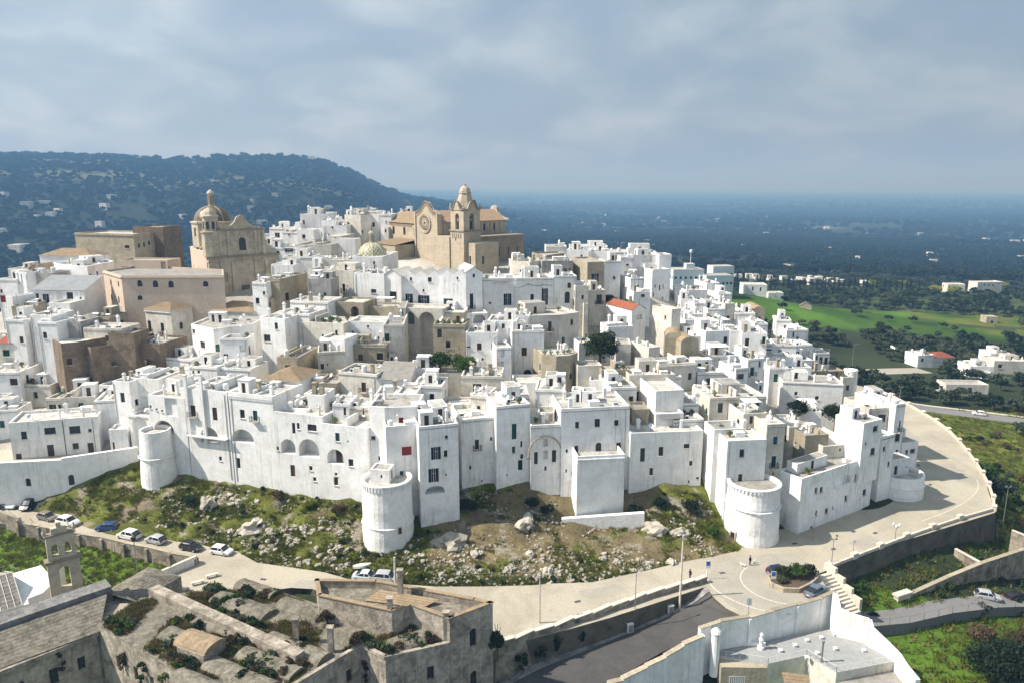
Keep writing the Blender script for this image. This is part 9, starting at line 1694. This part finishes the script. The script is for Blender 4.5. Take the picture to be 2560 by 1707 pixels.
CARS=[('dark car at the very left edge before the white wall','hatch','black',80),('small white car parked nose-out before the white wall','hatch','white',85),('black van parked nose-out before the low white wall','van','black',86),('black car parked aslant at the end of the white wall','hatch','black',30),('bronze hatchback at the head of the parked row','hatch','bronze',158),('white suv behind the bronze hatchback in the parked row','suv','white',162),('blue hatchback parked against the rocky slope','hatch','blue',0),('white estate suv with dark sunroof in the parked row','suv','white',-20),('silver hatchback between the white estate and black car','hatch','silver',-22),('black hatchback in the parked row before the last white car','hatch','black',162),('white hatchback last in the parked row towards the bend','hatch','white',164),('pale blue car half hidden behind the monastery parapet','sedan','pale',172),('silver estate car half hidden behind the monastery chimney','suv','silver',172),('navy blue car on the square beside the shrub island','hatch','navy',195),('grey blue sedan parked below the shrub island','sedan','greyblue',218),('silver hatchback parked on the lower path','hatch','silver',160),('dark car at the right edge of the lower path','sedan','black',195),('white car driving on the asphalt road beyond the green bank','hatch','white',-28)]
for(lb,k,c,a),(x,y,z)in zip(CARS,CP):
 if z<-5:z=max(ground_z(x,y+q)for q in(-1.5,0,1.5))+(.17 if y<200 else .14)
 car(lb,k,c,x,y+.5,z,R_(a),'cars parked along the road' if 'row' in lb else None)
 # ---------------------------------------------------------------- poles, lamps, signs, cables
def pole(name,label,cat,p,h,r,kind,rz=0.):
 x,y,z=p;root=thing(name,label,cat,(x,y,z),rz);m=MB();m.tube((0,0,-.3),(0,0,h),r,8,0,r*.65);m.build('post',M['grey_metal']if kind!='concrete' else M['coping'],root)
 def head(nm,mb,mat):mb.build(nm,M[mat],root)
 if kind=='arm':a=MB();pts=[(0,0,h),(.15,0,h+.5),(.6,0,h+.8),(1.3,0,h+.85)];[a.tube(u,v,r*.5,6)for u,v in zip(pts[:-1],pts[1:])];head('arm',a,'grey_metal');l=MB();l.box(1.2,-.13,h+.74,1.9,.13,h+.9);head('lamp_head',l,'grey_metal')
 elif kind=='flood':
  a=MB();a.tube((-.5,0,h-.1),(.5,0,h-.1),.035,5);head('crossbar',a,'grey_metal')
  for s in(-.4,.4):l=MB();l.box(s-.15,-.14,h-.05,s+.15,.08,h+.2);head('floodlight',l,'grey_metal')
 elif kind=='ornate':
  a=MB();[a.tube((0,0,h-.4),(.55*math.cos(t),.55*math.sin(t),h-.1),.035,5)for t in(0,2.09,4.19)];head('bracket',a,'iron')
  for t in(0,2.09,4.19):l=MB();l.lathe([(.08,h-.1),(.2,h+.05),(.22,h+.35),(.05,h+.55)],.55*math.cos(t),.55*math.sin(t),8);head('lantern',l,'lamp_glass')
 elif kind=='sign':l=MB();l.box(-.4,-.05,h-1.3,.4,-.02,h+.02);head('sign_plate',l,'white_metal');q=MB();q.box(-.3,-.06,h-.8,.3,-.052,h-.1);head('sign_panel',q,'sign_blue')
 elif kind=='plate':l=MB();l.box(-.4,.03,h-1.1,.4,.06,h+.05);head('sign_plate',l,'white_metal')
 elif kind=='disc':l=MB();t=MB();t.lathe([(.02,0),(.33,0),(.33,.03),(.02,.03)],0,0,16);l.v=[(a,-.06-c,b+h-.3)for a,b,c in t.v];l.f=list(t.f);l.m=list(t.m);head('sign_plate',l,'white_metal')
 elif kind=='lantern':l=MB();l.box(-.25,-.25,h,.25,.25,h+.45);l.box(-.32,-.32,h+.45,.32,.32,h+.55);head('lamp_head',l,'iron')
 elif kind=='concrete':a=MB();a.box(-.5,-.05,h-.5,.5,.05,h-.4);head('crossarm',a,'grey_metal')
 return root
PP=FG['pole']
def fix(i,z=None,dx=0,dy=0):x,y,zz=PP[i];return(x+dx,y+dy,zz if z is None else z)
pole('lamp_post','grey lamp post standing in the walled green garden','lamp post',(-60.9,108.4,-1.5),7.6,.11,'lantern')
pole('utility_pole','wooden utility pole on the pale road behind the retaining wall','pole',fix(1),7.6,.14,'concrete',.4)
pole('utility_pole','tall grey mast at the foot of the retaining wall near the square','pole',(25.9,101.9,-2.3),12.6,.19,'concrete',.3)
pole('street_lamp','slender street lamp with curved arm below the retaining wall','street lamp',(18.4,98.6,-3.1),9.2,.08,'arm',.2)
pole('floodlight_mast','floodlight mast at the head of the stairway','lamp post',fix(4),4.6,.07,'flood')
pole('round_sign','round traffic sign standing by the ring road entrance','sign',fix(5),2.9,.05,'disc')
pole('street_lantern','ornate three-armed lantern on the bastion parapet','lantern',(68.0,119.6,0),3.0,.07,'ornate')
pole('wall_lamp','thin curved lamp before the white corner block','street lamp',fix(7),4.0,.06,'arm',1.2)
pole('floodlight_mast','floodlight mast at the outer corner of the bastion','lamp post',(95.6,131.8,-3),8.2,.08,'flood')
pole('route_sign','blue and white route sign at the end of the retaining wall','sign',fix(9),3.2,.05,'sign')
pole('back_sign','white sign plate seen from behind at the asphalt edge','sign',(34.9,97.2,0),2.6,.05,'plate')
pole('info_sign','white notice sign in front of the shrub island','sign',(41.0,104.4,0),2.9,.05,'sign')
pole('roof_mast','square stone mast rising from the monastery parapet','pole',(-15.9,90.6,8.2),4.6,.2,'concrete')
pole('bank_lamp','street lamp on the green bank beside the asphalt road','street lamp',(121.0,224.0,-9),7.0,.09,'arm',3.0)
pole('bank_lamp','floodlight pole on the ring road parapet at far right','lamp post',(113.0,205.0,0),4.6,.08,'flood')
pole('field_lamp','tall white lamp pole beside the red-roofed villa','lamp post',(137.5,287.0,-11),9.5,.12,'arm')
pole('field_lamp','tall white lamp pole beside the stone farmhouse','lamp post',(194.5,262.0,-12),9.0,.12,'arm')
def cable(label,a,b,sag,r=.02):
 mb=MB();n=16;P=[Vector(a).lerp(Vector(b),i/n)-Vector((0,0,sag*4*(i/n)*(1-i/n)))for i in range(n+1)]
 for u,v in zip(P[:-1],P[1:]):mb.tube(u,v,r,4)
 o=mb.build('overhead_cable',M['grey_metal']);tag(o,label,'cable')
cable('overhead cable from the wooden pole to the monastery mast',(PP[1][0],PP[1][1],7.3),(-15.9,90.6,12.4),.5);cable('overhead cable from the wooden pole to the tall grey mast',(PP[1][0],PP[1][1],7.3),(25.9,101.9,9.8),.5)
cable('white cable crossing the parked cars at the left edge',(-104.5,128,13.0),(-66.0,106.0,-1.0),.4,.04)
# boat on the slope
_b=thing('rowing_boat','small upturned pale boat lying on the slope beside the tower','boat',(-24.8,110.6,ground_z(-24.8,110.6)+.1),.3);_m=MB();st=[]
for i in range(9):t=i/8;w=.62*math.sin(math.pi*(.12+.8*t));st.append([(-1.5+3*t,-w,0),(-1.5+3*t,-w*.8,.35),(-1.5+3*t,0,.5),(-1.5+3*t,w*.8,.35),(-1.5+3*t,w,0)])
loft(_m,st);_m.build('hull',M['canvas'],_b)
# ---------------------------------------------------------------- people and dogs
def skin_body(name,verts,edges,radii,sub=2):
 me=bpy.data.meshes.new(name);me.from_pydata(verts,edges,[]);o=bpy.data.objects.new(name,me);COL.objects.link(o)
 md=o.modifiers.new('skin','SKIN');md.use_smooth_shade=True
 for i,r in enumerate(radii):sv=me.skin_vertices[0].data[i];sv.radius=r if isinstance(r,tuple)else(r,r);sv.use_root=(i==0)
 s=o.modifiers.new('sub','SUBSURF');s.levels=sub;s.render_levels=sub
 dg=bpy.context.evaluated_depsgraph_get();ev=o.evaluated_get(dg);nm=bpy.data.meshes.new_from_object(ev);bpy.data.objects.remove(o);return nm
def person(label,x,y,rz,z=0.,lean=0.):
 root=thing('person',label,'person',(x,y,z),rz)
 V=[(0,0,.95),(0,.01,1.2),(0,.0,1.42),(0,.02,1.52),(0,.03,1.6),(0,.04,1.72)];E=[(0,1),(1,2),(2,3),(3,4),(4,5)];Rr=[(.16,.11),(.16,.11),(.18,.1),(.06,.06),(.085,.1),(.07,.085)]
 def chain(start,pts,rad):
  p=start
  for q,r in zip(pts,rad):V.append(q);Rr.append(r);E.append((p,len(V)-1));p=len(V)-1
  return p
 for s in(-1,1):
  chain(0,[(s*.1,0,.86),(s*.11,.02*s,.5),(s*.115,.03*s,.1),(s*.12,-.13+.02*s,.04)],[.095,.068,.05,.045])
  w=chain(2,[(s*.2,0,1.4),(s*.25,.02,1.14),(s*.25,-.06,.9),(s*.25,-.08,.84)],[.06,.05,.036,.03])
  for k in range(4):chain(w,[(s*(.235+.008*k),-.105+.022*k,.80),(s*(.232+.008*k),-.11+.022*k,.75+.008*abs(k-1.5))],[.010,.009])
  chain(w,[(s*.225,-.115,.835),(s*.215,-.135,.80)],[.011,.010])
 me=skin_body('body',V,E,Rr);me.materials.clear()
 for nm in('dark_cloth','skin'):me.materials.append(M[nm])
 for p in me.polygons:p.material_index=1 if(p.center.z>1.5 or(abs(p.center.x)>.2 and p.center.z<.88))else 0
 link('body',me,root);hr=MB();hr.lathe([(.105,1.64),(.108,1.7),(.09,1.77),(.05,1.81),(.01,1.82)],0,.05,10);hr.build('hair',M['dark_cloth'],root,smooth=True)
 ns=MB();ns.lathe([(.018,1.60),(.014,1.63),(.005,1.66)],0,-.075,6);ns.build('nose',M['skin'],root)
 return root
person('person in dark clothes standing on the square with two white dogs',*FG['person'][0][:2],.6)
person('person in dark clothes behind the parapet at the end of the retaining wall',FG['person'][1][0],FG['person'][1][1]+.8,2.2)
def dog(label,x,y,rz,s=1.):
 root=thing('dog',label,'dog',(x,y,.01),rz,'white dogs beside the person');root.scale=(s,s,s)
 V=[(0,0,.34),(.2,0,.35),(.3,0,.42),(.38,0,.5),(.5,0,.47),(-.2,0,.35),(-.27,0,.37),(-.42,0,.5)];E=[(0,1),(1,2),(2,3),(3,4),(0,5),(5,6),(6,7)];Rr=[.1,.115,.075,.075,.04,.1,.06,.02]
 for sx,knee in((.2,-.03),(-.22,.06)):
  for s_ in(-1,1):
   p=1 if sx>0 else 5
   for q,r in(((sx,s_*.07,.24),.05),((sx+knee,s_*.075,.13),.032),((sx-(.04 if sx<0 else 0),s_*.075,.02),.026),((sx+.05,s_*.075,.01),.026)):V.append(q);Rr.append(r);E.append((p,len(V)-1));p=len(V)-1
 for s_ in(-1,1):V.append((.36,s_*.07,.585));Rr.append(.022);E.append((3,len(V)-1))
 me=skin_body('body',V,E,Rr);me.materials.clear();me.materials.append(M['white_fur']);link('body',me,root)
dog('small white dog nearer the camera beside the standing person',*FG['dog'][0][:2],2.6,1.15);dog('small white dog behind the standing person',*FG['dog'][1][:2],.4,1.05)
# ---------------------------------------------------------------- far buildings, roads and the small white houses of the plain
def block(root,P,z0,z1,mat,win=None,roof='roof_lime',name='wall'):
 mb=MB();n=len(P);made=[]
 for i in range(n):
  a,b=P[i],P[(i+1)%n];L,u=seg(a,b);hs=[]
  if win and i in win:
   cols,rows,w,h=win[i]
   for r in range(rows):
    for c in range(cols):hs.append((L*(c+.5)/cols,z0+(z1-z0)*(r+.3)/rows,w,h,.25,0,False))
  wall_edge(mb,a,b,z0,z1,hs)
  for s,zb,w,h,*_ in hs:made.append((a[0]+u[0]*s-u[1]*.24,a[1]+u[1]*s+u[0]*.24,zb,w,h,math.atan2(u[1],u[0])))
 mb.build(name,M[mat],root);r=MB();r.poly([(*p,z1)for p in P]);r.build('roof',M[roof],root)
 for x,y,zb,w,h,a in made:link('window',window_mesh(w,h,'d'),root,(x,y,zb),a)
def hospital():
 x,y=92,416;z=ground_z(x,y);root=thing('pale_blue_building','large pale blue modern building below the right end of the ridge','building',(x,y,0))
 block(root,rect(frame((0,0),4),0,0,18,12),z-4,14.5,'hospital_wall',{0:(6,3,1.3,1.4),3:(4,3,1.3,1.4)});block(root,rect(frame((18,-4),8),0,0,16,11),z-6,11.5,'hospital_wall',{0:(7,3,1.3,1.4),1:(4,3,1.3,1.5),3:(4,3,1.3,1.5)});block(root,rect(frame((26,12),8),0,0,13,9),z-4,15.0,'hospital_wall',{0:(4,3,1.3,1.4)})
 block(root,rect(frame((8,3),4),0,0,5,5),14.5,17.5,'hospital_wall',None,'roof_lime','stair_tower');t=MB();t.tube((11,6,16.5),(11,6,23.5),.15,6);t.lathe([(.2,23.5),(.9,23.8),(.9,25),(.2,25.4)],11,6,10);t.build('water_tower',M['white_metal'],root)
hospital()
def pave(name,pts,w,mat,lift=.1,step=None):
 L_,R2=[],[]
 for i,(x,y)in enumerate(pts):
  a=pts[max(0,i-1)];b=pts[min(len(pts)-1,i+1)];L,u=seg(a,b);n_=(-u[1],u[0]);L_.append((x+n_[0]*w/2,y+n_[1]*w/2));R2.append((x-n_[0]*w/2,y-n_[1]*w/2))
 za=[max(ground_z(*p),ground_z(*q),ground_z(*r))+lift for p,q,r in zip(L_,R2,pts)];mb=MB()
 for i in range(len(pts)-1):mb.prism([R2[i],R2[i+1],L_[i+1],L_[i]],[za[i]-1.5,za[i+1]-1.5,za[i+1]-1.5,za[i]-1.5],[za[i],za[i+1],za[i+1],za[i]])
 return tag(mb.build(name,M[mat]),kind='structure')
def dense(pts,n=8):return[tuple(a[k]+(b[k]-a[k])*i/n for k in(0,1))for a,b in zip(pts[:-1],pts[1:])for i in range(n)]+[pts[-1]]
pave('asphalt_road_far',dense(ROADLINE),6.5,'asphalt_far',.12);pave('road_verge',dense([(x+2.4,y+4.4)for x,y in ROADLINE]),1.0,'coping',.28)
pave('dirt_track',dense([(392,1105),(388,1000),(400,900),(420,820),(432,790)],5),9,'paving',.6);pave('gravel_yard',dense([(112,268),(140,285),(170,292)],5),9,'dry_ground' if 'dry_ground' in M else 'paving_square',.2)
rs=np.random.default_rng(77)
def small_house(label,group,x,y,w,d,h,mat='far_house',rz=0.):
 z=ground_z(x,y);root=thing('far_house',label,'house',(x,y,z),rz,group);block(root,[(-w/2,-d/2),(w/2,-d/2),(w/2,d/2),(-w/2,d/2)],-2,h,mat,{0:(max(1,int(w/4)),max(1,int(h/3.4)),1.1,1.4)});return root
for i in range(40):  # cemetery tombs behind the cypress row
 x,y=198+rs.uniform(0,112),655+rs.uniform(-22,40);root=thing('tomb_chapel','little pale tomb chapel in the cemetery behind the cypresses','tomb',(x,y,ground_z(x,y)),rs.uniform(-.2,.2),'tomb chapels in the cemetery');w,h=rs.uniform(3,6.5),rs.uniform(3.4,6.5);block(root,[(-w/2,-2.5),(w/2,-2.5),(w/2,2.5),(-w/2,2.5)],-2,h,'plaster_cream')
for i in range(64):
 if i<30:a,r=math.radians(rs.uniform(2,36)),rs.uniform(1300,4200);lb,g='tiny white farmhouse far out on the hazy plain','farmhouses on the plain'
 else:a,r=math.radians(rs.choice([-33.5,-31.5,-29.0,-27.5,-23.5,-19.0,-15.0])+rs.normal()*.8),rs.uniform(1050,1700);lb,g='small white house scattered on the wooded hillside','houses on the wooded hillside'
 s=1.0 if i>=30 else r/2000;small_house(lb,g,r*math.sin(a),r*math.cos(a),rs.uniform(9,20)*s,rs.uniform(8,12)*s,rs.uniform(5,9)*s**.6+3,rz=rs.uniform(-.3,.3))
small_house('white mast house on the top of the far hill',None,-690,2560,34,14,18)
for i,(u_,r,w,h)in enumerate(((-33.0,760,16,8),(-32.6,700,14,7),(-34.4,640,18,6))):
 a=math.radians(u_);small_house(('upper white villa in the woods behind the left edge','lower white villa in the woods behind the left edge','low villa nearest the town behind the left edge')[i],None,r*math.sin(a),r*math.cos(a),w,10,h)
 # ---------------------------------------------------------------- haze: the air between the town and the hills
hz=MB();hz.box(-30000,-300,-175,30000,45000,330);ho=hz.build('haze',[]);tag(ho,kind='stuff');hm=bpy.data.materials.new('haze');hm.use_nodes=True;nt=hm.node_tree
for n_ in list(nt.nodes):
 if n_.type=='BSDF_PRINCIPLED':nt.nodes.remove(n_)
pv=nt.nodes.new('ShaderNodeVolumePrincipled');pv.inputs['Color'].default_value=(.18,.39,.70,1);pv.inputs['Absorption Color'].default_value=(.62,.42,.15,1);pv.inputs['Density'].default_value=.0003;pv.inputs['Anisotropy'].default_value=.1
nt.links.new(pv.outputs[0],nt.nodes['Material Output'].inputs['Volume']);ho.data.materials.clear();ho.data.materials.append(hm)
